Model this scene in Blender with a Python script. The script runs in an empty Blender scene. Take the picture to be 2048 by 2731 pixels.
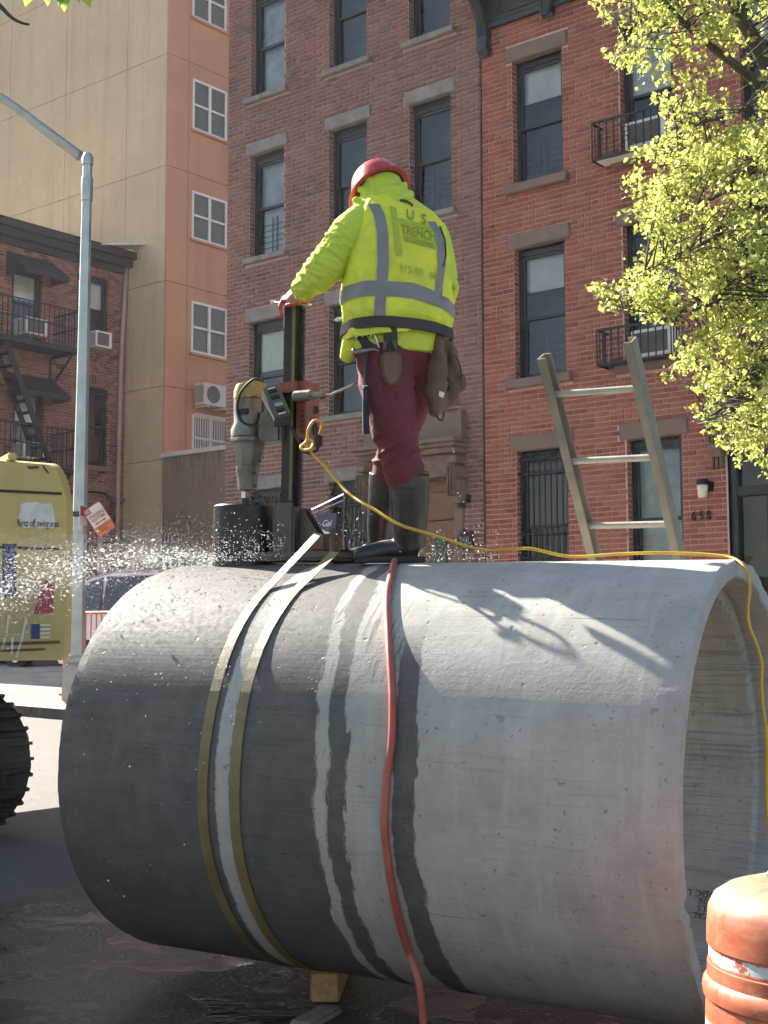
import bpy, bmesh, math, random
import numpy as np
from mathutils import Vector, Matrix

random.seed(7)
rng = np.random.default_rng(11)
sc = bpy.context.scene
col = sc.collection
rad = math.radians

# ------------------------------------------------------------------ camera
CAMZ = 1.60
FPX, PITCH, ROLL = 3599.74, 0.0921, -0.0026          # focal length in photo pixels (2048 x 2731)
cF = np.array([0, math.cos(PITCH), math.sin(PITCH)])
_r0 = np.array([1.0, 0, 0]); _u0 = np.array([0, -math.sin(PITCH), math.cos(PITCH)])
cR = math.cos(ROLL)*_r0 + math.sin(ROLL)*_u0
cU = -math.sin(ROLL)*_r0 + math.cos(ROLL)*_u0
CAM = np.array([0, 0, CAMZ])
cam = bpy.data.cameras.new("camera"); camo = bpy.data.objects.new("camera", cam); col.objects.link(camo)
cam.sensor_fit = 'VERTICAL'; cam.sensor_height = 24.0; cam.sensor_width = 18.0
cam.lens = FPX/2731*24.0
cam.clip_start = 0.05; cam.clip_end = 900
camo.matrix_world = Matrix(((cR[0], cU[0], -cF[0], 0), (cR[1], cU[1], -cF[1], 0), (cR[2], cU[2], -cF[2], CAMZ), (0, 0, 0, 1)))
sc.camera = camo
# ------------------------------------------------------------------ sky and sun
SUN_AZ, SUN_EL = rad(-44.0), rad(35.7)
SUNV = np.array([math.sin(SUN_AZ)*math.cos(SUN_EL), math.cos(SUN_AZ)*math.cos(SUN_EL), math.sin(SUN_EL)])
w = bpy.data.worlds.new("World"); sc.world = w; w.use_nodes = True
nt = w.node_tree; bg = nt.nodes["Background"]
sky = nt.nodes.new("ShaderNodeTexSky"); sky.sky_type = 'NISHITA'; sky.sun_disc = False
sky.sun_elevation = SUN_EL; sky.sun_rotation = SUN_AZ; sky.air_density = 1.2; sky.dust_density = 1.3; sky.ozone_density = 1.0
nt.links.new(sky.outputs[0], bg.inputs[0]); bg.inputs[1].default_value = 0.06
sl = bpy.data.lights.new("sun", 'SUN'); sl.energy = 5.0; sl.angle = rad(0.55); sl.color = (1.0, 0.93, 0.82)
so = bpy.data.objects.new("sun", sl); col.objects.link(so)
so.rotation_euler = Vector(-SUNV).to_track_quat('-Z', 'Y').to_euler(); so.location = (-20, 20, 30)
sc.view_settings.view_transform = 'Standard'; sc.view_settings.look = 'None'
sc.view_settings.exposure = 1.98; sc.view_settings.gamma = 1.0
sc.view_settings.use_curve_mapping = False
sc.cycles.max_bounces = 6; sc.cycles.diffuse_bounces = 3; sc.cycles.glossy_bounces = 3
sc.cycles.transmission_bounces = 4; sc.cycles.transparent_max_bounces = 12
sc.cycles.use_denoising = True; sc.cycles.caustics_reflective = False; sc.cycles.caustics_refractive = False
sc.cycles.sample_clamp_indirect = 6.0
sc.cycles.use_adaptive_sampling = True; sc.cycles.adaptive_threshold = 0.03; sc.cycles.adaptive_min_samples = 16

# ------------------------------------------------------------------ measuring helpers (photo point -> place in the world)
def ray(x, y): return cF + cR*(x-1024)/FPX + cU*(1365.5-y)/FPX
def proj(P):
    v = np.asarray(P, float)-CAM; ww = v@cF
    return 1024+FPX*(v@cR)/ww, 1365.5-FPX*(v@cU)/ww
def dep(x, y, wd): return CAM + ray(x, y)*wd
FA = 0.6884                                          # street and facades run at this angle to the view
FX = np.array([math.cos(FA), -math.sin(FA), 0]); FN = np.array([math.sin(FA), math.cos(FA), 0])
D_FACE, D_CURB, D_FAR = 15.4, 10.9, 22.0
def on_plane(x, y, n, d):
    r = ray(x, y); return CAM + r*(d-CAM@n)/(r@n)
def fu(x, y, d=D_FACE):
    P = on_plane(x, y, FN, d); return float(P@FX), float(P[2])
def uv2w(u, v, z): return FX*u + FN*v + np.array([0, 0, z])
ROTF = -FA
# pipe frame
PA, PT = 0.4968, -0.0185
AX = np.array([math.cos(PA)*math.cos(PT), -math.sin(PA)*math.cos(PT), math.sin(PT)])
PC = np.array([0.1459, 6.0331, 1.0268]); PR = 0.900; PL1, PL2 = -1.2912, 1.4282
PN1 = np.cross(AX, [0, 0, 1.0]); PN1 /= np.linalg.norm(PN1); PN2 = np.cross(PN1, AX)
def cyl(s, deg, r=PR):
    a = rad(deg); return PC + AX*s + r*(math.cos(a)*PN1 + math.sin(a)*PN2)
def on_cyl(x, y, r=PR):
    d = ray(x, y); o = CAM-PC; d2 = d-AX*(d@AX); o2 = o-AX*(o@AX)
    a = d2@d2; b = d2@o2; c = o2@o2-r*r; D = max(0, b*b-a*c)
    return CAM + d*(-b-math.sqrt(D))/a
def cylc(P):
    v = np.asarray(P)-PC; return float(v@AX), math.degrees(math.atan2(v@PN2, v@PN1))
# terrain height: the street climbs gently to the left and towards the houses
def gz(x, y):
    d = x*FN[0]+y*FN[1]; a = -(x*FX[0]+y*FX[1])-3.72
    g = np.interp(d, [-50, 5.6, 10.9, 15.4, 22, 60], [0, 0, .35, .62, .75, .9])
    return g + 0.0185*np.clip(a, -12, 40)

# ------------------------------------------------------------------ mesh helpers
class MB:
    def __init__(s): s.v = []; s.f = []; s.t = []; s.mi = []; s.cm = 0
    def add(s, vs, fs, t=0.5):
        o = len(s.v); s.v.extend([tuple(map(float, p)) for p in vs])
        for f in fs: s.f.append(tuple(o+i for i in f)); s.t.append(t); s.mi.append(s.cm)
        return s
    def box(s, x0, x1, y0, y1, z0, z1, t=0.5, M=None):
        vs = [(x, y, z) for z in (z0, z1) for y in (y0, y1) for x in (x0, x1)]
        if M is not None: vs = [M(p) for p in vs]
        return s.add(vs, [(0, 2, 3, 1), (4, 5, 7, 6), (0, 1, 5, 4), (2, 6, 7, 3), (0, 4, 6, 2), (1, 3, 7, 5)], t)
    def obox(s, c, ax, ay, az, t=0.5):
        c = np.asarray(c, float); ax, ay, az = (np.asarray(q, float) for q in (ax, ay, az))
        return s.box(-1, 1, -1, 1, -1, 1, t, lambda p: c+ax*p[0]+ay*p[1]+az*p[2])
    def bar(s, a, b, wx, wy, up=(0, 0, 1), t=0.5):
        a = np.asarray(a, float); b = np.asarray(b, float); d = b-a; L = np.linalg.norm(d); d = d/L
        up = np.asarray(up, float)
        if abs(d@up) > .98: up = np.array([1.0, 0, 0])
        x = np.cross(d, up); x /= np.linalg.norm(x); z = np.cross(x, d)
        return s.obox((a+b)/2, x*wx/2, d*L/2, z*wy/2, t)
    def tube(s, pts, r, n=8, cap=True, t=0.5, closed=False, sq=None):
        P = [np.asarray(p, float) for p in pts]; m = len(P)
        R = [r]*m if np.isscalar(r) else list(r)
        T = []
        for i in range(m):
            a = P[(i-1) % m] if (closed or i) else P[0]; b = P[(i+1) % m] if (closed or i < m-1) else P[-1]
            d = b-a; T.append(d/(np.linalg.norm(d)+1e-12))
        ref = np.array([0, 0, 1.0]) if abs(T[0][2]) < .9 else np.array([1.0, 0, 0])
        x = np.cross(T[0], ref); x /= np.linalg.norm(x); vs = []
        for i in range(m):
            x = x-T[i]*(x@T[i]); x /= np.linalg.norm(x)+1e-12; y = np.cross(T[i], x)
            ri = R[i]; rx, ry = (ri, ri) if np.isscalar(ri) else ri
            for k in range(n):
                a = 2*math.pi*k/n; vs.append(P[i]+x*math.cos(a)*rx+y*math.sin(a)*ry)
        fs = []
        for i in range(m if closed else m-1):
            j = (i+1) % m
            for k in range(n):
                k2 = (k+1) % n; fs.append((i*n+k, i*n+k2, j*n+k2, j*n+k))
        if cap and not closed:
            fs.append(tuple(range(n-1, -1, -1))); fs.append(tuple((m-1)*n+k for k in range(n)))
        return s.add(vs, fs, t)
    def lathe(s, prof, n=24, M=None, t=0.5, cap=True, a0=0.0, a1=2*math.pi):
        full = abs(a1-a0-2*math.pi) < 1e-6; vs = []
        nn = n if full else n+1
        for r, z in prof:
            for k in range(nn):
                a = a0+(a1-a0)*k/n; p = (r*math.cos(a), r*math.sin(a), z)
                vs.append(M(p) if M else p)
        fs = []
        for i in range(len(prof)-1):
            for k in range(n):
                k2 = (k+1) % nn; fs.append((i*nn+k, i*nn+k2, (i+1)*nn+k2, (i+1)*nn+k))
        if cap and full:
            if prof[0][0] > 1e-4: fs.append(tuple(range(n-1, -1, -1)))
            if prof[-1][0] > 1e-4: fs.append(tuple((len(prof)-1)*n+k for k in range(n)))
        return s.add(vs, fs, t)
    def prism(s, poly, h0, h1, M, t=0.5):
        n = len(poly); vs = [M((x, y, h0)) for x, y in poly]+[M((x, y, h1)) for x, y in poly]
        fs = [tuple(range(n-1, -1, -1)), tuple(range(n, 2*n))]+[(i, (i+1) % n, n+(i+1) % n, n+i) for i in range(n)]
        return s.add(vs, fs, t)
    def build(s, name, mat=None, parent=None, smooth=False, bevel=0, kind=None, sharp=None, recalc=True):
        me = bpy.data.meshes.new(name); me.from_pydata(s.v, [], s.f)
        mats = mat if isinstance(mat, (list, tuple)) else [mat]
        for m in mats: me.materials.append(m)
        if len(mats) > 1: me.polygons.foreach_set('material_index', s.mi)
        at = me.attributes.new('tint', 'FLOAT', 'FACE'); at.data.foreach_set('value', s.t)
        bm = bmesh.new(); bm.from_mesh(me)
        bmesh.ops.recalc_face_normals(bm, faces=bm.faces[:]) if recalc and 1 < len(bm.faces) < 60000 else None
        if bevel:
            es = [e for e in bm.edges if len(e.link_faces) == 2 and e.calc_face_angle(0) > .5]
            bmesh.ops.bevel(bm, geom=es, offset=bevel, segments=2, affect='EDGES', clamp_overlap=True)
        bm.to_mesh(me); bm.free()
        if smooth:
            me.polygons.foreach_set('use_smooth', [True]*len(me.polygons))
            if sharp: me.set_sharp_from_angle(angle=rad(sharp))
        o = bpy.data.objects.new(name, me); col.objects.link(o)
        if parent is not None: o.parent = parent
        if kind: o['kind'] = kind
        return o
def tag(o, label, cat, group=None, kind=None):
    if label: o['label'] = label
    if cat: o['category'] = cat
    if group: o['group'] = group
    if kind: o['kind'] = kind
    return o
def empty(name, loc=(0, 0, 0), rz=0.0):
    o = bpy.data.objects.new(name, None); col.objects.link(o); o.location = tuple(map(float, loc)); o.rotation_euler = (0, 0, rz)
    o.empty_display_size = .2; return o
def smoothpath(pts, n=8):
    P = [np.asarray(p, float) for p in pts]; out = []
    for i in range(len(P)-1):
        p0 = P[max(i-1, 0)]; p1 = P[i]; p2 = P[i+1]; p3 = P[min(i+2, len(P)-1)]
        for k in range(n):
            t = k/n; out.append(.5*((2*p1)+(-p0+p2)*t+(2*p0-5*p1+4*p2-p3)*t*t+(-p0+3*p1-3*p2+p3)*t**3))
    out.append(P[-1]); return out

# ------------------------------------------------------------------ material helpers
def srgb(r, g, b):
    return tuple(((c/255)/12.92 if c/255 <= .04045 else ((c/255+.055)/1.055)**2.4) for c in (r, g, b))
class NT:
    def __init__(s, name):
        s.m = bpy.data.materials.new(name); s.m.use_nodes = True; s.t = s.m.node_tree; s.n = s.t.nodes
        s.b = s.n["Principled BSDF"]; s.out = s.n["Material Output"]
    def new(s, ty, **kw):
        n = s.n.new(ty)
        for k, v in kw.items():
            if k.startswith('i_'):
                key = k[2:]; key = int(key) if key.isdigit() else key
                s.put(n.inputs[key], v)
            else: setattr(n, k, v)
        return n
    def put(s, sock, v):
        if hasattr(v, 'outputs'): s.t.links.new(v.outputs[0], sock)
        elif hasattr(v, 'is_output'): s.t.links.new(v, sock)
        else:
            if isinstance(v, tuple) and len(v) == 3 and sock.type == 'RGBA': v = v+(1,)
            sock.default_value = v
    def coord(s, which='Object', scale=None):
        tc = s.new('ShaderNodeTexCoord'); o = tc.outputs[which]
        if scale is not None:
            mp = s.new('ShaderNodeMapping'); s.put(mp.inputs[0], o); mp.inputs['Scale'].default_value = scale; o = mp.outputs[0]
        return o
    def noise(s, vec, scale, detail=3, rough=.55, out=0):
        n = s.new('ShaderNodeTexNoise'); n.inputs['Scale'].default_value = scale; n.inputs['Detail'].default_value = detail
        n.inputs['Roughness'].default_value = rough; s.put(n.inputs['Vector'], vec); return n.outputs[out]
    def ramp(s, fac, stops, interp='LINEAR'):
        n = s.new('ShaderNodeValToRGB'); n.color_ramp.interpolation = interp; cr = n.color_ramp
        while len(cr.elements) < len(stops): cr.elements.new(.5)
        for e, (p, c) in zip(cr.elements, stops):
            e.position = p; c = c if isinstance(c, tuple) else (c, c, c); e.color = c+(1,) if len(c) == 3 else c
        s.put(n.inputs[0], fac); return n.outputs[0]
    def mix(s, fac, a, b, blend='MIX'):
        n = s.new('ShaderNodeMix'); n.data_type = 'RGBA'; n.blend_type = blend
        s.put(n.inputs[0], fac); s.put(n.inputs[6], a); s.put(n.inputs[7], b); return n.outputs[2]
    def math(s, op, a, b=None, c=None, clamp=False):
        n = s.new('ShaderNodeMath'); n.operation = op; n.use_clamp = clamp
        s.put(n.inputs[0], a)
        if b is not None: s.put(n.inputs[1], b)
        if c is not None: s.put(n.inputs[2], c)
        return n.outputs[0]
    def sstep(s, x, a, b):
        n = s.new('ShaderNodeMapRange'); n.interpolation_type = 'SMOOTHSTEP'
        s.put(n.inputs[0], x); s.put(n.inputs[1], a); s.put(n.inputs[2], b); return n.outputs[0]
    def bump(s, h, strength=.3, dist=.01, prev=None):
        n = s.new('ShaderNodeBump'); s.put(n.inputs['Strength'], strength); n.inputs['Distance'].default_value = dist
        s.put(n.inputs['Height'], h)
        if prev is not None: s.put(n.inputs['Normal'], prev)
        return n.outputs[0]
    def attr(s, name):
        n = s.new('ShaderNodeAttribute'); n.attribute_name = name; return n
    def fin(s, base=None, rough=None, metal=None, normal=None, spec=None):
        b = s.b
        if base is not None: s.put(b.inputs['Base Color'], base)
        if rough is not None: s.put(b.inputs['Roughness'], rough)
        if metal is not None: s.put(b.inputs['Metallic'], metal)
        if normal is not None: s.put(b.inputs['Normal'], normal)
        if spec is not None: s.put(b.inputs['Specular IOR Level'], spec)
        return s.m
_mc = {}
def mat(name, c, rough=.6, metal=0.0, var=.18, vs=6.0, bump=.15, bs=60.0, bd=.003, dirt=None, ds=3.0, da=.5, spec=None):
    """plain worn surface: colour with mottling, optional dirt colour in blotches, fine relief"""
    if name in _mc: return _mc[name]
    t = NT(name); co = t.coord()
    n1 = t.noise(co, vs, 4)
    base = t.mix(t.ramp(n1, [(.3, 0.0), (.7, 1.0)]), tuple(x*(1-var) for x in c), tuple(min(1, x*(1+var)) for x in c))
    if dirt is not None:
        n3 = t.noise(co, ds, 5, .65)
        base = t.mix(t.math('MULTIPLY', t.ramp(n3, [(.42, 0.0), (.68, 1.0)]), da), base, dirt)
    n2 = t.noise(co, bs, 2)
    rr = t.math('ADD', t.math('MULTIPLY', n1, .2), rough-.1)
    nm = t.bump(n2, bump, bd) if bump else None
    _mc[name] = t.fin(base, rr, metal, nm, spec); return _mc[name]

# ------------------------------------------------------------------ materials of the setting
def brick_mat(name, dark, mid, light, odd):
    t = NT(name); co = t.coord()
    a = t.attr('tint').outputs['Fac']
    c = t.ramp(a, [(0.0, odd), (.06, odd), (.10, dark), (.5, mid), (.92, light), (1.0, light)])
    n = t.noise(co, 9, 4, .6)
    c = t.mix(t.ramp(n, [(.35, 0.0), (.75, .5)]), c, tuple(x*.55 for x in mid))
    big = t.noise(co, .55, 3, .5)
    c = t.mix(t.ramp(big, [(.35, 0.0), (.65, .35)]), c, tuple(x*1.25 for x in light))
    soot = t.noise(t.coord('Object', (1.6, 1.6, .35)), 1.1, 5, .6)
    c = t.mix(t.ramp(soot, [(.50, 0.0), (.72, .38)]), c, tuple(x*.45 for x in dark))
    nm = t.bump(t.noise(co, 140, 2), .5, .004)
    return t.fin(c, .88, 0, nm, .25)
def mortar_mat(name, c):
    return mat(name, c, .95, var=.15, vs=5, bump=.4, bs=90, bd=.004, spec=.2)
m_brickA = brick_mat('brick_a', (.175, .080, .066), (.235, .108, .089), (.290, .142, .118), (.120, .096, .080))
m_brickB = brick_mat('brick_b', (.230, .072, .052), (.305, .097, .071), (.370, .130, .096), (.165, .062, .048))
m_brickL = brick_mat('brick_l', (.105, .050, .045), (.24, .105, .085), (.33, .165, .13), (.06, .036, .036))
m_mortA = mortar_mat('mortar_a', (.46, .36, .33)); m_mortB = mortar_mat('mortar_b', (.60, .38, .32)); m_mortL = mortar_mat('mortar_l', (.34, .26, .22))
m_stoneA = mat('stone_grey', (.26, .235, .215), .85, var=.2, vs=7, bump=.4, bs=50, dirt=(.12, .10, .09), ds=4, da=.5)
m_stoneB = mat('brownstone', (.20, .135, .105), .85, var=.15, vs=6, bump=.35, bs=60)
m_frame = mat('black_frame', (.016, .020, .026), .45, var=.2, bump=0)
m_room = mat('room_dark', (.10, .11, .12), .9, var=.3, vs=2, bump=0)
m_shade = mat('white_shade', (.80, .82, .77), .9, var=.12, vs=3, bump=.1, bs=20)
m_sky_curtain = mat('curtain_sky_grey', (.52, .56, .58), .9, var=.3, vs=4, bump=.2, bs=15)  # lightened to grey-blue to imitate sky reflected in the panes
m_iron = mat('black_iron', (.018, .018, .022), .5, .3, bump=.2)
def pane_mat(name, ior=1.75, tintc=(.80, .86, .88), rough=.02, wav=.25):
    t = NT(name); t.n.remove(t.b); co = t.coord()
    nm = t.bump(t.noise(co, 2.2, 2), wav, .03)
    fr = t.new('ShaderNodeFresnel'); fr.inputs[0].default_value = ior; t.put(fr.inputs[1], nm)
    gl = t.new('ShaderNodeBsdfGlossy'); gl.inputs['Roughness'].default_value = rough; gl.inputs['Color'].default_value = (.9, .95, 1, 1); t.put(gl.inputs['Normal'], nm)
    tr = t.new('ShaderNodeBsdfTransparent'); tr.inputs[0].default_value = tintc+(1,)
    mx = t.new('ShaderNodeMixShader'); t.put(mx.inputs[0], fr); t.put(mx.inputs[1], tr); t.put(mx.inputs[2], gl)
    t.t.links.new(mx.outputs[0], t.out.inputs[0]); return t.m
m_pane = pane_mat('window_pane', 1.55, (.9, .94, .95))
m_white = mat('white_paint', (.72, .70, .68), .5, var=.06, bump=.05)
m_acgrill = mat('ac_grille', (.10, .10, .10), .7, var=.2, bump=.5, bs=120, bd=.01)
# ================================================================== ground, road, pavement
def ground_mat():
    t = NT('ground_dry'); co = t.coord()
    n = t.noise(co, .9, 5, .6); n2 = t.noise(co, 14, 4, .6); n3 = t.noise(co, 90, 2)
    c = t.mix(n, (.115, .109, .100), (.175, .167, .152)); c = t.mix(t.ramp(n2, [(.4, 0.0), (.7, .6)]), c, (.11, .10, .09))
    # the wash water has run out of the drill site across the road: dark, glossy, muddy film
    sx = t.new('ShaderNodeSeparateXYZ'); t.put(sx.inputs[0], co)
    dx = t.math('DIVIDE', t.math('SUBTRACT', sx.outputs[0], 0.2), 5.2); dy = t.math('DIVIDE', t.math('SUBTRACT', sx.outputs[1], 4.6), 4.3)
    r = t.math('SQRT', t.math('ADD', t.math('MULTIPLY', dx, dx), t.math('MULTIPLY', dy, dy)))
    r = t.math('ADD', r, t.math('MULTIPLY', t.math('SUBTRACT', t.noise(co, .8, 4, .6), .5), .5))
    wet = t.math('SUBTRACT', 1.0, t.sstep(r, .85, 1.12))
    st = t.noise(t.coord('Object', (1.2, 3.2, 1)), 1.8, 6, .65)
    mud = t.mix(t.ramp(st, [(.32, 0.0), (.5, .45), (.70, 1.0)]), (.014, .016, .019), (.060, .053, .047))
    grit = t.noise(co, 55, 3, .7); pud = t.noise(co, 2.3, 4, .6)
    mud = t.mix(t.ramp(grit, [(.45, 0.0), (.72, .75)]), mud, (.115, .108, .10)); mud = t.mix(t.ramp(pud, [(.50, 0.0), (.58, .8)]), mud, (.010, .011, .013))
    c = t.mix(wet, c, mud)
    ro = t.mix(t.ramp(pud, [(.50, 0.0), (.58, 1.0)]), t.ramp(grit, [(.35, .22), (.65, .55)]), (.045, .045, .045))
    rough = t.mix(wet, (.9, .9, .9), ro)
    nm = t.bump(t.math('ADD', n3, t.math('MULTIPLY', n2, 1.6)), t.math('SUBTRACT', .35, t.math('MULTIPLY', wet, .22)), .010)
    nm = t.bump(t.math('ADD', st, t.math('MULTIPLY', grit, t.math('SUBTRACT', .5, t.math('MULTIPLY', t.ramp(pud, [(.50, 0.0), (.58, 1.0)]), .46)))), .30, .03, nm)
    return t.fin(c, rough, 0, nm)
m_ground = ground_mat()
def ground_sheet():
    xs = np.unique(np.concatenate([np.linspace(-300, -14, 14), np.linspace(-14, 14, 57), np.linspace(14, 300, 14)]))
    ys = np.unique(np.concatenate([np.linspace(-300, -4, 12), np.linspace(-4, 30, 69), np.linspace(30, 300, 14)]))
    mb = MB(); vs = []; fs = []
    for y in ys:
        for x in xs: vs.append((x, y, gz(x, y)))
    nx = len(xs)
    for j in range(len(ys)-1):
        for i in range(nx-1): fs.append((j*nx+i, j*nx+i+1, (j+1)*nx+i+1, (j+1)*nx+i))
    mb.add(vs, fs); o = mb.build('ground', m_ground, smooth=True); o['kind'] = 'structure'; return o
ground_sheet()
m_slab = mat('pavement_slab', (.36, .335, .30), .9, var=.15, vs=2.5, bump=.5, bs=40, bd=.006, dirt=(.22, .19, .16), ds=1.5, da=.5)
m_slab2 = mat('pavement_slab_red', (.42, .22, .15), .9, var=.2, vs=3, bump=.4, bs=40)
m_kerbt = mat('kerb_stone', (.42, .40, .37), .8, var=.12, bump=.4, bs=50)
m_kerbf = mat('kerb_steel_face', (.055, .045, .042), .7, .3, var=.4, vs=5, bump=.3)
def gzuv(u, v): P = FX*u+FN*v; return float(gz(P[0], P[1]))
def pavement():
    mb = MB()
    us = np.arange(-40, 14.1, 2.0)
    for a, b in zip(us[:-1], us[1:]):
        vs = []
        for u in (a, b):
            for v in (D_CURB+.13, D_FACE): vs.append(uv2w(u, v, gzuv(u, v)+.12))
        mb.add(vs, [(0, 2, 3, 1)])
    base = mb.build('pavement', m_slab); base['kind'] = 'structure'
    SW = 1.45
    for i, u in enumerate(np.arange(-34, 2, SW)):
        for j, v in enumerate((D_CURB+.15, D_CURB+.15+SW, D_CURB+.15+2*SW)):
            m2 = MB(); g = .008; dz = random.uniform(-.004, .004)
            q = [(u+g, v+g), (u+SW-g, v+g), (u+SW-g, v+SW-g), (u+g, v+SW-g)]
            vs = [uv2w(a, b, gzuv(a, b)+.125) for a, b in q]+[uv2w(a, b, gzuv(a, b)+.150+dz) for a, b in q]
            m2.add(vs, [(4, 5, 6, 7), (0, 1, 5, 4), (1, 2, 6, 5), (2, 3, 7, 6), (3, 0, 4, 7)])
            red = j == 0 and 8 <= i <= 14
            m2.build('slab', m_slab2 if red and random.random() < .75 else m_slab, base)
    for i, u in enumerate(np.arange(-40, 14, 1.8)):
        mb = MB(); vs = []
        for a in (u+.006, u+1.794):
            for v, dz in ((D_CURB, -.3), (D_CURB, .135), (D_CURB+.03, .165), (D_CURB+.145, .165), (D_CURB+.145, -.3)): vs.append(uv2w(a, v, gzuv(a, D_CURB)+dz))
        mb.add(vs, [(0, 5, 6, 1)]); mb.cm = 1
        mb.add(vs, [(1, 6, 7, 2), (2, 7, 8, 3), (3, 8, 9, 4), (0, 1, 2, 3, 4), (5, 9, 8, 7, 6)])
        mb.build('kerb_stone', [m_kerbf, m_kerbt], base)
pavement()

# ================================================================== brick facades
def free_spans(a, b, cuts):
    sp = [(a, b)]
    for c0, c1 in cuts:
        n = []
        for s0, s1 in sp:
            if c1 <= s0 or c0 >= s1: n.append((s0, s1)); continue
            if c0 > s0: n.append((s0, c0))
            if c1 < s1: n.append((c1, s1))
        sp = n
    return sp
def panel_sheet(mb, u0, u1, z0, z1, holes, y=0.0, X=lambda u: u, Z=lambda z: z):
    us = sorted(set([u0, u1]+[h for q in holes for h in q[:2] if u0 < h < u1])); zs = sorted(set([z0, z1]+[h for q in holes for h in q[2:4] if z0 < h < z1]))
    for a, b in zip(us[:-1], us[1:]):
        for c, d in zip(zs[:-1], zs[1:]):
            um, zm = (a+b)/2, (c+d)/2
            if any(q[0] < um < q[1] and q[2] < zm < q[3] for q in holes): continue
            mb.add([(X(a), y, Z(c)), (X(b), y, Z(c)), (X(b), y, Z(d)), (X(a), y, Z(d))], [(0, 1, 2, 3)])
def brick_face(root, u0, u1, z0, z1, holes, ch, bl, mt, bmat, X, Z, toworld, nsingle, want, proud=.012, header_every=6, course_shift=0.0):
    """running-bond bricks, one by one; the nsingle nearest whole ones become objects, the rest one joined part"""
    rows = []; ci = 0; z = z0+course_shift
    while z < z1:
        cz0, cz1 = z+mt/2, min(z+ch-mt/2, z1); zc = z+ch/2
        cuts = [(h[0]-.0, h[1]+.0) for h in holes if h[2]-.01 < zc < h[3]+.01]
        head = header_every and ci % header_every == header_every-1
        L = bl/2 if head else bl
        for s0, s1 in free_spans(u0, u1, cuts):
            k = math.floor((s0-u0)/L)-1; off = (.5*L if ci % 2 else 0.0)+(.25*bl if head else 0)
            while True:
                a = u0+k*L+off; b = a+L; k += 1
                if a >= s1: break
                a2, b2 = max(a, s0), min(b, s1)
                if b2-a2 > .035: rows.append((a2+mt/2, b2-mt/2, cz0, cz1, (b2-a2) > .99*bl))
        z += ch; ci += 1
    rows = np.array(rows)
    cen = np.array([toworld((r[0]+r[1])/2, 0, (r[2]+r[3])/2) for r in rows])
    ok = np.array([bool(r[4]) and want(*proj(c)) for r, c in zip(rows, cen)])
    dist = np.linalg.norm(cen-CAM, axis=1); dist[~ok] = 1e9
    pick = set(np.argsort(dist)[:nsingle].tolist()) if nsingle else set()
    pick = {i for i in pick if ok[i]}
    mb = MB(); V = []; F = []; T = []
    protos = []
    h2 = (ch-mt)/2; l2 = (bl-mt)/2
    for q in range(8):
        pb = MB(); pb.box(-l2, l2, -proud, .02, -h2, h2, (q+.7)/8)
        o = pb.build('brick', bmat, root, bevel=.0); protos.append(o)
    used = 0
    for i, r in enumerate(rows):
        j = random.uniform(-.003, .002)
        if i in pick:
            p = protos[used % 8] if used < 8 else protos[random.randrange(8)].copy()
            if used >= 8: col.objects.link(p); p.parent = root
            p.location = (X((r[0]+r[1])/2), j, Z((r[2]+r[3])/2)); used += 1; continue
        x0, x1, y0, y1, zz0, zz1 = X(r[0]), X(r[1]), -proud+j, .0, Z(r[2]), Z(r[3])
        o = len(V); V += [(x0, y0, zz0), (x1, y0, zz0), (x1, y0, zz1), (x0, y0, zz1), (x0, y1, zz0), (x1, y1, zz0), (x1, y1, zz1), (x0, y1, zz1)]
        F += [(o, o+1, o+2, o+3), (o+1, o+5, o+6, o+2), (o+4, o, o+3, o+7), (o+3, o+2, o+6, o+7), (o+4, o+5, o+1, o)]
        T += [random.random()]*5
    for p in protos[used:] if used < 8 else []: bpy.data.objects.remove(p)
    mb.v, mb.f, mb.t, mb.mi = V, F, T, [0]*len(F)
    return mb.build('brick_courses' if nsingle else 'bricks', bmat, root, kind='stuff')
def reveal_bricks(root, u, y0, y1, z0, z1, ch, mt, bmat, mmat, X, Z, side):
    """brick returns of an opening on one jamb"""
    mb = MB(); z = z0; i = 0
    s = .007*side
    mb.cm = 1; mb.add([(X(u), y0, Z(z0)), (X(u), y1, Z(z0)), (X(u), y1, Z(z1)), (X(u), y0, Z(z1))], [(0, 1, 2, 3)]); mb.cm = 0
    while z < z1-.02:
        cut = y0+(y1-y0)*(1.0 if i % 2 else .5)
        for a, b in ((y0, cut), (cut, y1)):
            if b-a > .02: mb.box(min(X(u), X(u)+s), max(X(u), X(u)+s), a, b-mt, Z(z+mt/2), Z(min(z+ch-mt/2, z1)), random.random())
        z += ch; i += 1
    return mb.build('jamb_brick', [bmat, mmat], root)
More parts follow.
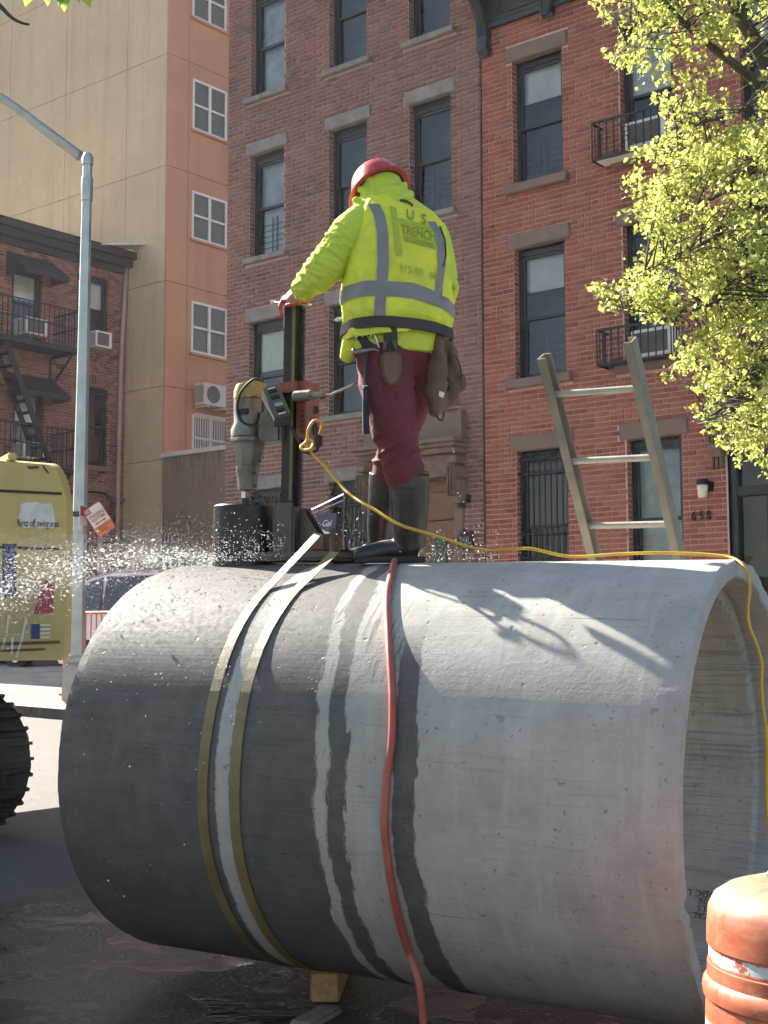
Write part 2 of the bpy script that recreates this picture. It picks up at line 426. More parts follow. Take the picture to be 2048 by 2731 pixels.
def make_window(root, X, Z, u0, u1, z0, z1, y, fr=.07, fmat=None, mid=.5, back='room', shade=None, guard=0, bars=False, lower_set=.03, name='window'):
    """sash window: frame > sashes, panes, blind, guard rails"""
    fmat = fmat or m_frame; x0, x1, a0, a1 = X(u0), X(u1), Z(z0), Z(z1)
    mb = MB(); d = .09
    mb.box(x0, x0+fr, y, y+d, a0, a1); mb.box(x1-fr, x1, y, y+d, a0, a1); mb.box(x0+fr, x1-fr, y, y+d, a1-fr*1.3, a1); mb.box(x0+fr, x1-fr, y, y+d, a0, a0+fr*.8)
    wn = mb.build(name, fmat, root, bevel=.006)
    zm = a0+(a1-a0)*mid; s = .045; i0, i1 = x0+fr, x1-fr
    for lo, hi, yy in ((zm-.02, a1-fr*1.3, y+.012), (a0+fr*.8, zm+.025, y+.012+lower_set)):
        sb = MB(); sb.box(i0, i0+s, yy, yy+.03, lo, hi); sb.box(i1-s, i1, yy, yy+.03, lo, hi); sb.box(i0+s, i1-s, yy, yy+.03, hi-s, hi); sb.box(i0+s, i1-s, yy, yy+.03, lo, lo+s)
        sb.build('sash', fmat, wn, bevel=.004)
        pb = MB(); pb.add([(i0+s, yy+.016, lo+s), (i1-s, yy+.016, lo+s), (i1-s, yy+.016, hi-s), (i0+s, yy+.016, hi-s)], [(0, 1, 2, 3)])
        pb.build('pane', m_pane, wn)
    rb = MB(); by = y+(.42 if back == 'room' else .14)
    for p in ([(x0-.3, by, a0-.3), (x1+.3, by, a0-.3), (x1+.3, by, a1+.3), (x0-.3, by, a1+.3)],): rb.add(p, [(0, 1, 2, 3)])
    rb.build('sky_sheen_curtain' if back != 'room' else 'dark_room', {'room': m_room, 'sky_sheen_curtain': m_sky_curtain, 'shade': m_shade}[back], wn)
    if shade:
        hb = MB(); zt = a1-fr; zb = a1-(a1-a0)*shade; n = 14
        vs = []
        for k in range(n+1):
            xx = i0-.02+(i1-i0+.04)*k/n; dy = .006*math.sin(k*1.7)
            vs += [(xx, y+.092+dy, zt), (xx, y+.092-dy, zb)]
        hb.add(vs, [(2*k, 2*k+1, 2*k+3, 2*k+2) for k in range(n)]); hb.box(i0-.02, i1+.02, y+.086, y+.100, zb-.03, zb)
        hb.build('roller_blind', m_shade, wn)
    if guard:
        gb = MB()
        for k in range(guard): zz = a0+fr+.05+k*.095; gb.box(i0, i1, y+.112, y+.120, zz, zz+.012)
        for k in (.36, .50, .52): gb.box(i0+(i1-i0)*k, i0+(i1-i0)*k+.014, y+.108, y+.124, a0+fr, a0+fr+.06+guard*.1)
        gb.build('child_guard', m_iron, wn)
    if bars:
        gb = MB(); n = 9
        for k in range(n): xx = x0+.04+(x1-x0-.08)*k/(n-1); gb.box(xx-.008, xx+.008, y-.055, y-.039, a0+.02, a1-.02)
        for zz in (a1-.10, a1-.30, zm-.1, zm-.42, a0+.12): gb.box(x0, x1, y-.06, y-.034, zz-.012, zz+.012)
        for k in range(n-1):
            xx = x0+.04+(x1-x0-.08)*(k+.5)/(n-1)
            gb.tube([(xx+.05*math.cos(q*math.pi/4), y-.047, a1-.20+.07*math.sin(q*math.pi/4)) for q in range(8)], .006, 4, closed=True)
        gb.build('window_bars', m_iron, wn)
    return wn
def lintel(root, X, Z, u0, u1, z0, z1, m, name='lintel', proud=.03):
    mb = MB(); mb.box(X(u0), X(u1), -proud, .1, Z(z0), Z(z1)); return mb.build(name, m, root, bevel=.012)

CH = .0700; BL = .222; MT = .018
def facade_house(name, u0, u1, ztop, bmat, mmat, label):
    um = (u0+u1)/2; zg = gzuv(um, D_FACE)
    root = empty(name, uv2w(um, D_FACE, zg), ROTF); tag(root, label, 'house')
    X = lambda u: u-um; Z = lambda z: z-zg
    return root, X, Z, zg, um
uA0 = fu(606, 700)[0]; uAB = fu(1287, 700)[0]; uB1 = fu(2048, 700)[0]+4.2
zA_top = 13.6; zB_top = 11.0

# ---- house with grey stone lintels (taller, four storeys in view)
hA, XA, ZA, zgA, umA = facade_house('brick_row_house', uA0, uAB, zA_top, m_brickA, m_mortA, 'tall dull red brick row house with grey stone lintels, behind the worker')
colsA = [(fu(666, 560)[0], fu(757.5, 560)[0]), (fu(877, 560)[0], fu(979, 560)[0]), (fu(1091.5, 400)[0], fu(1203.5, 400)[0])]
z3t, z3b = fu(666, 417)[1], fu(666, 692)[1]
z2t, z2b = fu(666, 861)[1], fu(877, 1112)[1]
z4b = fu(666, 266)[1]; z4t = z4b+(z3t-z3b)+.05
z1t = fu(870, 1288)[1]; z1b = z1t-1.75
uD0, uD1 = fu(1016, 1300)[0], fu(1214, 1300)[0]; zDt = fu(1130, 1277)[1]
rowsA = [(z4b, z4t), (z3b, z3t), (z2b, z2t)]
holesA = [(c[0], c[1], r[0], r[1]) for r in rowsA for c in colsA]+[(c[0], c[1], z1b, z1t) for c in colsA[:2]]+[(uD0, uD1, zgA, zDt)]
mb = MB(); panel_sheet(mb, uA0, uAB, zgA-.3, zA_top, holesA, 0, XA, ZA)
a, b = XA(uA0), XA(uAB)
mb.add([(a, 0, -.3), (a, 9, -.3), (a, 9, ZA(zA_top)), (a, 0, ZA(zA_top))], [(0, 1, 2, 3)])
mb.add([(b, 0, -.3), (b, 9, -.3), (b, 9, ZA(zA_top)), (b, 0, ZA(zA_top))], [(0, 1, 2, 3)])
mb.add([(a, 9, -.3), (b, 9, -.3), (b, 9, ZA(zA_top)), (a, 9, ZA(zA_top))], [(0, 1, 2, 3)])
mb.add([(a, 0, ZA(zA_top)), (b, 0, ZA(zA_top)), (b, 9, ZA(zA_top)), (a, 9, ZA(zA_top))], [(0, 1, 2, 3)])
mb.build('wall', m_mortA, hA)
def lint_holes(holes, h, over): return [(q[0]-over, q[1]+over, q[3], q[3]+h) for q in holes]
LHA, OVA = .212, .085
trimA = lint_holes(holesA[:11], LHA, OVA)+[(q[0]-.1, q[1]+.1, q[2]-.09, q[2]) for q in holesA[:11]]
u_h0, u_h1 = fu(975, 1190)[0], fu(1243, 1180)[0]
zh_t = fu(1180, 1105)[1]
hoodA = (uD0-.2, uD1+.15, zDt, zh_t)
cut = holesA+trimA+[hoodA, (uD0-.16, uD1+.14, zgA-1, zDt)]
brick_face(hA, uA0, uAB, zgA, zA_top, cut, CH, BL, MT, m_brickA, XA, ZA, lambda u, v, z: uv2w(u, D_FACE+v, z), 300,
           lambda x, y: 610 < x < 1285 and 5 < y < 1470 and not (760 < x < 1240 and 430 < y < 1500))
k = 0
for ri, (zb, zt) in enumerate(rowsA+[(z1b, z1t)]):
    for ci, c in enumerate(colsA):
        if ri == 3 and ci == 2: continue
        reveal_bricks(hA, c[0], 0.0, .12, zb, zt, CH, MT, m_brickA, m_mortA, XA, ZA, 1)
        reveal_bricks(hA, c[1], 0.0, .12, zb, zt, CH, MT, m_brickA, m_mortA, XA, ZA, -1)
        lintel(hA, XA, ZA, c[0]-OVA, c[1]+OVA, zt, zt+LHA, m_stoneA)
        mb = MB(); mb.box(XA(c[0]-.1), XA(c[1]+.1), -.09, .12, ZA(zb-.09), ZA(zb)); mb.build('sill', m_stoneA, hA, bevel=.01)
        mb = MB(); mb.box(XA(c[0]), XA(c[1]), .12, .2, ZA(zt-.07), ZA(zt)); mb.build('head_trim', m_frame, hA)
        make_window(hA, XA, ZA, c[0], c[1], zb, zt-.07, .12, fr=.055, mid=.50, back='sky_sheen_curtain' if ci == 0 and ri < 2 else 'room', shade=None if (ci == 0 and ri < 2) or ri == 3 or (ri, ci) in ((1, 1), (0, 2)) else .42 if ci == 0 else (.3 if ri == 2 else None),
                    guard=6 if ri == 1 else 0, bars=ri == 3)
# entrance with a carved stone hood
mb = MB(); x0, x1 = XA(u_h0), XA(u_h1); zt = ZA(zh_t); zd = ZA(zDt)
xd0, xd1 = XA(uD0)-.18, XA(uD1)+.16
mb.box(xd0-.06, xd1+.05, -.13, .05, zt-.40, zt)                      # plain block above
mb.box(x0, xd1+.10, -.40, .05, zt-.46, zt-.41); mb.box(x0+.05, xd1+.06, -.34, .05, zt-.52, zt-.465); mb.box(x0+.11, xd1+.03, -.27, .05, zt-.60, zt-.525)
mb.box(xd0-.05, xd1, -.16, .05, zt-.92, zt-.605); mb.box(xd0, xd1-.04, -.11, .05, zd, zt-.925)
for k in range(10): mb.box(xd0+.12+k*.13, xd0+.11+k*.13, -.172, -.15, zt-.80, zt-.74)
hood = mb.build('door_hood', m_stoneB, hA, bevel=.012)
for sx in (xd0-.06, xd1-.10):
    mb = MB()
    for q, (yy, zz, hh) in enumerate(((-.30, .66, .10), (-.26, .80, .16), (-.22, .98, .18), (-.19, 1.16, .16))): mb.box(sx, sx+.16, yy, .05, zt-zz-hh, zt-zz)
    for k in range(3): mb.box(sx+.02+k*.048, sx+.045+k*.048, -.33+.02*k*0, -.1, zt-1.22, zt-.80)
    mb.build('hood_bracket', m_stoneB, hood, bevel=.012)
mb = MB(); mb.box(xd0, XA(uD0), -.05, .12, -.1, zd); mb.box(XA(uD1), xd1, -.05, .12, -.1, zd); mb.build('door_surround', m_stoneB, hA, bevel=.01)
m_doorw = mat('varnished_door', (.17, .075, .03), .4, var=.35, vs=3, bump=.1)
mb = MB(); mb.box(XA(uD0), XA(uD1), .10, .16, -.05, zd); dr = mb.build('door', m_doorw, hA)
dw = XA(uD1)-XA(uD0)
for i in range(2):
    xx = XA(uD0)+.06+i*dw/2
    for z0_, z1_ in ((zd-.62, zd-.2), (.15, .9)): mb = MB(); mb.box(xx, xx+dw/2-.12, .07, .10, z0_, z1_); mb.build('door_panel', m_doorw, dr, bevel=.02)
    mb = MB(); xc = xx+(dw/2-.12)/2
    mb.prism([(xc+.13*math.cos(q*math.pi/6), zd-1.0+.16*math.sin(q*math.pi/6)) for q in range(7)]+[(xc-.13, zd-1.9), (xc+.13, zd-1.9)], .06, .098, lambda p: (p[0], p[2], p[1]))
    mb.build('door_glass', mat('door_glass_dark', (.06, .075, .065), .15, var=.4, vs=9, bump=0), dr)
# cornice far above the frame
mb = MB(); mb.box(XA(uA0), XA(uAB), -.5, .1, ZA(zA_top)-.1, ZA(zA_top)+.25); mb.box(XA(uA0), XA(uAB), -.25, .1, ZA(zA_top)-.6, ZA(zA_top)-.1); mb.build('cornice', m_iron, hA, bevel=.02)

# ---- house with brownstone lintels (nearer)
hB, XB, ZB, zgB, umB = facade_house('brick_row_house', uAB, uB1, zB_top, m_brickB, m_mortB, 'bright red brick row house with brownstone lintels numbered 658')
colsB = [(fu(1369, 560)[0], fu(1504.5, 560)[0]), (fu(1656, 400)[0], fu(1800.5, 400)[0]), (fu(1978, 400)[0], fu(1978, 400)[0]+.80)]
y3t, y3b = fu(1368, 166)[1], fu(1368, 497)[1]; y2t, y2b = fu(1371, 666)[1], fu(1372, 1015)[1]; y1t = fu(1376, 1205)[1]; y1b = y1t-1.95
rowsB = [(y3b, y3t), (y2b, y2t)]
uG0, uG1 = fu(1942, 1300)[0], fu(1942, 1300)[0]+1.15; zGt = fu(1942, 1205)[1]
holesB = [(c[0], c[1], r[0], r[1]) for r in rowsB for c in colsB]+[(c[0], c[1], y1b, y1t) for c in colsB[:2]]+[(uG0, uG1, zgB, zGt)]
mb = MB(); panel_sheet(mb, uAB, uB1, zgB-.3, zB_top, holesB, 0, XB, ZB)
a, b = XB(uAB)+.004, XB(uB1)
mb.add([(a, 0, -.3), (a, 9, -.3), (a, 9, ZB(zB_top)), (a, 0, ZB(zB_top))], [(0, 1, 2, 3)])
mb.add([(b, 0, -.3), (b, 9, -.3), (b, 9, ZB(zB_top)), (b, 0, ZB(zB_top))], [(0, 1, 2, 3)])
mb.add([(a, 9, -.3), (b, 9, -.3), (b, 9, ZB(zB_top)), (a, 9, ZB(zB_top))], [(0, 1, 2, 3)])
mb.add([(a, 0, ZB(zB_top)), (b, 0, ZB(zB_top)), (b, 9, ZB(zB_top)), (a, 9, ZB(zB_top))], [(0, 1, 2, 3)])
mb.build('wall', m_mortB, hB)
LHB, OVB = .215, .095
zc0 = fu(1335, 72)[1]                                             # underside of the frieze
trimB = lint_holes(holesB[:8], LHB, OVB)+[(q[0]-.11, q[1]+.1, q[2]-.125, q[2]) for q in holesB[:8]]
brick_face(hB, uAB+.012, uB1, zgB, zB_top, holesB+trimB+[(uG0-.02, uG1, zgB, zGt+.9), (uAB, uB1, zc0, 20)], CH, BL, MT, m_brickB, XB, ZB, lambda u, v, z: uv2w(u, D_FACE+v, z), 300,
           lambda x, y: 1290 < x < 1940 and 60 < y < 1480 and (x < 1640 or y > 1000 and x < 1930) and not (1820 < x and y < 1180), course_shift=.022)
for ri, (zb, zt) in enumerate(rowsB+[(y1b, y1t)]):
    for ci, c in enumerate(colsB):
        if ri == 2 and ci == 2: continue
        reveal_bricks(hB, c[0], 0.0, .12, zb, zt, CH, MT, m_brickB, m_mortB, XB, ZB, 1)
        reveal_bricks(hB, c[1], 0.0, .12, zb, zt, CH, MT, m_brickB, m_mortB, XB, ZB, -1)
        lintel(hB, XB, ZB, c[0]-OVB, c[1]+OVB, zt, zt+LHB, m_stoneB)
        mb = MB(); mb.box(XB(c[0]-.11), XB(c[1]+.1), -.10, .12, ZB(zb-.125), ZB(zb)); mb.build('sill', m_stoneB, hB, bevel=.01)
        shd = .30 if ci == 0 and ri < 2 else (.5 if (ri, ci) == (0, 1) else (.33 if ci == 2 else None))
        make_window(hB, XB, ZB, c[0], c[1], zb, zt-.02, .12, fr=.06, mid=.47, back='sky_sheen_curtain' if (ri, ci) == (2, 1) else 'room', shade=shd, guard=5 if ci == 0 and ri < 2 else 0, bars=(ri, ci) == (2, 0))
# painted timber cornice with carved brackets
m_corn = mat('cornice_paint', (.022, .026, .030), .5, var=.3, vs=4, bump=.25, bs=30)
mb = MB(); c0 = ZB(zc0)
mb.box(XB(uAB)+.05, XB(uB1), -.07, .02, c0, c0+.09); mb.box(XB(uAB)+.05, XB(uB1), -.045, .02, c0+.094, c0+.60); mb.box(XB(uAB)+.05, XB(uB1), -.10, .02, c0+.603, c0+.68)
mb.box(XB(uAB)+.02, XB(uB1), -.42, .02, c0+.684, c0+.90)
cor = mb.build('cornice', m_corn, hB, bevel=.01)
ubr = [fu(1283, 60)[0]+.09, fu(1468, 30)[0]]; stp = ubr[1]-ubr[0]
for i in range(7):
    uu = ubr[0]+i*stp
    if i < 6:
        mb = MB(); p0 = XB(uu)+.2; p1 = XB(uu+stp)-.14; mb.box(p0, p1, -.062, -.04, c0+.16, c0+.20); mb.box(p0, p1, -.062, -.04, c0+.48, c0+.52); mb.box(p0, p0+.04, -.062, -.04, c0+.203, c0+.477); mb.box(p1-.04, p1, -.062, -.04, c0+.203, c0+.477)
        mb.build('frieze_panel', m_corn, cor, bevel=.006)
    mb = MB(); x = XB(uu)-.085; wd = .17; dz = -.36 if i % 3 == 0 else -.1
    prof = [(-.40, .68), (-.40, .55), (-.36, .40), (-.27, .28), (-.19, .16), (-.15, .02), (-.135, -.12), (-.13, dz+.06), (-.06, dz-.05), (.01, dz+.04), (.01, .68)]
    mb.prism(prof, x, x+wd, lambda p: (p[2], p[0], c0+p[1]))
    br = mb.build('bracket', m_corn, cor, bevel=.008)
    mb = MB()
    for k in range(3): mb.tube([(x+.035+k*.05, p[0]-.004, c0+p[1]) for p in prof[1:7]], .014, 5)
    mb.build('bracket_ribs', m_corn, br)
# numbered entrance
x0, x1 = XB(uG0), XB(uG1); zt = ZB(zGt); m_bdoor = mat('black_door', (.010, .014, .020), .35, var=.3, bump=0)
mb = MB(); mb.box(x0, x0+.10, .05, .2, -.1, zt); mb.box(x1-.1, x1, .05, .2, -.1, zt); mb.box(x0+.1, x1-.1, .05, .2, zt-.08, zt); mb.box(x0+.1, x1-.1, .05, .2, zt-.55, zt-.43); mb.box(x0+.1, x1-.1, .08, .14, -.1, .5); mb.box(x0+.45, x0+.55, .08, .14, .5, zt-.55); mb.box(x1-.2, x1-.1, .08, .14, .5, zt-.55)
dr = mb.build('door', m_bdoor, hB, bevel=.01)
mb = MB(); mb.add([(x0+.1, .12, zt-.43), (x1-.1, .12, zt-.43), (x1-.1, .12, zt-.08), (x0+.1, .12, zt-.08)], [(0, 1, 2, 3)]); mb.build('transom_pane', m_pane, dr)
mb = MB(); mb.add([(x0+.1, .13, .5), (x1-.1, .13, .5), (x1-.1, .13, zt-.55), (x0+.1, .13, zt-.55)], [(0, 1, 2, 3)]); mb.build('door_pane', m_pane, dr)
mb = MB(); mb.add([(x0-.3, .6, -.1), (x1+.3, .6, -.1), (x1+.3, .6, zt+.2), (x0-.3, .6, zt+.2)], [(0, 1, 2, 3)]); mb.build('hallway', m_room, dr)
mb = MB(); mb.box(x0-.36, x1+.4, -.34, .05, zt+.80, zt+.86); mb.box(x0-.29, x1+.34, -.27, .05, zt+.73, zt+.795); mb.box(x0-.2, x1+.26, -.2, .05, zt+.62, zt+.725); mb.box(x0-.02, x1+.05, -.1, .05, zt+.003, zt+.615)
hd = mb.build('door_hood', m_stoneB, hB, bevel=.012)
mb = MB(); bx = x0-.19
mb.prism([(-.19, .60), (-.19, .45), (-.13, .30), (-.11, .10), (-.17, .09), (-.17, .02), (-.11, -.03), (-.10, -.06), (.02, -.06), (.02, .60)], bx, bx+.17, lambda p: (p[2], p[0], zt+p[1]))
for k in range(3): mb.box(bx+.02+k*.05, bx+.05+k*.05, -.205, -.1, zt+.12, zt+.52)
for k in range(3): mb.box(bx+.015+k*.055, bx+.045+k*.055, -.10, .02, zt-.20, zt-.062)
mb.build('hood_bracket', m_stoneB, hd, bevel=.01)
# house number
def text_mesh(txt, size, extr, name, m, parent, loc, rot=(rad(90), 0, 0), alx='CENTER', bold=0.0, shear=0.0, sx=1.0):
    cu = bpy.data.curves.new(name, 'FONT'); cu.body = txt; cu.size = size; cu.extrude = extr; cu.align_x = alx; cu.align_y = 'CENTER'; cu.offset = bold; cu.shear = shear
    tmp = bpy.data.objects.new(name, cu); col.objects.link(tmp)
    dg = bpy.context.evaluated_depsgraph_get(); me = bpy.data.meshes.new_from_object(tmp.evaluated_get(dg)); bpy.data.objects.remove(tmp)
    me.materials.clear(); me.materials.append(m); o = bpy.data.objects.new(name, me); col.objects.link(o); o.parent = parent
    o.location = loc; o.rotation_euler = rot; o.scale = (sx, 1, 1); return o
un, zn = fu(1873, 1377)
for i, ch_ in enumerate('658'):
    ui = fu(1853+i*20, 1377)[0]
    text_mesh(ch_, .175, .012, 'house_number', m_iron, hB, (XB(ui), -.028, ZB(zn)), bold=-.003, sx=.8)
# porch lamp by the number
u, z = fu(1884, 1308); m_lampw = mat('lamp_glass', (.72, .66, .50), .3, var=.05, bump=0)
mb = MB(); mb.box(XB(u)+.03, XB(u)+.10, -.03, .0, ZB(z)-.02, ZB(z)+.10); mb.lathe([(.072, .06), (.075, .10), (.065, .13), (.01, .135)], 16, lambda p: (XB(u)+p[0], -.11+p[1], ZB(z)+p[2]))
lp = mb.build('porch_light', m_iron, hB); mb = MB(); mb.lathe([(.04, -.10), (.052, -.095), (.066, .0), (.07, .058)], 16, lambda p: (XB(u)+p[0], -.11+p[1], ZB(z)+p[2])); mb.build('lamp_glass', m_lampw, lp, smooth=True)
u, z = fu(1247, 1330)
mb = MB(); mb.box(XA(u)-.10, XA(u)-.02, -.10, -.02, ZA(z)-.13, ZA(z)+.14); mb.box(XA(u)-.02, XA(u)+.06, -.05, .0, ZA(z)-.06, ZA(z)+.05); mb.build('wall_light', m_iron, hA, bevel=.006)
u, z = fu(1245, 1440); mb = MB(); mb.box(XA(u)-.13, XA(u)+.13, -.05, -.012, ZA(z)-.14, ZA(z)+.12); pl = mb.build('number_plate', m_iron, hA)
text_mesh('660', .12, .004, 'plate_number', mat('plate_figures', (.20, .19, .17), .6, bump=0), pl, (XA(u), -.055, ZA(z)), sx=.85)
# thin drain line between the two houses
mb = MB(); mb.box(XB(uAB)-.012, XB(uAB)+.012, -.020, .0, -.2, ZB(zc0)-.02); mb.build('party_joint', mat('joint_dark', (.05, .04, .04), .9), hB)

# ---- window air conditioners and iron window baskets on the nearer house
def air_conditioner(wpos, rz, w, h, d, label, name='air_conditioner', body=None):
    r = empty(name, wpos, rz); tag(r, label, 'air conditioner', None)
    body = body or m_white
    mb = MB(); mb.box(-w/2, w/2, -d, .1, 0, h); b = mb.build('casing', body, r, bevel=.012)
    mb = MB(); f = .045
    mb.box(-w/2+f, w/2-f*2.2, -d-.004, -d+.01, f, h-f); mb.build('grille', m_acgrill, r)
    mb = MB()
    for k in range(7): mb.box(-w/2-.004, -w/2+.01, -d+.05+k*.04, -d+.065+k*.04, f, h-f)
    mb.build('side_louvres', m_acgrill, r); return r
def basket(ua, ub, zb, h, out, loop=False):
    mb = MB(); x0, x1, z0, z1 = XB(ua), XB(ub), ZB(zb), ZB(zb)+h
    for zz in (z0, z1):
        rr = .014
        mb.bar((x0, 0, zz), (x0, -out, zz), .02, .025); mb.bar((x1, 0, zz), (x1, -out, zz), .02, .025); mb.bar((x0, -out, zz), (x1, -out, zz), .025, .03)
    n = 11
    for k in range(n): xx = x0+(x1-x0)*k/(n-1); mb.bar((xx, -out, z0), (xx, -out, z1), .014, .014)
    for k in range(1, 4):
        for xx in (x0, x1): mb.bar((xx, -out*k/4, z0), (xx, -out*k/4, z1), .013, .013)
    for k in range(5): mb.bar((x0, -out*(k+.5)/5, z0), (x1, -out*(k+.5)/5, z0), .02, .012)
    xc = (x0+x1)/2
    for sx in (-1, 1):
        for sz in (-1, 1): mb.tube([(xc+sx*(.05+.04*math.cos(q)), -out, (z0+z1)/2+sz*(.06+.04*math.sin(q))) for q in np.linspace(0, 5, 9)], .006, 4)
    mb.build('window_basket', m_iron, hB)
ub0, ub1 = fu(1617, 320)[0]-.05, fu(1800, 320)[0]
basket(ub0, ub1+.03, y3b-.05, .50, .30); basket(ub0+.02, ub1+.03, y2b-.03, .46, .30)
for (px, zb, lab) in ((1742, y3b, 'white window air conditioner in the iron basket, upper window behind the tree'), (1748, y2b, 'white window air conditioner in the iron basket above the ladder')):
    u, _ = fu(px, 400); air_conditioner(uv2w(u, D_FACE+.03, zb+.02), ROTF, .62, .36, .22, lab)
mb = MB(); mb.box(XB(ub0)+.05, XB(ub1)-.15, -.27, -.05, ZB(y3b)-.075, ZB(y3b)-.06); mb.build('drip_tray', m_white, hB)
# ================================================================== stucco apartment block and yard wall, far left
uC = fu(446, 440, D_FAR)[0]
def stucco(name, c, g):
    t = NT(name); co = t.coord(); n = t.noise(co, .35, 4, .6); n2 = t.noise(co, 3.5, 4, .6)
    b = t.mix(t.ramp(n, [(.3, 0.0), (.7, 1.0)]), tuple(x*.86 for x in c), tuple(x*1.12 for x in c)); b = t.mix(t.ramp(n2, [(.42, 0.0), (.72, .5)]), b, g); b = t.mix(t.ramp(t.noise(t.coord('Object', (2.2, 2.2, .16)), 1.0, 5, .65), [(.50, 0.0), (.75, .40)]), b, tuple(x*.62 for x in g))
    return t.fin(b, .92, 0, t.bump(t.noise(co, 45, 3), .5, .006), .2)
m_tan = stucco('stucco_tan', (.55, .435, .285), (.46, .365, .25)); m_org = stucco('stucco_orange', (.52, .255, .155), (.44, .225, .15)); m_low = stucco('stucco_brown', (.26, .20, .155), (.17, .13, .105))
zgT = gzuv(uC, D_FAR); blk = empty('apartment_block', uv2w(uC, D_FAR, zgT), ROTF)
tag(blk, 'tall stucco apartment block with blank tan side wall and orange window wall', 'building')
ZT = lambda z: z-zgT
ztop = 30.0
zj = [fu(446, y, D_FAR)[1] for y in (1224, 1027, 747, 440, 143)]
gap = zj[-1]-zj[-2]; zj = [zgT]+zj+[zj[-1]+gap*k for k in range(1, 8)]; zj = [z for z in zj if z < ztop]+[ztop]
uj = sorted([fu(x, 230, D_FAR)[0] for x in (446, 340, 177, 29)]); st = uj[1]-uj[0]; uj = [uj[0]-3*st, uj[0]-2*st, uj[0]-st]+uj
mb = MB(); mb.box(uj[0]-uC, -.03, .03, 11, 0, ZT(ztop)); mb.build('wall', m_low, blk)
g = .007
for a, b in zip(uj[:-1], uj[1:]):
    for c, d in zip(zj[:-1], zj[1:]):
        mb = MB(); mb.box(a-uC+g, b-uC-(g if b < uC-.01 else 0), -.012, .05, ZT(c)+g, ZT(d)-g); mb.build('panel', m_tan, blk)
def ov(x, y): P = on_plane(x, y, FX, uC); return float(P@FN)-D_FAR, float(P[2])
vj = [-.012, ov(501, 440)[0], 11.0]
wins = []
for (x0, y0, y1, x1) in ((513, -85, 46, 603), (513, 208, 345, 604), (511, 507, 637, 604), (509, 801, 940, 604), (511, 1104, 1230, 606)):
    v0, zt_ = ov(x0, y0); _, zb_ = ov(x0, y1); v1, _ = ov(x1, (y0+y1)/2); wins.append((v0, v1, zb_, zt_))
for a, b in zip(vj[:-1], vj[1:]):
    for c, d in zip(zj[:-1], zj[1:]):
        sub = [(max(w_[0], a), min(w_[1], b), max(w_[2], c), min(w_[3], d)) for w_ in wins if w_[0] < b and w_[1] > a and w_[2] < d and w_[3] > c]
        mb = MB(); us_ = sorted({a+g, b-g} | {q for s_ in sub for q in s_[:2]}); zs_ = sorted({c+g, d-g} | {q for s_ in sub for q in s_[2:]})
        for p, q in zip(us_[:-1], us_[1:]):
            for r_, s_ in zip(zs_[:-1], zs_[1:]):
                if any(h[0] <= (p+q)/2 <= h[1] and h[2] <= (r_+s_)/2 <= h[3] for h in sub) or q-p < .002 or s_-r_ < .002: continue
                mb.box(-.03, .012, p, q, ZT(r_), ZT(s_))
        if mb.f: mb.build('panel', m_org, blk)
m_pink = mat('window_white', (.70, .60, .57), .5, var=.05, bump=0)
for i, (v0, v1, zb_, zt_) in enumerate(wins):
    mb = MB(); f = .07; vm = (v0+v1)/2; zm = (zb_+zt_)/2
    for p, q, r_, s_ in ((v0, v0+f, zb_, zt_), (v1-f, v1, zb_, zt_), (vm-f*.7, vm+f*.7, zb_+f, zt_-f), (v0+f, v1-f, zt_-f, zt_), (v0+f, v1-f, zb_, zb_+f), (v0+f, vm-f*.7, zm-.03, zm+.03), (vm+f*.7, v1-f, zm-.03, zm+.03)): mb.box(-.02, .03, p, q, ZT(r_), ZT(s_))
    wn = mb.build('window', m_pink, blk, bevel=.008)
    for p, q in ((v0+f, vm-f*.7), (vm+f*.7, v1-f)):
        for r_, s_, top in ((zb_+f, zm-.03, 0), (zm+.03, zt_-f, 1)):
            mb = MB(); mb.add([(.0, p, ZT(r_)), (.0, q, ZT(r_)), (.0, q, ZT(s_)), (.0, p, ZT(s_))], [(0, 1, 2, 3)]); mb.build('pane', m_pane, wn)
            mb = MB(); mb.add([(-.12 if top else -.2, p-.1, ZT(r_)), (-.12 if top else -.2, q+.1, ZT(r_)), (-.12 if top else -.2, q+.1, ZT(s_)+.1), (-.12 if top else -.2, p-.1, ZT(s_)+.1)], [(0, 1, 2, 3)])
            mb.build('blind' if top and i > 1 else 'dark_room', (mat('pink_blind', (.36, .25, .22), .9, bump=.2, bs=15) if i > 1 and top else m_room), wn)
    mb = MB(); mb.box(-.02, .09, v0-.05, v1+.05, ZT(zb_)-.06, ZT(zb_)-.003); mb.build('sill', m_org, blk)
    if i == 4:
        mb = MB()
        for k in range(15): vv = v0+.05+(v1-v0-.1)*k/14; mb.box(.09, .105, vv-.008, vv+.008, ZT(zb_), ZT(zt_)+.03)
        for zz in (zb_+.05, zm, zt_): mb.box(.085, .11, v0, v1, ZT(zz)-.012, ZT(zz)+.012)
        mb.build('window_bars', m_pink, blk)
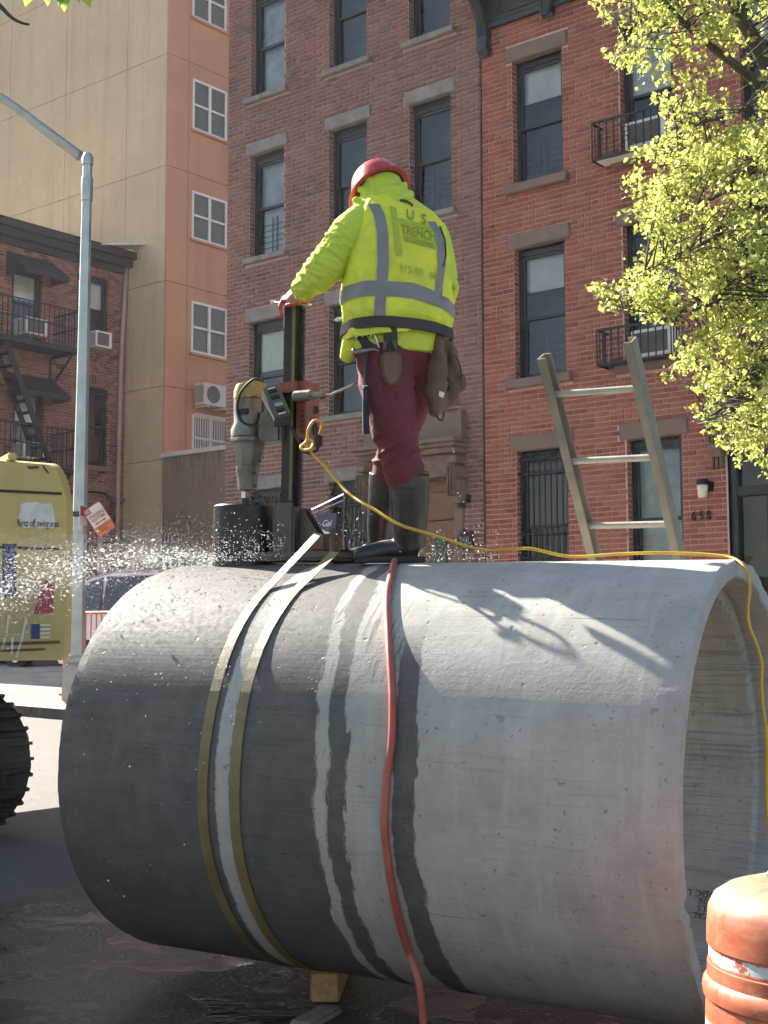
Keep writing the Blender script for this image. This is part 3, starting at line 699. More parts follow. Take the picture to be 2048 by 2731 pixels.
# two condensers hung on the orange wall
m_beige = mat('ac_beige', (.52, .46, .41), .6, var=.08, bump=.1)
for px, py, lab in ((545, 1060, 'beige condenser unit hung on the orange stucco wall, whole in view'), (606, 1068, 'beige condenser unit on the orange wall half hidden by the brick house')):
    v, z = ov(px, py); r = empty('condenser_unit', uv2w(uC+.1, D_FAR+v, z), ROTF+rad(90)); tag(r, lab, 'air conditioner')
    mb = MB(); mb.box(-.44, .40, -.36, 0, -.28, .28); mb.build('casing', m_beige, r, bevel=.015)
    mb = MB(); mb.lathe([(.0, 0), (.22, 0), (.22, .012), (0, .014)], 24, lambda p: (-.12+p[0], -.362-p[2], p[1])); mb.build('fan_grille', m_acgrill, r)
    mb = MB()
    for k in range(9): mb.box(-.444, -.43, -.33+k*.035, -.315+k*.035, -.22, .22)
    mb.build('coil_fins', m_acgrill, r)
    mb = MB(); mb.box(-.35, -.30, -.4, .1, -.33, -.285); mb.box(.25, .30, -.4, .1, -.33, -.285); mb.build('wall_bracket', m_beige, r)
# yard wall with white coping
zw = fu(446, 1207, D_FAR)[1]; uw1 = uA0+3.0
yw = empty('yard_wall', uv2w(uC, D_FAR, zgT), ROTF); tag(yw, 'stained brown stucco yard wall with white coping beside the brick house', 'wall')
mb = MB(); mb.box(.01, uw1-uC, -.02, .22, -.2, ZT(zw)-.12); wl = mb.build('wall_body', None, yw)
def stain_mat():
    t = NT('stucco_stained'); co = t.coord(); n = t.noise(co, 1.2, 4); st = t.noise(t.coord('Object', (5, 1, .35)), 2.2, 4, .6)
    sx = t.new('ShaderNodeSeparateXYZ'); t.put(sx.inputs[0], co); top = t.sstep(sx.outputs[2], ZT(zw)-1.3, ZT(zw)-.15)
    b = t.mix(n, (.21, .155, .115), (.285, .215, .16)); b = t.mix(t.math('MULTIPLY', t.ramp(st, [(.48, 0.0), (.7, .9)]), top), b, (.085, .07, .062))
    return t.fin(b, .92, 0, t.bump(t.noise(co, 45, 3), .5, .006), .2)
wl.data.materials.clear(); wl.data.materials.append(stain_mat())
mb = MB(); mb.box(-.02, uw1-uC, -.08, .28, ZT(zw)-.12, ZT(zw)-.03); mb.box(.0, uw1-uC, -.05, .25, ZT(zw)-.03, ZT(zw)); mb.build('coping', mat('coping_white', (.62, .56, .54), .7, var=.1), yw, bevel=.012)
pu, pz = fu(447, 1436, D_FAR)
mb = MB(); mb.box(pu-uC-.075, pu-uC+.075, -.045, -.022, ZT(pz)-.11, ZT(pz)+.11); sg = mb.build('wall_plaque', mat('plaque_border', (.32, .32, .34), .6), yw)
mb = MB(); mb.box(pu-uC-.055, pu-uC+.055, -.05, -.045, ZT(pz)-.08, ZT(pz)+.09); mb.build('plaque_face', mat('plaque_dark', (.05, .06, .09), .5), sg)

# ================================================================== old brick tenement with fire escape, far left
uL = fu(336, 800, D_FAR)[0]; zgL = gzuv(uL, D_FAR)
ten = empty('brick_tenement', uv2w(uL, D_FAR, zgL), ROTF+rad(90)); tag(ten, 'dark old brick tenement with black fire escape and awnings, beyond the lamp post', 'building')
# local frame: x = depth beyond the corner (FN), y = -FX (into the building), z up
def lv(x, y): P = on_plane(x, y, FX, uL); return float(P@FN)-D_FAR, float(P[2])
ZL = lambda z: z-zgL
v_left = lv(-420, 800)[0]
zLc0 = lv(200, 700)[1]; zLc1 = lv(200, 651)[1]
def wn4(x0, x1, yt, yb, xr): a = lv(x0, (yt+yb)/2)[0]; b = lv(x1, (yt+yb)/2)[0]; return (a, b, lv(xr, yb)[1], lv(xr, yt)[1])
W = [wn4(30, 113, 716, 903, 70), wn4(204, 290, 745, 934, 290), wn4(34, 116, 1035, 1235, 75), wn4(203, 288, 1038, 1246, 288)]
sp_ = W[1][0]-W[0][0]
W += [(q[0]-2*sp_*1.02, q[1]-2*sp_*1.02, q[2], q[3]) for q in (W[0], W[2])]
mb = MB(); panel_sheet(mb, v_left, 0, zgL-.3, zLc1, W, 0.0, lambda u: u, ZL)
mb.add([(v_left, 0, 0), (v_left, 8, 0), (v_left, 8, ZL(zLc1)), (v_left, 0, ZL(zLc1))], [(0, 1, 2, 3)]); mb.add([(v_left, 0, ZL(zLc1)), (0, 0, ZL(zLc1)), (0, 8, ZL(zLc1)), (v_left, 8, ZL(zLc1))], [(0, 1, 2, 3)])
mb.build('wall', m_mortL, ten)
def lworld(u, v, z): return FN*(u+D_FAR)+FX*(uL)+np.array([0, 0, z])
brick_face(ten, v_left, 0, zgL, zLc0, W, .072, .22, .014, m_brickL, lambda u: u, ZL, lworld, 0, lambda x, y: False)
for i, q in enumerate(W):
    make_window(ten, lambda u: u, ZL, q[0], q[1], q[2], q[3], .10, fr=.09, mid=.5, back='room', shade=.42 if i in (0, 1, 2) else None, name='window')
    for uu, sd in ((q[0], 1), (q[1], -1)): reveal_bricks(ten, uu, 0.0, .6, q[2], q[3], .072, .014, m_brickL, m_mortL, lambda u: u, ZL, sd)
    mb = MB(); mb.box(q[0]-.08, q[1]+.08, -.07, .1, ZL(q[2])-.13, ZL(q[2])); mb.build('sill', m_stoneB, ten, bevel=.01)
    if i in (1, 3):                                               # segmental arch of bricks on end
        n = 11; xc = (q[0]+q[1])/2; hw = (q[1]-q[0])/2+.06
        for k in range(n):
            t_ = (k+.5)/n*2-1; zz = ZL(q[3])-.03+.13*(1-t_*t_); mb = MB(); mb.obox((xc+t_*hw, -.005, zz+.09), (.036, 0, 0), (0, .022, 0), (-.02*t_*2, 0, .095), random.random()); mb.build('arch_brick', m_brickL, ten)
mb = MB(); zc = ZL(zLc0); mb.box(v_left, .02, -.10, .1, zc, zc+.16); mb.box(v_left, .06, -.28, .1, zc+.163, zc+.34); mb.box(v_left, .06, -.42, .1, zc+.343, zc+.50); mb.box(v_left, .10, -.48, .1, zc+.503, ZL(zLc1)+.04)
mb.build('cornice', mat('cornice_black', (.022, .018, .020), .7, var=.3, bump=.2), ten, bevel=.015)
mb = MB(); mb.bar((-1.1, -.2, ZL(zLc1)+.03), (.25, -.55, ZL(zLc1)+.28), .5, .05); mb.box(.0, .24, -.5, -.1, ZL(zLc1)-.16, ZL(zLc1)+.1); mb.build('gutter_flashing', mat('flashing', (.62, .60, .60), .5), ten)
m_awn = mat('awning_black', (.020, .021, .026), .75, var=.3, bump=.2)
for q in (W[0], W[2], W[4], W[5]):
    mb = MB(); a, b, z1_ = q[0]-.18, q[1]+.22, ZL(q[3])+.30; o_ = .75; dz = .50
    mb.add([(a, -.02, z1_), (b, -.02, z1_), (b, -o_, z1_-dz), (a, -o_, z1_-dz), (a, -o_, z1_-dz-.12), (b, -o_, z1_-dz-.12), (a, -.02, z1_-dz-.1), (b, -.02, z1_-dz-.1)], [(0, 1, 2, 3), (3, 2, 5, 4), (0, 3, 4, 6), (1, 7, 5, 2)])
    mb.build('awning', m_awn, ten)
# fire escape balconies, rails and stair
OUT = .95
def fe(v0, v1, zf, tag_):
    mb = MB(); zf = ZL(zf)
    for k in range(9): yy = -.06-OUT*k/8.6; mb.box(v0, v1, yy-.05, yy, zf-.03, zf)
    mb.box(v0, v1, -OUT-.07, -OUT-.02, zf-.11, zf+.02); mb.box(v1-.05, v1, -OUT, 0, zf-.11, zf+.02)
    b = mb.build('fire_escape_balcony', m_iron, ten)
    mb = MB()
    for zz in (.5, .92): mb.box(v0, v1, -OUT-.04, -OUT-.01, zf+zz-.015, zf+zz+.015); mb.box(v1-.03, v1, -OUT, 0, zf+zz-.015, zf+zz+.015)
    n = int((v1-v0)/.14)
    for k in range(n+1): vv = v0+(v1-v0)*k/n; mb.box(vv-.008, vv+.008, -OUT-.034, -OUT-.018, zf, zf+.92)
    for k in range(1, 8): yy = -OUT*k/8; mb.box(v1-.024, v1-.008, yy-.008, yy+.008, zf, zf+.92)
    mb.build('railing', m_iron, b)
    for vv in (v1-.1, v0+.3): mb = MB(); mb.bar((vv, -OUT+.05, zf-.1), (vv, -.02, zf-.85), .035, .035); mb.bar((vv, -.03, zf-.1), (vv, -.03, zf-.9), .035, .035); mb.build('support_bracket', m_iron, b)
zf1 = lv(133, 946)[1]; zf2 = lv(133, 1262)[1]; vr = lv(133, 946)[0]+.1
fe(v_left+1.0, vr, zf1, 1); fe(v_left+1.0, vr, zf2, 2)
mb = MB(); va, za = lv(-45, 905); vb, zb = lv(78, 1245)
for yy in (-.35, -.80): mb.bar((va, yy, ZL(za)), (vb, yy, ZL(zb)), .03, .14)
for k in range(11): t_ = (k+.5)/11; mb.box(va+(vb-va)*t_-.09, va+(vb-va)*t_+.09, -.80, -.35, ZL(za+(zb-za)*t_)-.015, ZL(za+(zb-za)*t_)+.015)
mb.build('fire_escape_stair', m_iron, ten)
for px, py, w_, lab in ((73, 899, .60, 'white window air conditioner on the upper fire escape of the tenement'), (252, 932, .50, 'white window air conditioner in the arched tenement window beside the lamp post'), (68, 1228, .62, 'white window air conditioner behind the fire escape stair, lower floor')):
    v, z = lv(px, py); air_conditioner(lworld(v, 0, z)-FX*.05, ROTF+rad(90), w_, .40, .42, lab)
mb = MB(); mb.tube([np.array([v, -.09, ZL(z)]) for v, z in (lv(331, 716), lv(322, 860), lv(316, 985), lv(311, 1180), lv(308, 1330), lv(307, 1560))], .062, 8); mb.build('downpipe', mat('downpipe_pink', (.42, .30, .28), .6, var=.15, dirt=(.2, .12, .1)), ten, smooth=True)
mb = MB(); mb.tube([np.array([v, -.12, ZL(z)]) for v, z in (lv(258, 1430), lv(257, 1640))], .07, 8); mb.build('downpipe', _mc['downpipe_pink'], ten, smooth=True)
mb = MB(); pts = [lv(165, 1315), lv(230, 1312), lv(275, 1318), lv(300, 1345), lv(332, 1330)]
mb.tube(smoothpath([np.array([v, -.08, ZL(z)]) for v, z in pts], 5), .022, 5); pts = [lv(275, 1315), lv(290, 1340), lv(297, 1395)]; mb.tube(smoothpath([np.array([v, -.1, ZL(z)]) for v, z in pts], 5), .02, 5); mb.build('wall_cable', m_iron, ten)
v, z = lv(190, 1375); mb = MB(); mb.box(v-.16, v+.16, -.18, 0, ZL(z)-.33, ZL(z)+.33); mb.build('meter_box', mat('meter_grey', (.16, .15, .145), .6), ten, bevel=.02)

# ================================================================== street lamp and its signs
m_galv = mat('galvanised', (.40, .44, .44), .42, .55, var=.16, vs=4, bump=.12, bs=40)
lx, ly = dep(205, 1700, 18.2)[:2]; lz = float(gz(lx, ly))+.15
lamp = empty('street_lamp', (lx, ly, lz)); tag(lamp, 'grey galvanised street lamp post with long arm beside the excavator', 'street lamp')
ht = dep(213, 378, 18.2)[2]-lz
mb = MB(); mb.lathe([(.115, 0), (.112, .4), (.066, ht)], 8, lambda p: (p[0]+.028*p[2]/ht, p[1], p[2])); mb.build('pole', m_galv, lamp)
mb = MB(); mb.lathe([(.078, ht-.10), (.080, ht), (.05, ht+.06), (.0, ht+.075)], 16, lambda p: (p[0]+.028, p[1], p[2])); mb.build('cap', m_galv, lamp, smooth=True, sharp=40); mb = MB(); mb.lathe([(.075, ht-.62), (.082, ht-.60), (.082, ht-.30), (.075, ht-.28)], 16, lambda p: (p[0]+.028, p[1], p[2])); mb.build('arm_clamp', m_galv, lamp, smooth=True, sharp=40)
a_ = dep(214, 417, 18.2)-np.array([lx, ly, lz]); b_ = dep(-8, 255, 17.4)-np.array([lx, ly, lz]); c_ = b_+(b_-a_)*.55+np.array([0, 0, -.25])
mb = MB(); mb.tube(smoothpath([a_, a_+(b_-a_)*.5+np.array([0, 0, .01]), b_, c_], 6), [(.055-.0008*i, .075-.0012*i) for i in range(19)], 10); mb.build('arm', m_galv, lamp, smooth=True)
mb = MB(); mb.lathe([(.0, .12), (.16, .1), (.22, 0), (.18, -.06), (0, -.07)], 16, lambda p: tuple(c_+np.array([p[0]*2-.3, p[1], p[2]-.02]))); mb.build('lamp_head', m_galv, lamp, smooth=True)
mb = MB(); mb.box(-.16, .16, -.16, .16, 0, .50); mb.box(-.135, .135, -.135, .135, .503, .62); mb.build('base_casting', mat('base_grey', (.36, .38, .39), .6, var=.1), lamp, bevel=.025)
mb = MB(); mb.box(-.13, .10, -.16, -.08, dep(205, 1370, 18.2)[2]-lz-.03, dep(205, 1370, 18.2)[2]-lz+.03); mb.build('sign_clamp', m_iron, lamp)
# parking sign, knocked askew
sc_ = dep(264.5, 1384.5, 17.95); r_ = rad(33)
sgn = empty('parking_sign', sc_); sgn.rotation_euler = (0, 0, 0)
tag(sgn, 'tilted red and white no standing sign hanging from the lamp post', 'sign')
m_sw = mat('sign_white', (.66, .63, .60), .45, var=.06, bump=0); m_sr = mat('sign_red', (.40, .045, .035), .45, var=.1, bump=0); m_so = mat('sign_orange', (.55, .15, .035), .45, var=.1, bump=0)
ex = np.array([math.cos(r_), -.05, math.sin(r_)]); ez = np.array([-math.sin(r_), 0, math.cos(r_)])
def SM(p): q = ex*p[0]+ez*p[1]; return (q[0], q[1]-p[2], q[2])
def rrect(w_, h_, r, cx=0, cy=0):
    o = []
    for qx, qy, a0 in ((1, 1, 0), (-1, 1, 90), (-1, -1, 180), (1, -1, 270)):
        for k in range(4): a = rad(a0+30*k); o.append((cx+qx*(w_/2-r)+r*math.cos(a), cy+qy*(h_/2-r)+r*math.sin(a)))
    return o
SWd, SHt = .275, .42
mb = MB(); mb.prism(rrect(SWd, SHt, .03), 0, .004, SM); plate = mb.build('plate', m_sr, sgn)
mb = MB(); mb.prism(rrect(SWd-.022, SHt-.022, .022), .0045, .006, SM); mb.build('face', m_sw, plate)
mb = MB(); mb.prism(rrect(SWd-.022, .125, .02, 0, -SHt/2+.074), .0065, .0075, SM); mb.build('orange_panel', m_so, plate)
mb = MB(); mb.prism(rrect(.085, .07, .01, -.082, SHt/2-.052), .0065, .0075, SM); mb.build('red_box', m_sr, plate)
mb = MB(); mb.prism([(-.085, -.036), (-.055, -.016), (-.055, -.028), (.055, -.028), (.055, -.016), (.085, -.036), (.055, -.056), (.055, -.044), (-.055, -.044), (-.055, -.056)], .0065, .0075, SM); mb.build('arrow', m_sr, plate)
def sign_text(t_, size, x, y, m, sx=1.0, lift=.0085):
    o = text_mesh(t_, size, 0.0005, 'lettering', m, sgn, (0, 0, 0), sx=1.0, bold=.001); me = o.data
    for v in me.vertices: v.co = Vector(SM((v.co.x*sx+x, v.co.y+y, lift+v.co.z)))
    o.rotation_euler = (0, 0, 0); return o
sign_text('NO', .060, -.082, SHt/2-.052, m_sw, .8, .009); sign_text('STANDING', .062, .004, .072, m_sr, .72); sign_text('ANYTIME', .062, .004, .018, m_sr, .78)
for k, t_ in enumerate(('OTHER TIMES', 'SEE SIGN')): sign_text(t_, .030, 0, -SHt/2+.095-.04*k, m_sr, .8, .009)
sc2 = dep(222, 1374, 18.0); sg2 = empty('street_sign', sc2); tag(sg2, 'edge-on red and white sign clamped to the lamp post', 'sign')
mb = MB(); mb.obox((0, 0, 0), (.022, .12, 0), (.003, -.0006, 0), (0, 0, .13)); mb.build('plate', m_sw, sg2); mb = MB(); mb.obox((.0035, -.0, .05), (.0195, .105, 0), (.003, -.0006, 0), (0, 0, .06)); mb.build('red_field', m_sr, sg2)

# ================================================================== parked cars
def make_car(name, loc, rz, paint, label, L=4.5, Wd=1.84, H=1.66, mirror=1):
    r = empty(name, loc, rz); tag(r, label, 'car')
    m_glass = mat('car_glass', (.012, .013, .015), .06, var=0, bump=0); m_tyre = mat('tyre', (.015, .015, .016), .85, bump=.2); m_rim = mat('rim', (.42, .42, .43), .35, .8, bump=0); m_tail = mat('tail_lamp', (.25, .012, .012), .2, bump=0); m_head = mat('head_lamp', (.6, .62, .64), .15, bump=0)
    h = L/2
    prof = [(-h, .42), (-h-.03, .70), (-h+.03, .98), (-h+.16, 1.08), (-h+.30, H*.80), (-h+.62, H*.95), (-h+1.2, H), (-.0, H*.985), (.55, H*.93), (1.05, 1.10), (h-.35, .98), (h-.05, .80), (h, .55), (h-.03, .30), (-h+.1, .30)]
    mb = MB(); n = len(prof); rings = []
    ys = [-1, -.97, -.86, -.5, 0, .5, .86, .97, 1]
    for t_ in ys:
        ring = []
        for x, z in prof:
            k = 1.0 if z < 1.05 else 1-.20*(z-1.05)/(H-1.05)
            e = abs(t_) ** 6; zz = z-(.05 if abs(t_) > .95 and z > .9 else 0)
            ring.append((x*(1-.035*e), t_*Wd/2*k, zz))
        rings.append(ring)
    vs = [p for rg in rings for p in rg]; fs = []
    for j in range(len(ys)-1):
        for i in range(n): i2 = (i+1) % n; fs.append((j*n+i, j*n+i2, (j+1)*n+i2, (j+1)*n+i))
    fs += [tuple(range(n)), tuple((len(ys)-1)*n+i for i in range(n-1, -1, -1))]
    mb.add(vs, fs); mb.build('body', paint, r, smooth=True, sharp=38)
    k = lambda z: Wd/2*(1-.20*(z-1.05)/(H-1.05))
    for s_ in (-1, 1):
        for poly in ([(-h+.42, 1.12), (-h+.60, H*.89), (-h+1.02, H*.935), (-h+1.12, 1.10)], [(-h+1.18, 1.10), (-h+1.10, H*.94), (-.05, H*.935), (.02, 1.09)], [(.10, 1.09), (.03, H*.93), (.48, H*.88), (.86, 1.10)]):
            mb = MB(); mb.prism(poly, 0, .012, lambda p: (p[0], s_*(k(p[1])+p[2]-.012), p[1])); mb.build('side_window', m_glass, r)
        mb = MB(); mb.box(-h-.035, -h+.16, s_*Wd/2*.98-.16 if s_ > 0 else -Wd/2*.98, s_*Wd/2*.98 if s_ > 0 else -Wd/2*.98+.16, .86, 1.02); mb.build('tail_light', m_tail, r, bevel=.02)
        mb = MB(); mb.box(h-.20, h+.0, s_*Wd/2*.9-.14, s_*Wd/2*.9+.04, .66, .80); mb.build('headlight', m_head, r, bevel=.02)
        mb = MB(); mb.box(.72, .86, s_*(Wd/2+.03)-.09, s_*(Wd/2+.03)+.09, 1.06, 1.18); mb.build('door_mirror', paint, r, bevel=.03)
        mb = MB(); mb.box(-.55, -.38, s_*(Wd/2)-.012, s_*(Wd/2)+.018, .98, 1.01); mb.box(.35, .52, s_*(Wd/2)-.012, s_*(Wd/2)+.018, .98, 1.01); mb.build('door_handles', paint, r)
        for wx in (-h+.82, h-.88):
            mb = MB(); mb.lathe([(.20, -.11), (.32, -.11), (.345, -.07), (.345, .07), (.32, .11), (.20, .11)], 24, lambda p: (wx+p[0], s_*(Wd/2-.10)+p[2], .345+p[1]), cap=False); wh = mb.build('wheel', m_tyre, r, smooth=True, sharp=40)
            mb = MB(); mb.lathe([(0, .085), (.20, .10), (.22, .09)], 20, lambda p: (wx+p[0], s_*(Wd/2-.10+p[2]), .345+p[1]), cap=False); mb.build('rim', m_rim, wh)
    for poly, nm in (([(.60, H*.925), (1.06, 1.12)], 'windscreen'), ([(-h+.55, H*.925), (-h+.24, 1.14)], 'rear_window')):
        (x0, z0), (x1, z1) = poly; mb = MB(); o = .03 if nm == 'windscreen' else -.03
        mb.add([(x0+o, -.62, z0), (x0+o, .62, z0), (x1+o, .72, z1), (x1+o, -.72, z1)], [(0, 1, 2, 3)]); mb.build(nm, m_glass, r)
    mb = MB(); mb.box(-h-.05, -h-.02, -.26, .26, .55, .68); mb.build('number_plate', m_white, r)
    return r
def car_paint(name, c):
    t = NT(name); t.b.inputs['Coat Weight'].default_value = .8; t.b.inputs['Coat Roughness'].default_value = .06
    return t.fin(c, .45, .25)
u0_, z0_ = fu(236, 1600, 13.9); P_ = uv2w(u0_+2.55, 13.9, 0)
make_car('parked_car', (P_[0], P_[1], float(gz(P_[0], P_[1]))+.16), ROTF, car_paint('maroon_sheen_paint', (.55, .44, .46)), 'maroon car paled by a painted sky sheen, with dark windows, parked behind the lamp post', H=1.72)  # pale pink tone puts the sky's reflection into the maroon
u1_, _ = fu(212, 1600, 15.9); P_ = uv2w(u1_-2.1, 15.9, 0)
make_car('parked_car', (P_[0], P_[1], float(gz(P_[0], P_[1]))+.02), ROTF+math.pi, car_paint('white_car_paint', (.72, .73, .74)), 'white car half hidden between the excavator and the lamp post', H=1.45)
# ================================================================== crowd barrier
m_bo = mat('barrier_orange', (.55, .12, .045), .5, var=.2, dirt=(.3, .1, .06), bump=.1)
c0_ = dep(172, 1760, 19.2); c1_ = c0_+FX*2.3
br = empty('crowd_barrier', (c0_[0], c0_[1], float(gz(c0_[0], c0_[1]))+.15), ROTF); tag(br, 'orange tubular crowd barrier standing behind the lamp post base', 'barrier')
hb = dep(178, 1636, 19.2)[2]-(float(gz(c0_[0], c0_[1]))+.15)
mb = MB(); mb.tube(smoothpath([(0, 0, 0), (0, 0, hb-.15), (.05, 0, hb-.04), (.16, 0, hb), (1.2, 0, hb), (2.14, 0, hb), (2.25, 0, hb-.04), (2.3, 0, hb-.15), (2.3, 0, 0)], 5), .022, 8); mb.build('frame', m_bo, br, smooth=True)
mb = MB(); mb.tube([(.04, 0, .18), (2.26, 0, .18)], .016, 8); mb.build('bottom_rail', m_bo, br)
for k in range(19):
    mb = MB(); x = .12+k*.115; mb.tube([(x, 0, .18), (x, 0, hb)], .009, 6); mb.build('upright', m_bo, br)
for x in (.3, 2.0): mb = MB(); mb.bar((x, -.3, .02), (x, .3, .02), .05, .03); mb.bar((x, 0, .03), (x, 0, .17), .04, .03); mb.build('foot', m_bo, br)

# ================================================================== excavator
m_yel = mat('machine_yellow', (.52, .39, .13), .5, var=.14, vs=2.0, bump=.08, bs=20, dirt=(.36, .28, .13), ds=1.6, da=.7)
m_blk = mat('machine_black', (.022, .021, .022), .75, var=.3, bump=.3, bs=30, dirt=(.06, .045, .035), ds=4, da=.6)
m_mud = mat('track_steel', (.030, .027, .026), .6, .4, var=.4, vs=5, bump=.4, bs=25, bd=.01, dirt=(.085, .065, .05), ds=3, da=.55)
tt = np.array([.879, -.477, 0]); tw = np.array([.477, .879, 0])
E_ = dep(90, 2060, 10.1); E_[2] = 0
EXC = E_-1.40*tw-2.25*tt; gzx = float(gz(EXC[0], EXC[1]))
exc = empty('excavator', (EXC[0], EXC[1], gzx)); exc.rotation_euler = (0, 0, math.atan2(tt[1], tt[0])); tag(exc, 'big yellow tracked excavator with worn decals, cut off at the edge', 'excavator')
# local: x = travel direction, y = left (away from the camera)
TL, TR_, TW = 1.70, .50, .62
def track(y0):
    rt = MB(); n1 = 14; pts = []
    for k in range(n1): pts.append((-TL+2*TL*k/(n1-1), 2*TR_+.04, 0, 1))
    path = []
    for k in range(46):
        per = 4*TL+2*math.pi*TR_; s = per*k/46
        if s < 2*TL: path.append((-TL+s, 2*TR_, 0.0))
        elif s < 2*TL+math.pi*TR_: a = (s-2*TL)/TR_; path.append((TL+TR_*math.sin(a), TR_+TR_*math.cos(a), a))
        elif s < 4*TL+math.pi*TR_: q = s-2*TL-math.pi*TR_; path.append((TL-q, 0.0, math.pi))
        else: a = (s-4*TL-math.pi*TR_)/TR_; path.append((-TL-TR_*math.sin(a), TR_-TR_*math.cos(a), math.pi+a))
    tr = MB(); tr.prism([(x*.97, TR_+(z-TR_)*.80) for x, z, _ in path], y0-TW*.2, y0+TW*.2, lambda p: (p[0], p[2], p[1]+.04)); t_ob = tr.build('track_frame', m_mud, exc)
    pb = MB(); h = per/92*1.02
    pb.box(-h, h, -TW/2, TW/2, -.012, .014)
    for q in (-.52, .52): pb.box(q*h-.012, q*h+.012, -TW/2, TW/2, .014, .048)
    proto = pb.build('track_shoe', m_mud, t_ob)
    for k, (x, z, a) in enumerate(path):
        o = proto if k == 0 else proto.copy()
        if k: col.objects.link(o); o.parent = t_ob
        o.location = (x, y0, z+.045); o.rotation_euler = (0, a, 0)
    return t_ob
track(1.40-TW/2); track(-1.40+TW/2)
mb = MB(); mb.box(-1.1, 1.1, -.8, .8, .42, .85); mb.lathe([(.62, .85), (.62, 1.18)], 28); mb.build('undercarriage', m_mud, exc, bevel=.03)
# upper works: slewed so the counterweight points right and away
up = bpy.data.objects.new('upper_works', None); col.objects.link(up); up.parent = exc; up.location = (0, 0, 0); ua = math.atan2(.469, .883)-math.atan2(tt[1], tt[0])
Pr = dep(168, 1700, 9.8); cdir = np.array([.883, .469]); pdir = np.array([.469, -.883])
tail = float((np.array([Pr[0], Pr[1]])-EXC[:2])@cdir); side = float((np.array([Pr[0], Pr[1]])-EXC[:2])@pdir)
up.rotation_euler = (0, 0, ua)
zb_ = 1.6-(1757-1697)/3600*9.8-gzx; zt_ = 1.6+(1697-1224)/3600*9.8-gzx
hh = zt_-zb_
# side profile (x along tail, z); y = -side is towards the camera
def roundtop(x0, x1, z0, z1, r):
    return [(x0, z0), (x1-.03, z0), (x1, z0+.06)]+[(x1-r+r*math.cos(a), z1-.44+.44*math.sin(a)) for a in np.linspace(0, math.pi/2, 11)]+[(x0, z1+.02)]
BW = 2*side
mb = MB(); tail += .17; pf = roundtop(tail-1.15, tail, zb_, zt_, .15)
cuts = [-1, -.985, -.9, -.6, -.2, .2, .6, .9, .985, 1]; n = len(pf); vs = []
for t_ in cuts:
    ins = .16*abs(t_)**8
    for x, z in pf: vs.append((x-(ins if x > tail-.9 else 0), t_*side, z-(.03 if abs(t_) > .98 and z > zt_-.2 else 0)))
fs = [(j*n+i, j*n+(i+1) % n, (j+1)*n+(i+1) % n, (j+1)*n+i) for j in range(len(cuts)-1) for i in range(n)]+[tuple(range(n)), tuple((len(cuts)-1)*n+i for i in range(n-1, -1, -1))]
mb.add(vs, fs); cw = mb.build('counterweight', m_yel, up, smooth=True, sharp=35)
yS = -side-.001
for zz in (.165, .445): mb = MB(); mb.box(tail-1.14, tail-.20, yS-.006, yS+.02, zt_-hh*zz-.010, zt_-hh*zz+.010); mb.build('panel_seam', m_blk, cw)
def cwp(px, py):
    r = ray(px, py); n3 = np.array([pdir[0], pdir[1], 0]); dd = EXC[:2]@pdir+side+.004; P = CAM+r*(dd-CAM@n3)/(r@n3); return float((P[:2]-EXC[:2])@cdir), float(P[2])-gzx
def decal(pts, m, nm, lift=.004):
    mb = MB(); mb.prism([cwp(*p) for p in pts], 0, .002, lambda p: (p[0], -side-lift-p[2], p[1])); return mb.build(nm, m, cw)
m_dw = mat('decal_white', (.62, .62, .62), .5, var=.1, vs=8, dirt=(.45, .36, .15), ds=6, da=.6); m_db = mat('decal_blue', (.012, .035, .13), .5, var=.3, vs=6); m_dr = mat('decal_red', (.33, .03, .05), .5, var=.3, vs=6); m_drust = mat('decal_rust', (.12, .06, .03), .8, var=.3)
decal([(55, 1345), (70, 1340), (95, 1338), (112, 1344), (138, 1342), (143, 1362), (148, 1392), (142, 1410), (120, 1408), (104, 1411), (92, 1402), (72, 1410), (58, 1405), (55, 1392), (44, 1382), (50, 1374), (53, 1362)], m_dw, 'torn_sticker')
decal([(6, 1450), (44, 1450), (44, 1590), (6, 1594)], m_db, 'blue_stripe'); decal([(112, 1548), (145, 1548), (141, 1634), (90, 1637), (100, 1600)], m_dr, 'red_patch')
decal([(83, 1664), (106, 1664), (106, 1704), (83, 1704)], m_db, 'flag_canton')
for k in range(4): decal([(108, 1665+k*11), (134, 1664+k*11), (134, 1669+k*11), (108, 1670+k*11)], m_dw, 'flag_stripe')
for a_, b_ in (((88, 1568), (72, 1600)), ((62, 1575), (66, 1600)), ((14, 1690), (20, 1640)), ((40, 1755), (56, 1700)), ((56, 1700), (66, 1650)), ((2, 1735), (10, 1700)), ((28, 1745), (30, 1700))): decal([a_, (a_[0]+6, a_[1]), (b_[0]+7, b_[1]), (b_[0], b_[1])], m_dw, 'paint_scrawl')
decal([(70, 1243), (104, 1243), (104, 1249), (78, 1252)], m_drust, 'rust_patch'); decal([(110, 1240), (116, 1241), (132, 1262), (127, 1262)], m_drust, 'rust_patch')
decal([(0, 1713), (160, 1708), (160, 1716), (0, 1722)], m_drust, 'rust_patch'); decal([(0, 1732), (120, 1728), (120, 1734), (0, 1739)], m_drust, 'rust_patch')
cx_, cz_ = cwp(102, 1396)
o = text_mesh('Keep off swing area', .075, .0006, 'warning_lettering', m_blk, cw, (cx_, -side-.008, cz_), sx=.50)
mb = MB(); q0 = cwp(24, 1216); q1 = cwp(48, 1224); mb.box(q0[0], q1[0], -side+.02, -side+.5, zt_-.01, zt_+.045); mb.build('lifting_lug', m_yel, cw, bevel=.01)
mb = MB(); mb.box(tail-3.6, tail-1.16, -side+.04, side-.04, zb_-.05, zt_-.25); eng = mb.build('engine_house', m_yel, up, bevel=.05)
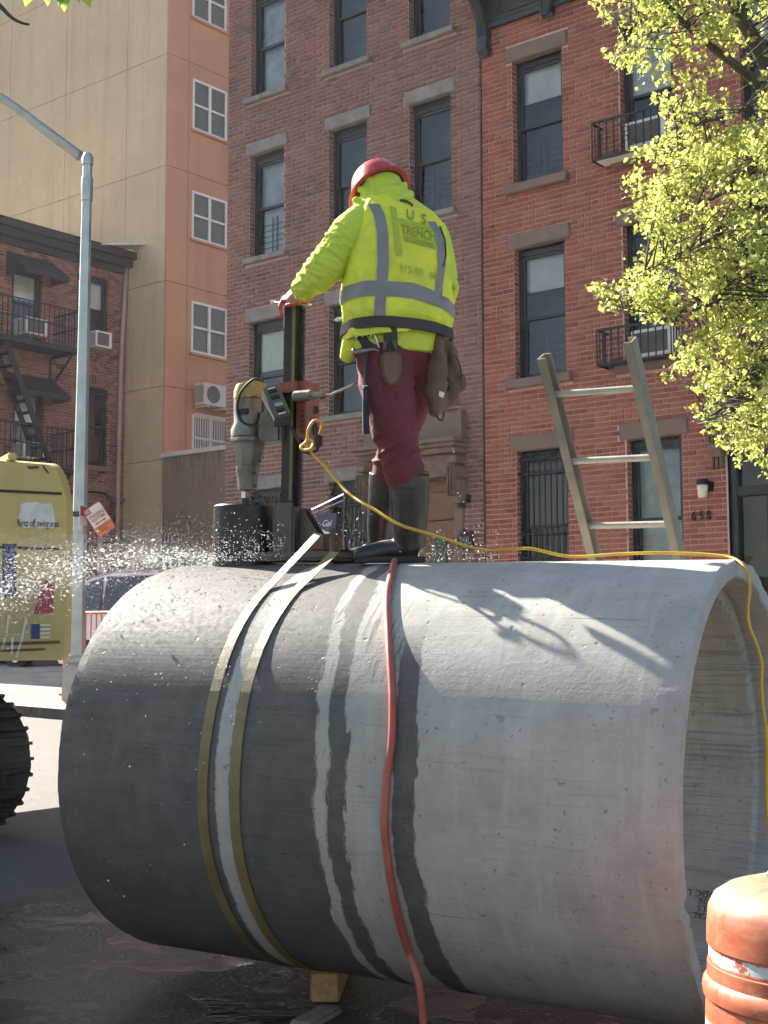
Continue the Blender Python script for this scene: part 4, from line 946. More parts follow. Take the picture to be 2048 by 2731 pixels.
for k in range(6): mb = MB(); mb.box(tail-1.52, tail-1.2, -side+.02, -side+.05, zb_+.25+k*.11, zb_+.30+k*.11); mb.build('louvre', m_blk, eng)
mb = MB(); mb.box(tail-3.35, tail-1.55, -side-.01, -side+1.15, zb_-.05, 3.62); cb = mb.build('shade_cab', m_yel, up, bevel=.08)  # cab out of view, placed and raised to shade the foreground
for x0, x1 in ((tail-3.2, tail-2.5), (tail-2.4, tail-1.7)): mb = MB(); mb.box(x0, x1, -side-.03, -side+.02, 2.5, 3.4); mb.build('cab_window', mat('cab_glass', (.02, .022, .025), .08, bump=0), cb, bevel=.02)
mb = MB(); bpth = [(tail-3.6, .3, zb_+.4), (tail-4.8, .3, zb_+2.6), (tail-6.6, .3, zb_+3.4), (tail-8.4, .3, zb_+2.8)]
for a_, b_ in zip(bpth[:-1], bpth[1:]): mb.bar(a_, b_, .45, .7)
mb.build('boom', m_yel, up, bevel=.04)
mb = MB(); mb.bar((tail-8.4, .3, zb_+3.1), (tail-8.9, .3, zb_+.2), .4, .5); mb.build('stick', m_yel, up, bevel=.04)
mb = MB(); mb.prism([(0, 0), (.9, -.2), (1.0, -.9), (.4, -1.2), (-.1, -.8)], -.6, .6, lambda p: (tail-9.2+p[0], .3+p[2], zb_+.3+p[1])); mb.build('bucket', m_mud, up, bevel=.03)
# ================================================================== concrete pipe
def pipe_mat():
    t = NT('pipe_concrete'); co = t.coord()
    sp = t.new('ShaderNodeSeparateXYZ'); t.put(sp.inputs[0], co); x, y, z = sp.outputs
    th = t.math('ARCTAN2', z, t.math('MULTIPLY', y, -1.0))               # 0 facing the street side, +pi/2 crown
    def cv(a, b, c):
        n = t.new('ShaderNodeCombineXYZ'); t.put(n.inputs[0], a); t.put(n.inputs[1], b); t.put(n.inputs[2], c); return n
    drip = t.noise(cv(t.math('MULTIPLY', x, 30), t.math('MULTIPLY', th, 6.5), 0.0), 1.0, 8, .74)
    dripl = t.noise(cv(t.math('MULTIPLY', x, 5.5), t.math('MULTIPLY', th, 1.4), 3.0), 1.0, 3, .6)
    sh = t.math('MULTIPLY', t.math('MAXIMUM', t.math('SUBTRACT', th, .16), 0.0), .14)
    fine = t.noise(co, 26, 3, .6)
    sx = t.math('ADD', t.math('ADD', x, sh), t.math('ADD', t.math('MULTIPLY', t.math('SUBTRACT', drip, .5), .085), t.math('ADD', t.math('MULTIPLY', t.math('SUBTRACT', dripl, .5), .12), t.math('MULTIPLY', t.math('SUBTRACT', fine, .5), .02))))
    def band(a, b, e=.006): return t.math('MULTIPLY', t.sstep(sx, a-e, a+e), t.math('SUBTRACT', 1.0, t.sstep(sx, b-e, b+e)))
    wet = t.math('SUBTRACT', 1.0, t.sstep(t.math('ADD', x, t.math('MULTIPLY', t.math('SUBTRACT', fine, .5), .03)), -.452, -.440))
    w2 = t.math('MULTIPLY', t.sstep(t.math('ADD', x, t.math('MULTIPLY', t.math('SUBTRACT', fine, .5), .03)), -.386, -.374), t.math('SUBTRACT', 1.0, t.sstep(sx, .012, .026)))
    runs = t.math('MULTIPLY', band(-.05, .34), t.math('MULTIPLY', t.ramp(t.noise(cv(t.math('MULTIPLY', x, 46), t.math('MULTIPLY', th, 2.2), 9.0), 1.0, 5, .7), [(.56, 0.0), (.60, .8)]), t.math('MULTIPLY', t.sstep(th, .35, .6), t.math('SUBTRACT', 1.0, t.sstep(th, .95, 1.15)))))
    for extra in (w2, runs, band(.072, .150), t.math('MULTIPLY', band(.345, .452), t.math('SUBTRACT', 1.0, t.sstep(th, .55, .80)))):
        wet = t.math('MAXIMUM', wet, extra)
    scr = t.noise(cv(t.math('MULTIPLY', x, .9), t.math('MULTIPLY', th, 38), 2.0), 1.0, 5, .75)
    wet = t.math('MAXIMUM', wet, t.math('MULTIPLY', t.math('MULTIPLY', t.ramp(scr, [(.60, 0.0), (.66, .85)]), t.math('MULTIPLY', t.sstep(x, .30, .40), t.math('SUBTRACT', 1.0, t.sstep(x, .60, .95)))), t.math('MULTIPLY', t.sstep(th, -.72, -.55), t.math('SUBTRACT', 1.0, t.sstep(th, -.45, -.30)))))
    wet = t.math('MULTIPLY', wet, t.ramp(t.noise(co, 9, 4, .6), [(.25, .88), (.6, 1.0)]))
    # the outside only is wet; far side and bore stay dry
    rr = t.math('SQRT', t.math('ADD', t.math('MULTIPLY', y, y), t.math('MULTIPLY', z, z)))
    wet = t.math('MULTIPLY', wet, t.sstep(rr, .84, .87))
    mott = t.noise(co, 5, 5, .62); mot2 = t.noise(co, 38, 3, .6); vst = t.noise(cv(t.math('MULTIPLY', x, 14), t.math('MULTIPLY', th, 1.6), 0.0), 1.0, 4, .6)
    hst = t.noise(cv(t.math('MULTIPLY', x, 2.2), t.math('MULTIPLY', th, 60), rr), 1.0, 4, .65)
    c = t.mix(t.ramp(mott, [(.3, 0.0), (.7, 1.0)]), (.33, .315, .285), (.445, .425, .385))
    c = t.mix(t.ramp(vst, [(.5, 0.0), (.72, .45)]), c, (.52, .505, .47))
    c = t.mix(t.ramp(hst, [(.55, 0.0), (.76, .42)]), c, (.20, .19, .18))
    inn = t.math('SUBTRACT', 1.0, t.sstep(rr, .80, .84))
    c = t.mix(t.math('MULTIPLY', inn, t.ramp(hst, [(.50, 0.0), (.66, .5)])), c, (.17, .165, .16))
    c = t.mix(t.ramp(mot2, [(.55, 0.0), (.8, .22)]), c, (.20, .195, .19))
    # long form-work scratches running along the pipe
    ln = t.noise(cv(t.math('MULTIPLY', x, .7), t.math('MULTIPLY', th, 24), 5.0), 1.0, 5, .75)
    c = t.mix(t.ramp(ln, [(.655, 0.0), (.69, .55)]), c, (.11, .105, .10))
    # blow holes
    vo = t.new('ShaderNodeTexVoronoi'); vo.inputs['Scale'].default_value = 21; vo.inputs['Randomness'].default_value = 1.0
    t.put(vo.inputs['Vector'], t.mix(.06, co, t.noise(co, 30, 2, .5, 1)))
    vo2 = t.new('ShaderNodeTexVoronoi'); vo2.inputs['Scale'].default_value = 46; t.put(vo2.inputs['Vector'], t.mix(.03, co, t.noise(co, 60, 2, .5, 1)))
    dens = t.noise(co, 1.6, 2)
    cellr = t.new('ShaderNodeSeparateColor'); t.put(cellr.inputs[0], vo.outputs['Color']); pick_ = t.sstep(cellr.outputs[0], .72, .76); cell2 = t.new('ShaderNodeSeparateColor'); t.put(cell2.inputs[0], vo2.outputs['Color']); pick2 = t.sstep(cell2.outputs[1], .80, .84)
    pit = t.math('MAXIMUM', t.math('MULTIPLY', pick_, t.math('SUBTRACT', 1.0, t.sstep(vo.outputs['Distance'], t.math('SUBTRACT', t.math('MULTIPLY', cellr.outputs[1], .22), .06), t.math('ADD', t.math('MULTIPLY', cellr.outputs[1], .22), .04)))), t.math('MULTIPLY', pick2, t.math('SUBTRACT', 1.0, t.sstep(vo2.outputs['Distance'], .10, .26))))
    c = t.mix(t.math('MULTIPLY', pit, .34), c, (.12, .118, .115))
    wc = t.mix(mott, (.062, .060, .057), (.098, .094, .088)); wc = t.mix(t.ramp(hst, [(.5, 0.0), (.7, .5)]), wc, (.045, .044, .043))
    c = t.mix(t.math('MULTIPLY', wet, .93), c, wc)
    rough = t.mix(wet, (.88, .88, .88), t.ramp(mot2, [(.3, .52), (.7, .70)]))
    nm = t.bump(t.math('ADD', t.math('MULTIPLY', mot2, .6), t.math('MULTIPLY', t.noise(co, 150, 2), .4)), t.math('SUBTRACT', .34, t.math('MULTIPLY', wet, .20)), .007)
    nm = t.bump(t.math('MULTIPLY', pit, -1.0), .6, .010, nm); nm = t.bump(hst, .16, .005, nm)
    return t.fin(c, rough, 0, nm, t.math('SUBTRACT', .32, t.math('MULTIPLY', wet, .10)))
m_pipe = pipe_mat()
def jag(a, k): return .004*math.sin(a*17+k)+.003*math.sin(a*41+2*k)+.0025*math.sin(a*97+k*3)
def build_pipe():
    n = 220; mb = MB()
    prof = [(PL1, .775, 0), (PL1, .80, 1), (PL1, .872, 1), (PL1+.010, .884, 1), (PL1+.055, .887, 0), (PL1+.062, .899, 0), (PL1+.09, .900, 0)]
    prof += [(s, .900, 0) for s in np.linspace(PL1+.2, PL2-.1, 14)]
    prof += [(PL2-.014, .900, 0), (PL2-.003, .895, 2), (PL2, .886, 2), (PL2, .834, 2), (PL2-.006, .826, 2), (PL2-.02, .822, 0), (PL2-.128, .812, 0), (PL2-.134, .806, 0), (PL2-.136, .778, 3), (PL2-.142, .771, 3), (PL2-.17, .770, 0)]
    prof += [(s, .770, 0) for s in np.linspace(PL2-.4, PL1+.05, 8)]
    vs = []
    for s, r, k in prof:
        for i in range(n):
            a = 2*math.pi*i/n; e = 0.0
            if k: e = jag(a, k)*(1.6 if k == 3 else .8)
            chip = -.02*max(0, 1-abs(((a-5.9+math.pi) % (2*math.pi))-math.pi)/.05) if k == 2 else 0
            rr = r+(e if k != 1 else e*.6); ss = s+(e*.5+chip if k == 2 else (e if k else 0))
            vs.append((ss, -rr*math.cos(a), rr*math.sin(a)))
    m = len(prof); fs = [(j*n+i, j*n+(i+1) % n, ((j+1) % m)*n+(i+1) % n, ((j+1) % m)*n+i) for j in range(m) for i in range(n)]
    mb.add(vs, fs); o = mb.build('concrete_pipe', m_pipe, smooth=True, sharp=35)
    o.matrix_world = Matrix(((AX[0], -PN1[0], PN2[0], PC[0]), (AX[1], -PN1[1], PN2[1], PC[1]), (AX[2], -PN1[2], PN2[2], PC[2]), (0, 0, 0, 1)))
    tag(o, 'huge grey concrete pipe section, half wet, lying under the worker', 'pipe'); return o
pipe = build_pipe()
# stencilled lettering on the far wall of the bore, upside down
m_sten = mat('stencil_black', (.03, .032, .04), .8, var=.3, vs=30)
def on_bore(x, y, r=.770):
    d = ray(x, y); o = CAM-PC; d2 = d-AX*(d@AX); o2 = o-AX*(o@AX); a = d2@d2; b = d2@o2; c = o2@o2-r*r
    return cylc(CAM+d*(-b+math.sqrt(max(0, b*b-a*c)))/a)
for txt, px, py, sz in (('DDC L', 1872, 2384, .046), ('-26', 1879, 2404, .044), ('CLS', 1880, 2424, .044), ('STAL', 1876, 2443, .044)):
    s0, t0 = on_bore(px, py)
    o = text_mesh(txt, sz, 0, 'stencil_lettering', m_sten, pipe, (0, 0, 0), sx=1.0); o.rotation_euler = (0, 0, 0); o.scale = (1, 1, 1)
    for v in o.data.vertices:
        a = rad(t0)+v.co.y/.768; v.co = Vector((s0-v.co.x*.95, -.7665*math.cos(a), .7665*math.sin(a)))

# ------------------------------------------------------------------ timber blocking under the pipe
m_wood = mat('sawn_timber', (.40, .21, .085), .8, var=.25, vs=9, bump=.5, bs=40, dirt=(.18, .10, .05), ds=6, da=.5)
m_wood2 = mat('grey_timber', (.27, .225, .165), .85, var=.25, vs=8, bump=.5, bs=40, dirt=(.14, .11, .08), ds=5, da=.5)
def block(px, py, wd, hgt, wid, length, label, m, dirv=None, tilt=0.0):
    P = dep(px, py, wd); g = float(gz(P[0], P[1])); d = np.array([-PN1[0], -PN1[1]]) if dirv is None else np.asarray(dirv)
    r = empty('timber_block', (P[0], P[1], g)); r.rotation_euler = (0, 0, math.atan2(d[1], d[0])+tilt)
    tag(r, label, 'timber block'); mb = MB(); mb.box(0, length, -wid/2, wid/2, 0.002, hgt); mb.build('beam', m, r, bevel=.008)
    mb = MB(); mb.box(-.003, 0, -wid/2+.008, wid/2-.008, .01, hgt-.008); mb.build('end_grain', mat('end_grain_'+m.name, tuple(c*1.15 for c in (m is m_wood and (.40, .23, .10) or (.30, .25, .19))), .85, var=.3, vs=30, bump=.5, bs=70), r)
block(866, 2640, 5.90, .134, .128, .9, 'square orange timber block wedged under the middle of the pipe', m_wood, (.06, 1.0))
block(800, 2755, 5.50, .035, .10, .28, 'pale grey timber offcut lying in front of the square block', m_wood2, (.6, .8), .2)
block(1840, 2790, 4.78, .10, .14, .9, 'brown timber block under the open end of the pipe', m_wood)

# ------------------------------------------------------------------ webbing straps over the pipe
def strap_mat():
    t = NT('strap_webbing'); co = t.coord('Object'); n = t.noise(co, 7, 4, .6); wv = t.noise(co, 220, 2)
    c = t.mix(t.ramp(n, [(.3, 0.0), (.7, 1.0)]), (.135, .098, .036), (.235, .180, .078))
    return t.fin(c, t.ramp(n, [(.3, .35), (.7, .6)]), 0, t.bump(wv, .6, .003))
m_strap = strap_mat()
def strap(sc0, top_px, label, s_of):
    pts = []; nrm = []
    A = dep(top_px[0], top_px[1], top_px[2])
    th0 = 58.0
    B = cyl(s_of(th0), th0, PR+.004)
    for k in range(6):
        f = k/6; pts.append(A*(1-f)+B*f); nrm.append(None)
    for th in np.linspace(th0, -262, 100):
        a = rad(th); pts.append(cyl(s_of(max(th, -60)), th, PR+.004)); nrm.append(math.cos(a)*PN1+math.sin(a)*PN2)
    pts.append(A+PN1*-.25+np.array([0, 0, -.06])); nrm.append(None)
    n0 = next(q for q in nrm if q is not None); nrm = [n0 if q is None and i < 50 else (q if q is not None else nrm[-2]) for i, q in enumerate(nrm)]
    mb = MB(); vs = []; hw = .024; th_ = .0035
    for i, (p, q) in enumerate(zip(pts, nrm)):
        tg = pts[min(i+1, len(pts)-1)]-pts[max(i-1, 0)]; tg /= np.linalg.norm(tg); wdir = np.cross(q, tg); wdir /= np.linalg.norm(wdir)
        wob = .004*math.sin(i*.35+sc0*9)
        for s_, l_ in ((-hw, 0), (hw, 0), (hw, th_), (-hw, th_)): vs.append(p+wdir*(s_+wob)+q*l_)
    fs = []
    for i in range(len(pts)-1):
        for k in range(4): k2 = (k+1) % 4; fs.append((4*i+k, 4*i+k2, 4*i+4+k2, 4*i+4+k))
    mb.add(vs, fs); o = mb.build('ratchet_strap', m_strap); tag(o, label, 'strap', 'straps holding the drill stand'); return o
strap(.1, (848, 1424, 6.02), 'tan webbing strap round the pipe, the one nearer the core bit', lambda th: -.505+.0003*max(0, th-20)*0)
strap(.7, (893, 1474, 5.93), 'tan webbing strap round the pipe, the one nearer the red hose', lambda th: -.352)

# ------------------------------------------------------------------ red water hose
m_hose = mat('red_hose', (.36, .075, .055), .5, var=.2, vs=8, bump=.1, dirt=(.42, .20, .16), ds=5, da=.4)
hp = [cyl(-.30, 96, PR+.02), cyl(-.20, 92, PR+.016), cyl(-.10, 86, PR+.016)]
hp += [cyl(s, th, PR+.0145) for s, th in ((-.015, 76), (.06, 65), (.134, 52.7), (.244, 36.3), (.315, 23.6), (.345, 12.3), (.336, 3.6), (.326, -7.2), (.328, -18.6), (.326, -28))]
for px_, py_ in ((1074, 2470), (1094, 2530)): _s, _t = cylc(on_cyl(px_, py_)); hp.append(cyl(_s, _t, PR+.016))
q = hp[-1]; w_ = float((q-CAM)@cF)
hp += [dep(1110, 2590, w_-.03), dep(1122, 2650, w_-.05), dep(1130, 2731, w_-.07), dep(1134, 2800, w_-.10)]
q = hp[-1]; hp += [np.array([q[0]+.02, q[1]-.05, max(.10, q[2]-.15)]), np.array([q[0]+.12, q[1]-.25, .02]), np.array([q[0]+.8, q[1]-.7, .015])]
mb = MB(); mb.tube(smoothpath(hp, 7), .0150, 12); o = mb.build('water_hose', m_hose, smooth=True); tag(o, 'red rubber water hose running down the face of the pipe', 'hose')

# ================================================================== core drill rig strapped to the crown of the pipe
RO = cyl(-.655, 90); RX = AX/np.linalg.norm(AX); RY = -PN1; RZ = PN2
rig = empty('core_drill', RO); rig.matrix_world = Matrix(((RX[0], RY[0], RZ[0], RO[0]), (RX[1], RY[1], RZ[1], RO[1]), (RX[2], RY[2], RZ[2], RO[2]), (0, 0, 0, 1)))
tag(rig, 'core drill on a black mast strapped to the top of the pipe', 'drill')
RM = np.array([RX, RY, RZ])
def rl(px, py, y=0.0):
    """photo point -> rig coordinates on the plane y = const"""
    r = ray(px, py); d = (RO+RY*y)@RY; P = CAM+r*(d-CAM@RY)/(r@RY); v = RM@(P-RO); return float(v[0]), float(v[2])
m_steel = mat('drill_steel', (.10, .088, .075), .55, .6, var=.35, vs=9, bump=.25, bs=60, dirt=(.16, .11, .08), ds=6, da=.6)
m_mast = mat('mast_black', (.014, .013, .012), .45, .4, var=.4, vs=6, bump=.15, dirt=(.035, .025, .02), ds=8, da=.7)
m_olive = mat('mast_olive', (.12, .115, .045), .5, .3, var=.2); m_gear = mat('gear_alloy', (.24, .235, .20), .5, .45, var=.25, vs=12, bump=.25, bs=50, dirt=(.09, .085, .075), ds=7, da=.7)
m_dy = mat('drill_yellow', (.42, .27, .05), .5, var=.2, dirt=(.16, .13, .07), ds=10, da=.7); m_do = mat('carriage_orange', (.26, .052, .026), .5, var=.25, dirt=(.04, .022, .02), ds=9, da=.85)
m_cbox = mat('control_box', (.085, .09, .085), .55, .2, var=.2, vs=12, dirt=(.15, .14, .12), ds=9, da=.5); m_rub = mat('black_rubber', (.013, .013, .014), .6, bump=.1)
m_bit = mat('core_bit_steel', (.030, .034, .036), .38, .75, var=.35, vs=7, bump=.15, dirt=(.06, .06, .058), ds=4, da=.6)
m_chrome = mat('bright_steel', (.52, .50, .46), .25, .9, var=.1, bump=0)
# base
mb = MB(); x0, _ = rl(700, 1490); x1, _ = rl(937, 1490)
mb.box(x0, x1, -.14, .14, .012, .052); mb.build('base_plate', m_steel, rig, bevel=.014)
mx0, mz0 = rl(758, 1345); mx1, mz1 = rl(813, 812); mxc = (mx0+mx1)/2; mw = (mx1-mx0)/2*1.0
mb = MB(); mb.box(mxc-mw-.012, mxc-mw, -.075, .075, .052, mz0+.005); mb.box(mxc+mw+.002, mxc+mw+.014, -.075, .075, .052, mz0-.02)
mb.box(mxc-mw, mxc+mw+.002, -.078, -.066, .052, mz0); mb.build('mast_socket', m_steel, rig, bevel=.003)
mb = MB(); gx, _ = rl(868, 1440)
mb.prism([(mxc+mw+.014, .052), (gx+.02, .052), (gx, .10), (mxc+mw+.04, mz0-.05), (mxc+mw+.014, mz0-.02)], -.03, -.018, lambda p: (p[0], p[2], p[1])); mb.prism([(mxc+mw+.014, .052), (gx+.02, .052), (gx, .10), (mxc+mw+.04, mz0-.05), (mxc+mw+.014, mz0-.02)], .03, .042, lambda p: (p[0], p[2], p[1])); mb.build('gusset', m_steel, rig)
mb = MB(); bx0, bz0 = rl(838, 1486); bx1, bz1 = rl(892, 1426); mb.box(bx0+.01, bx1, -.08, .08, .052, bz1); mb.build('ballast_box', mat('rusty_steel', (.15, .085, .05), .7, .3, var=.4, vs=9, bump=.3), rig, bevel=.012)
for yy in (-.11, .11): mb = MB(); mb.lathe([(.012, .04), (.012, .14), (.02, .14), (.02, .16), (0, .165)], 8, lambda p: (x1-.04+p[0], yy+p[1], p[2])); mb.build('levelling_bolt', m_steel, rig)
# mast
mb = MB(); mb.box(mxc-mw, mxc+mw*.55, -.035, .035, .06, mz1); mb.build('mast', m_mast, rig, bevel=.004)
mb = MB(); mb.box(mxc+mw*.05, mxc+mw*.42, -.040, -.0355, .30, mz1-.004); mb.build('mast_scale', m_olive, rig)
mb = MB(); mb.box(mxc+mw*.56, mxc+mw*.80, -.014, .014, .27, mz1-.01)
for k in range(84): zz = .28+k*.0112; mb.box(mxc+mw*.80, mxc+mw*1.0, -.013, .013, zz, zz+.006)
mb.build('gear_rack', m_mast, rig)
hx0, hz0 = rl(742, 812); hx1, hz1 = rl(840, 817)
mb = MB(); mb.tube([(hx0, -.045, hz0), (hx1, -.03, hz1)], .0065, 8); th_ = mb.build('top_handle', m_chrome, rig, smooth=True)
mb = MB(); mb.lathe([(.010, -.012), (.010, .012)], 10, lambda p: (hx0+p[2], -.045+p[0], hz0+p[1])); mb.build('handle_cap', m_chrome, th_)
mb = MB(); mb.box(mxc-mw*.9, mxc+mw*.5, -.034, .034, mz1+.002, mz1+.016); mb.build('mast_cap', m_mast, rig)
# carriage
cx0, cz1 = rl(762, 1026); cx1, cz0 = rl(826, 1172)
mb = MB(); mb.box(cx0, cx1-.006, -.062, -.040, cz1-.052, cz1); mb.box(cx0, cx1-.006, .040, .062, cz0, cz1); mb.box(mxc+mw*1.02, cx1+.012, -.062, .062, cz0, cz1); mb.box(cx0, mxc-mw-.002, -.062, .062, cz0, cz1); car = mb.build('carriage', m_do, rig, bevel=.005)
for k in range(5): mb = MB(); mb.lathe([(.006, 0), (.006, .004)], 8, lambda p: (cx1-.004+p[0], -.0625-p[2], cz0+.03+k*.024+p[1])); mb.build('bolt_hole', m_mast, car)
px0, pz0 = rl(788, 1058, -.08); px1, pz1 = rl(832, 1058, -.08)
mb = MB(); mb.lathe([(.022, 0), (.026, .004), (.026, px1-px0), (.020, px1-px0+.004)], 18, lambda p: (px0+p[2], -.088+p[0], pz0+p[1])); mb.build('pinion_housing', m_gear, rig, smooth=True, sharp=40)
mb = MB(); qx, qz = rl(866, 1066, -.08); mb.lathe([(.015, 0), (.017, .002), (.017, qx-px1)], 14, lambda p: (px1+p[2], -.088+p[0], pz0+p[1]-.1*p[2])); hub = mb.build('crank_hub', m_gear, rig, smooth=True, sharp=40)
ex_, ez_ = rl(957, 1021, -.10); mb = MB(); mb.tube([(qx-.01, -.10, qz+.002), (ex_, -.11, ez_)], .0065, 8); mb.build('crank_handle', m_chrome, rig, smooth=True)
mb = MB(); nx, nz = rl(845, 1085, -.08); mb.lathe([(.013, 0), (.013, .03), (.008, .032)], 10, lambda p: (nx+p[0], -.088+p[1], nz-p[2])); mb.build('lock_knob', m_rub, rig)
# motor, gearbox, spindle, core bit (axis slightly ahead of the mast)
ax_, _ = rl(664, 1200); YB = -.02
def axp(p): return (ax_+p[0], YB+p[1], p[2])
z_ = lambda y: rl(664, y)[1]
s_ = lambda w_: w_/567/2
mb = MB(); mb.lathe([(s_(56), z_(1172)), (s_(86), z_(1168)), (s_(90), z_(1150)), (s_(72), z_(1130)), (s_(76), z_(1100)), (s_(76), z_(1068))], 28, axp); mb.build('motor_body', m_gear, rig, smooth=True, sharp=35)
mb = MB(); mb.lathe([(s_(78), z_(1067)), (s_(78), z_(1048)), (s_(66), z_(1030)), (s_(40), z_(1022)), (0, z_(1021))], 28, axp); mb.box(ax_-.02, ax_+.075, YB-.05, YB+.05, z_(1064), z_(1024)); mb.build('motor_cap', m_dy, rig, smooth=True, sharp=35)
mb = MB(); mb.box(ax_-.012, ax_+.045, YB-s_(80), YB-s_(60), z_(1112), z_(1098)); mb.build('motor_label', m_rub, rig)
def gsx(p): return (ax_+.012+p[0]*1.16, YB+p[1], p[2])
mb = MB(); mb.lathe([(s_(40), z_(1312)), (s_(52), z_(1308)), (s_(56), z_(1282)), (s_(62), z_(1262)), (s_(66), z_(1256)), (s_(66), z_(1246))], 26, lambda p: (ax_+.010+p[0], YB+p[1], p[2])); mb.build('gearbox_nose', m_gear, rig, smooth=True, sharp=30)
mb = MB(); mb.lathe([(s_(58), z_(1246)), (s_(60), z_(1244)), (s_(80), z_(1190)), (s_(84), z_(1184)), (s_(98), z_(1182)), (s_(98), z_(1172)), (s_(88), z_(1170))], 8, gsx); mb.build('gearbox', m_gear, rig, bevel=.003)
for k, (bx_, by_) in enumerate(((676, 1262), (678, 1296), (690, 1230))): bb = rl(bx_, by_, YB-.06); mb = MB(); mb.lathe([(.008, 0), (.008, .012)], 8, lambda p: (bb[0]+p[0], YB-s_(60)-p[2]+.004, bb[1]+p[1])); mb.build('gearbox_bolt', m_mast, rig)
mb = MB(); mb.lathe([(s_(26), z_(1330)), (s_(26), z_(1312))], 6, axp); mb.build('spindle_nut', m_chrome, rig)
mb = MB(); mb.lathe([(s_(24), .26), (s_(24), z_(1330))], 18, axp); mb.build('spindle', m_bit, rig, smooth=True, sharp=40)
bzt = z_(1351); br_ = .151
mb = MB(); mb.lathe([(.0, bzt), (br_-.006, bzt), (br_, bzt-.006), (br_, -.02), (br_-.006, -.02)], 64, lambda p: (ax_+p[0], YB+p[1], p[2])); mb.build('core_bit', m_bit, rig, smooth=True, sharp=35)
# bracket between motor and mast
q0 = rl(694, 1180, -.03); q1 = rl(762, 1096, -.03); mb = MB(); mb.box(q0[0], q1[0], -.055, .055, q0[1], q1[1]); mb.build('motor_bracket', mat('bracket_green', (.11, .12, .085), .5, .3, var=.2, dirt=(.2, .19, .15), ds=8), rig, bevel=.006)
# control box, tilted
cc = np.array([rl(738, 1083, -.12)[0], -.125, rl(738, 1083, -.12)[1]]); la = np.array([.50, -.10, -.86]); la /= np.linalg.norm(la); wa = np.array([-.62, -.62, -.32]); wa -= la*(wa@la); wa /= np.linalg.norm(wa); na = np.cross(la, wa)
if na[1] > 0: na = -na
mb = MB(); mb.obox(cc, la*.088, wa*.040, na*.046); box_ = mb.build('control_box', m_cbox, rig, bevel=.005)
for k, (u_, v_, c_) in enumerate(((-.055, .3, m_rub), (-.02, .2, m_rub), (.025, -.1, m_chrome), (.058, .1, m_rub))):
    p0 = cc+la*u_+na*.046; mb = MB(); mb.obox(p0+na*.004, la*.010, wa*.020, na*.005); mb.build('switch', c_, box_, bevel=.002)
for u_ in (-.07, .072): mb = MB(); mb.obox(cc+la*u_+na*.0468, la*.004, wa*.018, na*.0006); mb.build('box_label', m_white, box_)
top_c = cc-la*.088+na*.02
mb = MB(); pth = [rl(700, 1016, -.1), rl(680, 1014, -.1), rl(648, 1048, -.1), rl(634, 1090, -.1), rl(640, 1122, -.1), rl(664, 1132, -.1), rl(684, 1122, -.1), rl(694, 1102, -.1)]
mb.tube(smoothpath([(a, -.10-.02*math.sin(i), b) for i, (a, b) in enumerate(pth)], 6), .0065, 8); mb.build('motor_cable', m_rub, rig, smooth=True)
mb = MB(); pth = [rl(778, 1140, -.12), rl(792, 1166, -.12), rl(806, 1192, -.12), rl(822, 1208, -.12), rl(842, 1204, -.12), rl(850, 1188, -.12), rl(851, 1180, -.12)]; mb.tube(smoothpath([(a, -.125, b) for a, b in pth], 5), .0085, 8); mb.build('power_lead', m_rub, rig, smooth=True)
pl = rl(850, 1174, -.12); mb = MB(); mb.lathe([(.010, -.030), (.020, -.028), (.021, .018), (.014, .022)], 14, lambda p: (pl[0]+p[0], -.125+p[1], pl[1]+p[2])); mb.build('plug', m_rub, rig, smooth=True, sharp=40)
mb = MB(); pth = [rl(848, 1168, -.12), rl(840, 1130, -.12), rl(834, 1140, -.12), rl(838, 1160, -.12)]; mb.tube(smoothpath([(a, -.12, b) for a, b in pth], 5), .007, 8); mb.build('plug_lead', m_rub, rig, smooth=True)

# ------------------------------------------------------------------ yellow extension cord
m_cord = mat('yellow_cord', (.60, .36, .030), .45, var=.15, vs=10, bump=.05)
cp_ = [(852, 1158, 6.02), (860, 1128, 6.0), (838, 1122, 6.0), (822, 1146, 6.0), (818, 1176, 6.0), (802, 1192, 5.99), (812, 1200, 5.97), (830, 1196, 5.95), (834, 1180, 5.98), (822, 1172, 6.0), (816, 1186, 6.0), (838, 1216, 6.0), (868, 1246, 5.97), (900, 1284, 5.92), (925, 1312, 5.86), (955, 1334, 5.78), (1000, 1360, 5.68), (1050, 1392, 5.60), (1090, 1408, 5.58), (1160, 1428, 5.62), (1250, 1458, 5.72), (1310, 1468, 5.74), (1370, 1464, 5.72), (1420, 1464, 5.70), (1500, 1482, 5.66), (1560, 1484, 5.62), (1640, 1478, 5.56), (1730, 1475, 5.50), (1830, 1476, 5.44), (1900, 1480, 5.38), (1945, 1486, 5.33), (1976, 1502, 5.26), (1995, 1535, 5.20), (1999, 1575, 5.17), (1994, 1625, 5.15), (1999, 1672, 5.14), (2018, 1720, 5.13), (2031, 1770, 5.12), (2030, 1830, 5.11), (2036, 1900, 5.10), (2044, 1960, 5.09), (2043, 2060, 5.08), (2046, 2170, 5.06), (2060, 2300, 5.0), (2080, 2500, 4.9)]
mb = MB(); pts = [dep(*p) for p in cp_]; q = pts[-1]; pts += [np.array([q[0]+.06, q[1]-.02, .25]), np.array([q[0]+.16, q[1]-.08, .012]), np.array([q[0]+.9, q[1]-.5, .0])]
mb.tube(smoothpath(pts, 6), .0068, 8); o = mb.build('extension_cord', m_cord, smooth=True); tag(o, 'yellow extension cord looping from the drill along the pipe crown', 'cord')

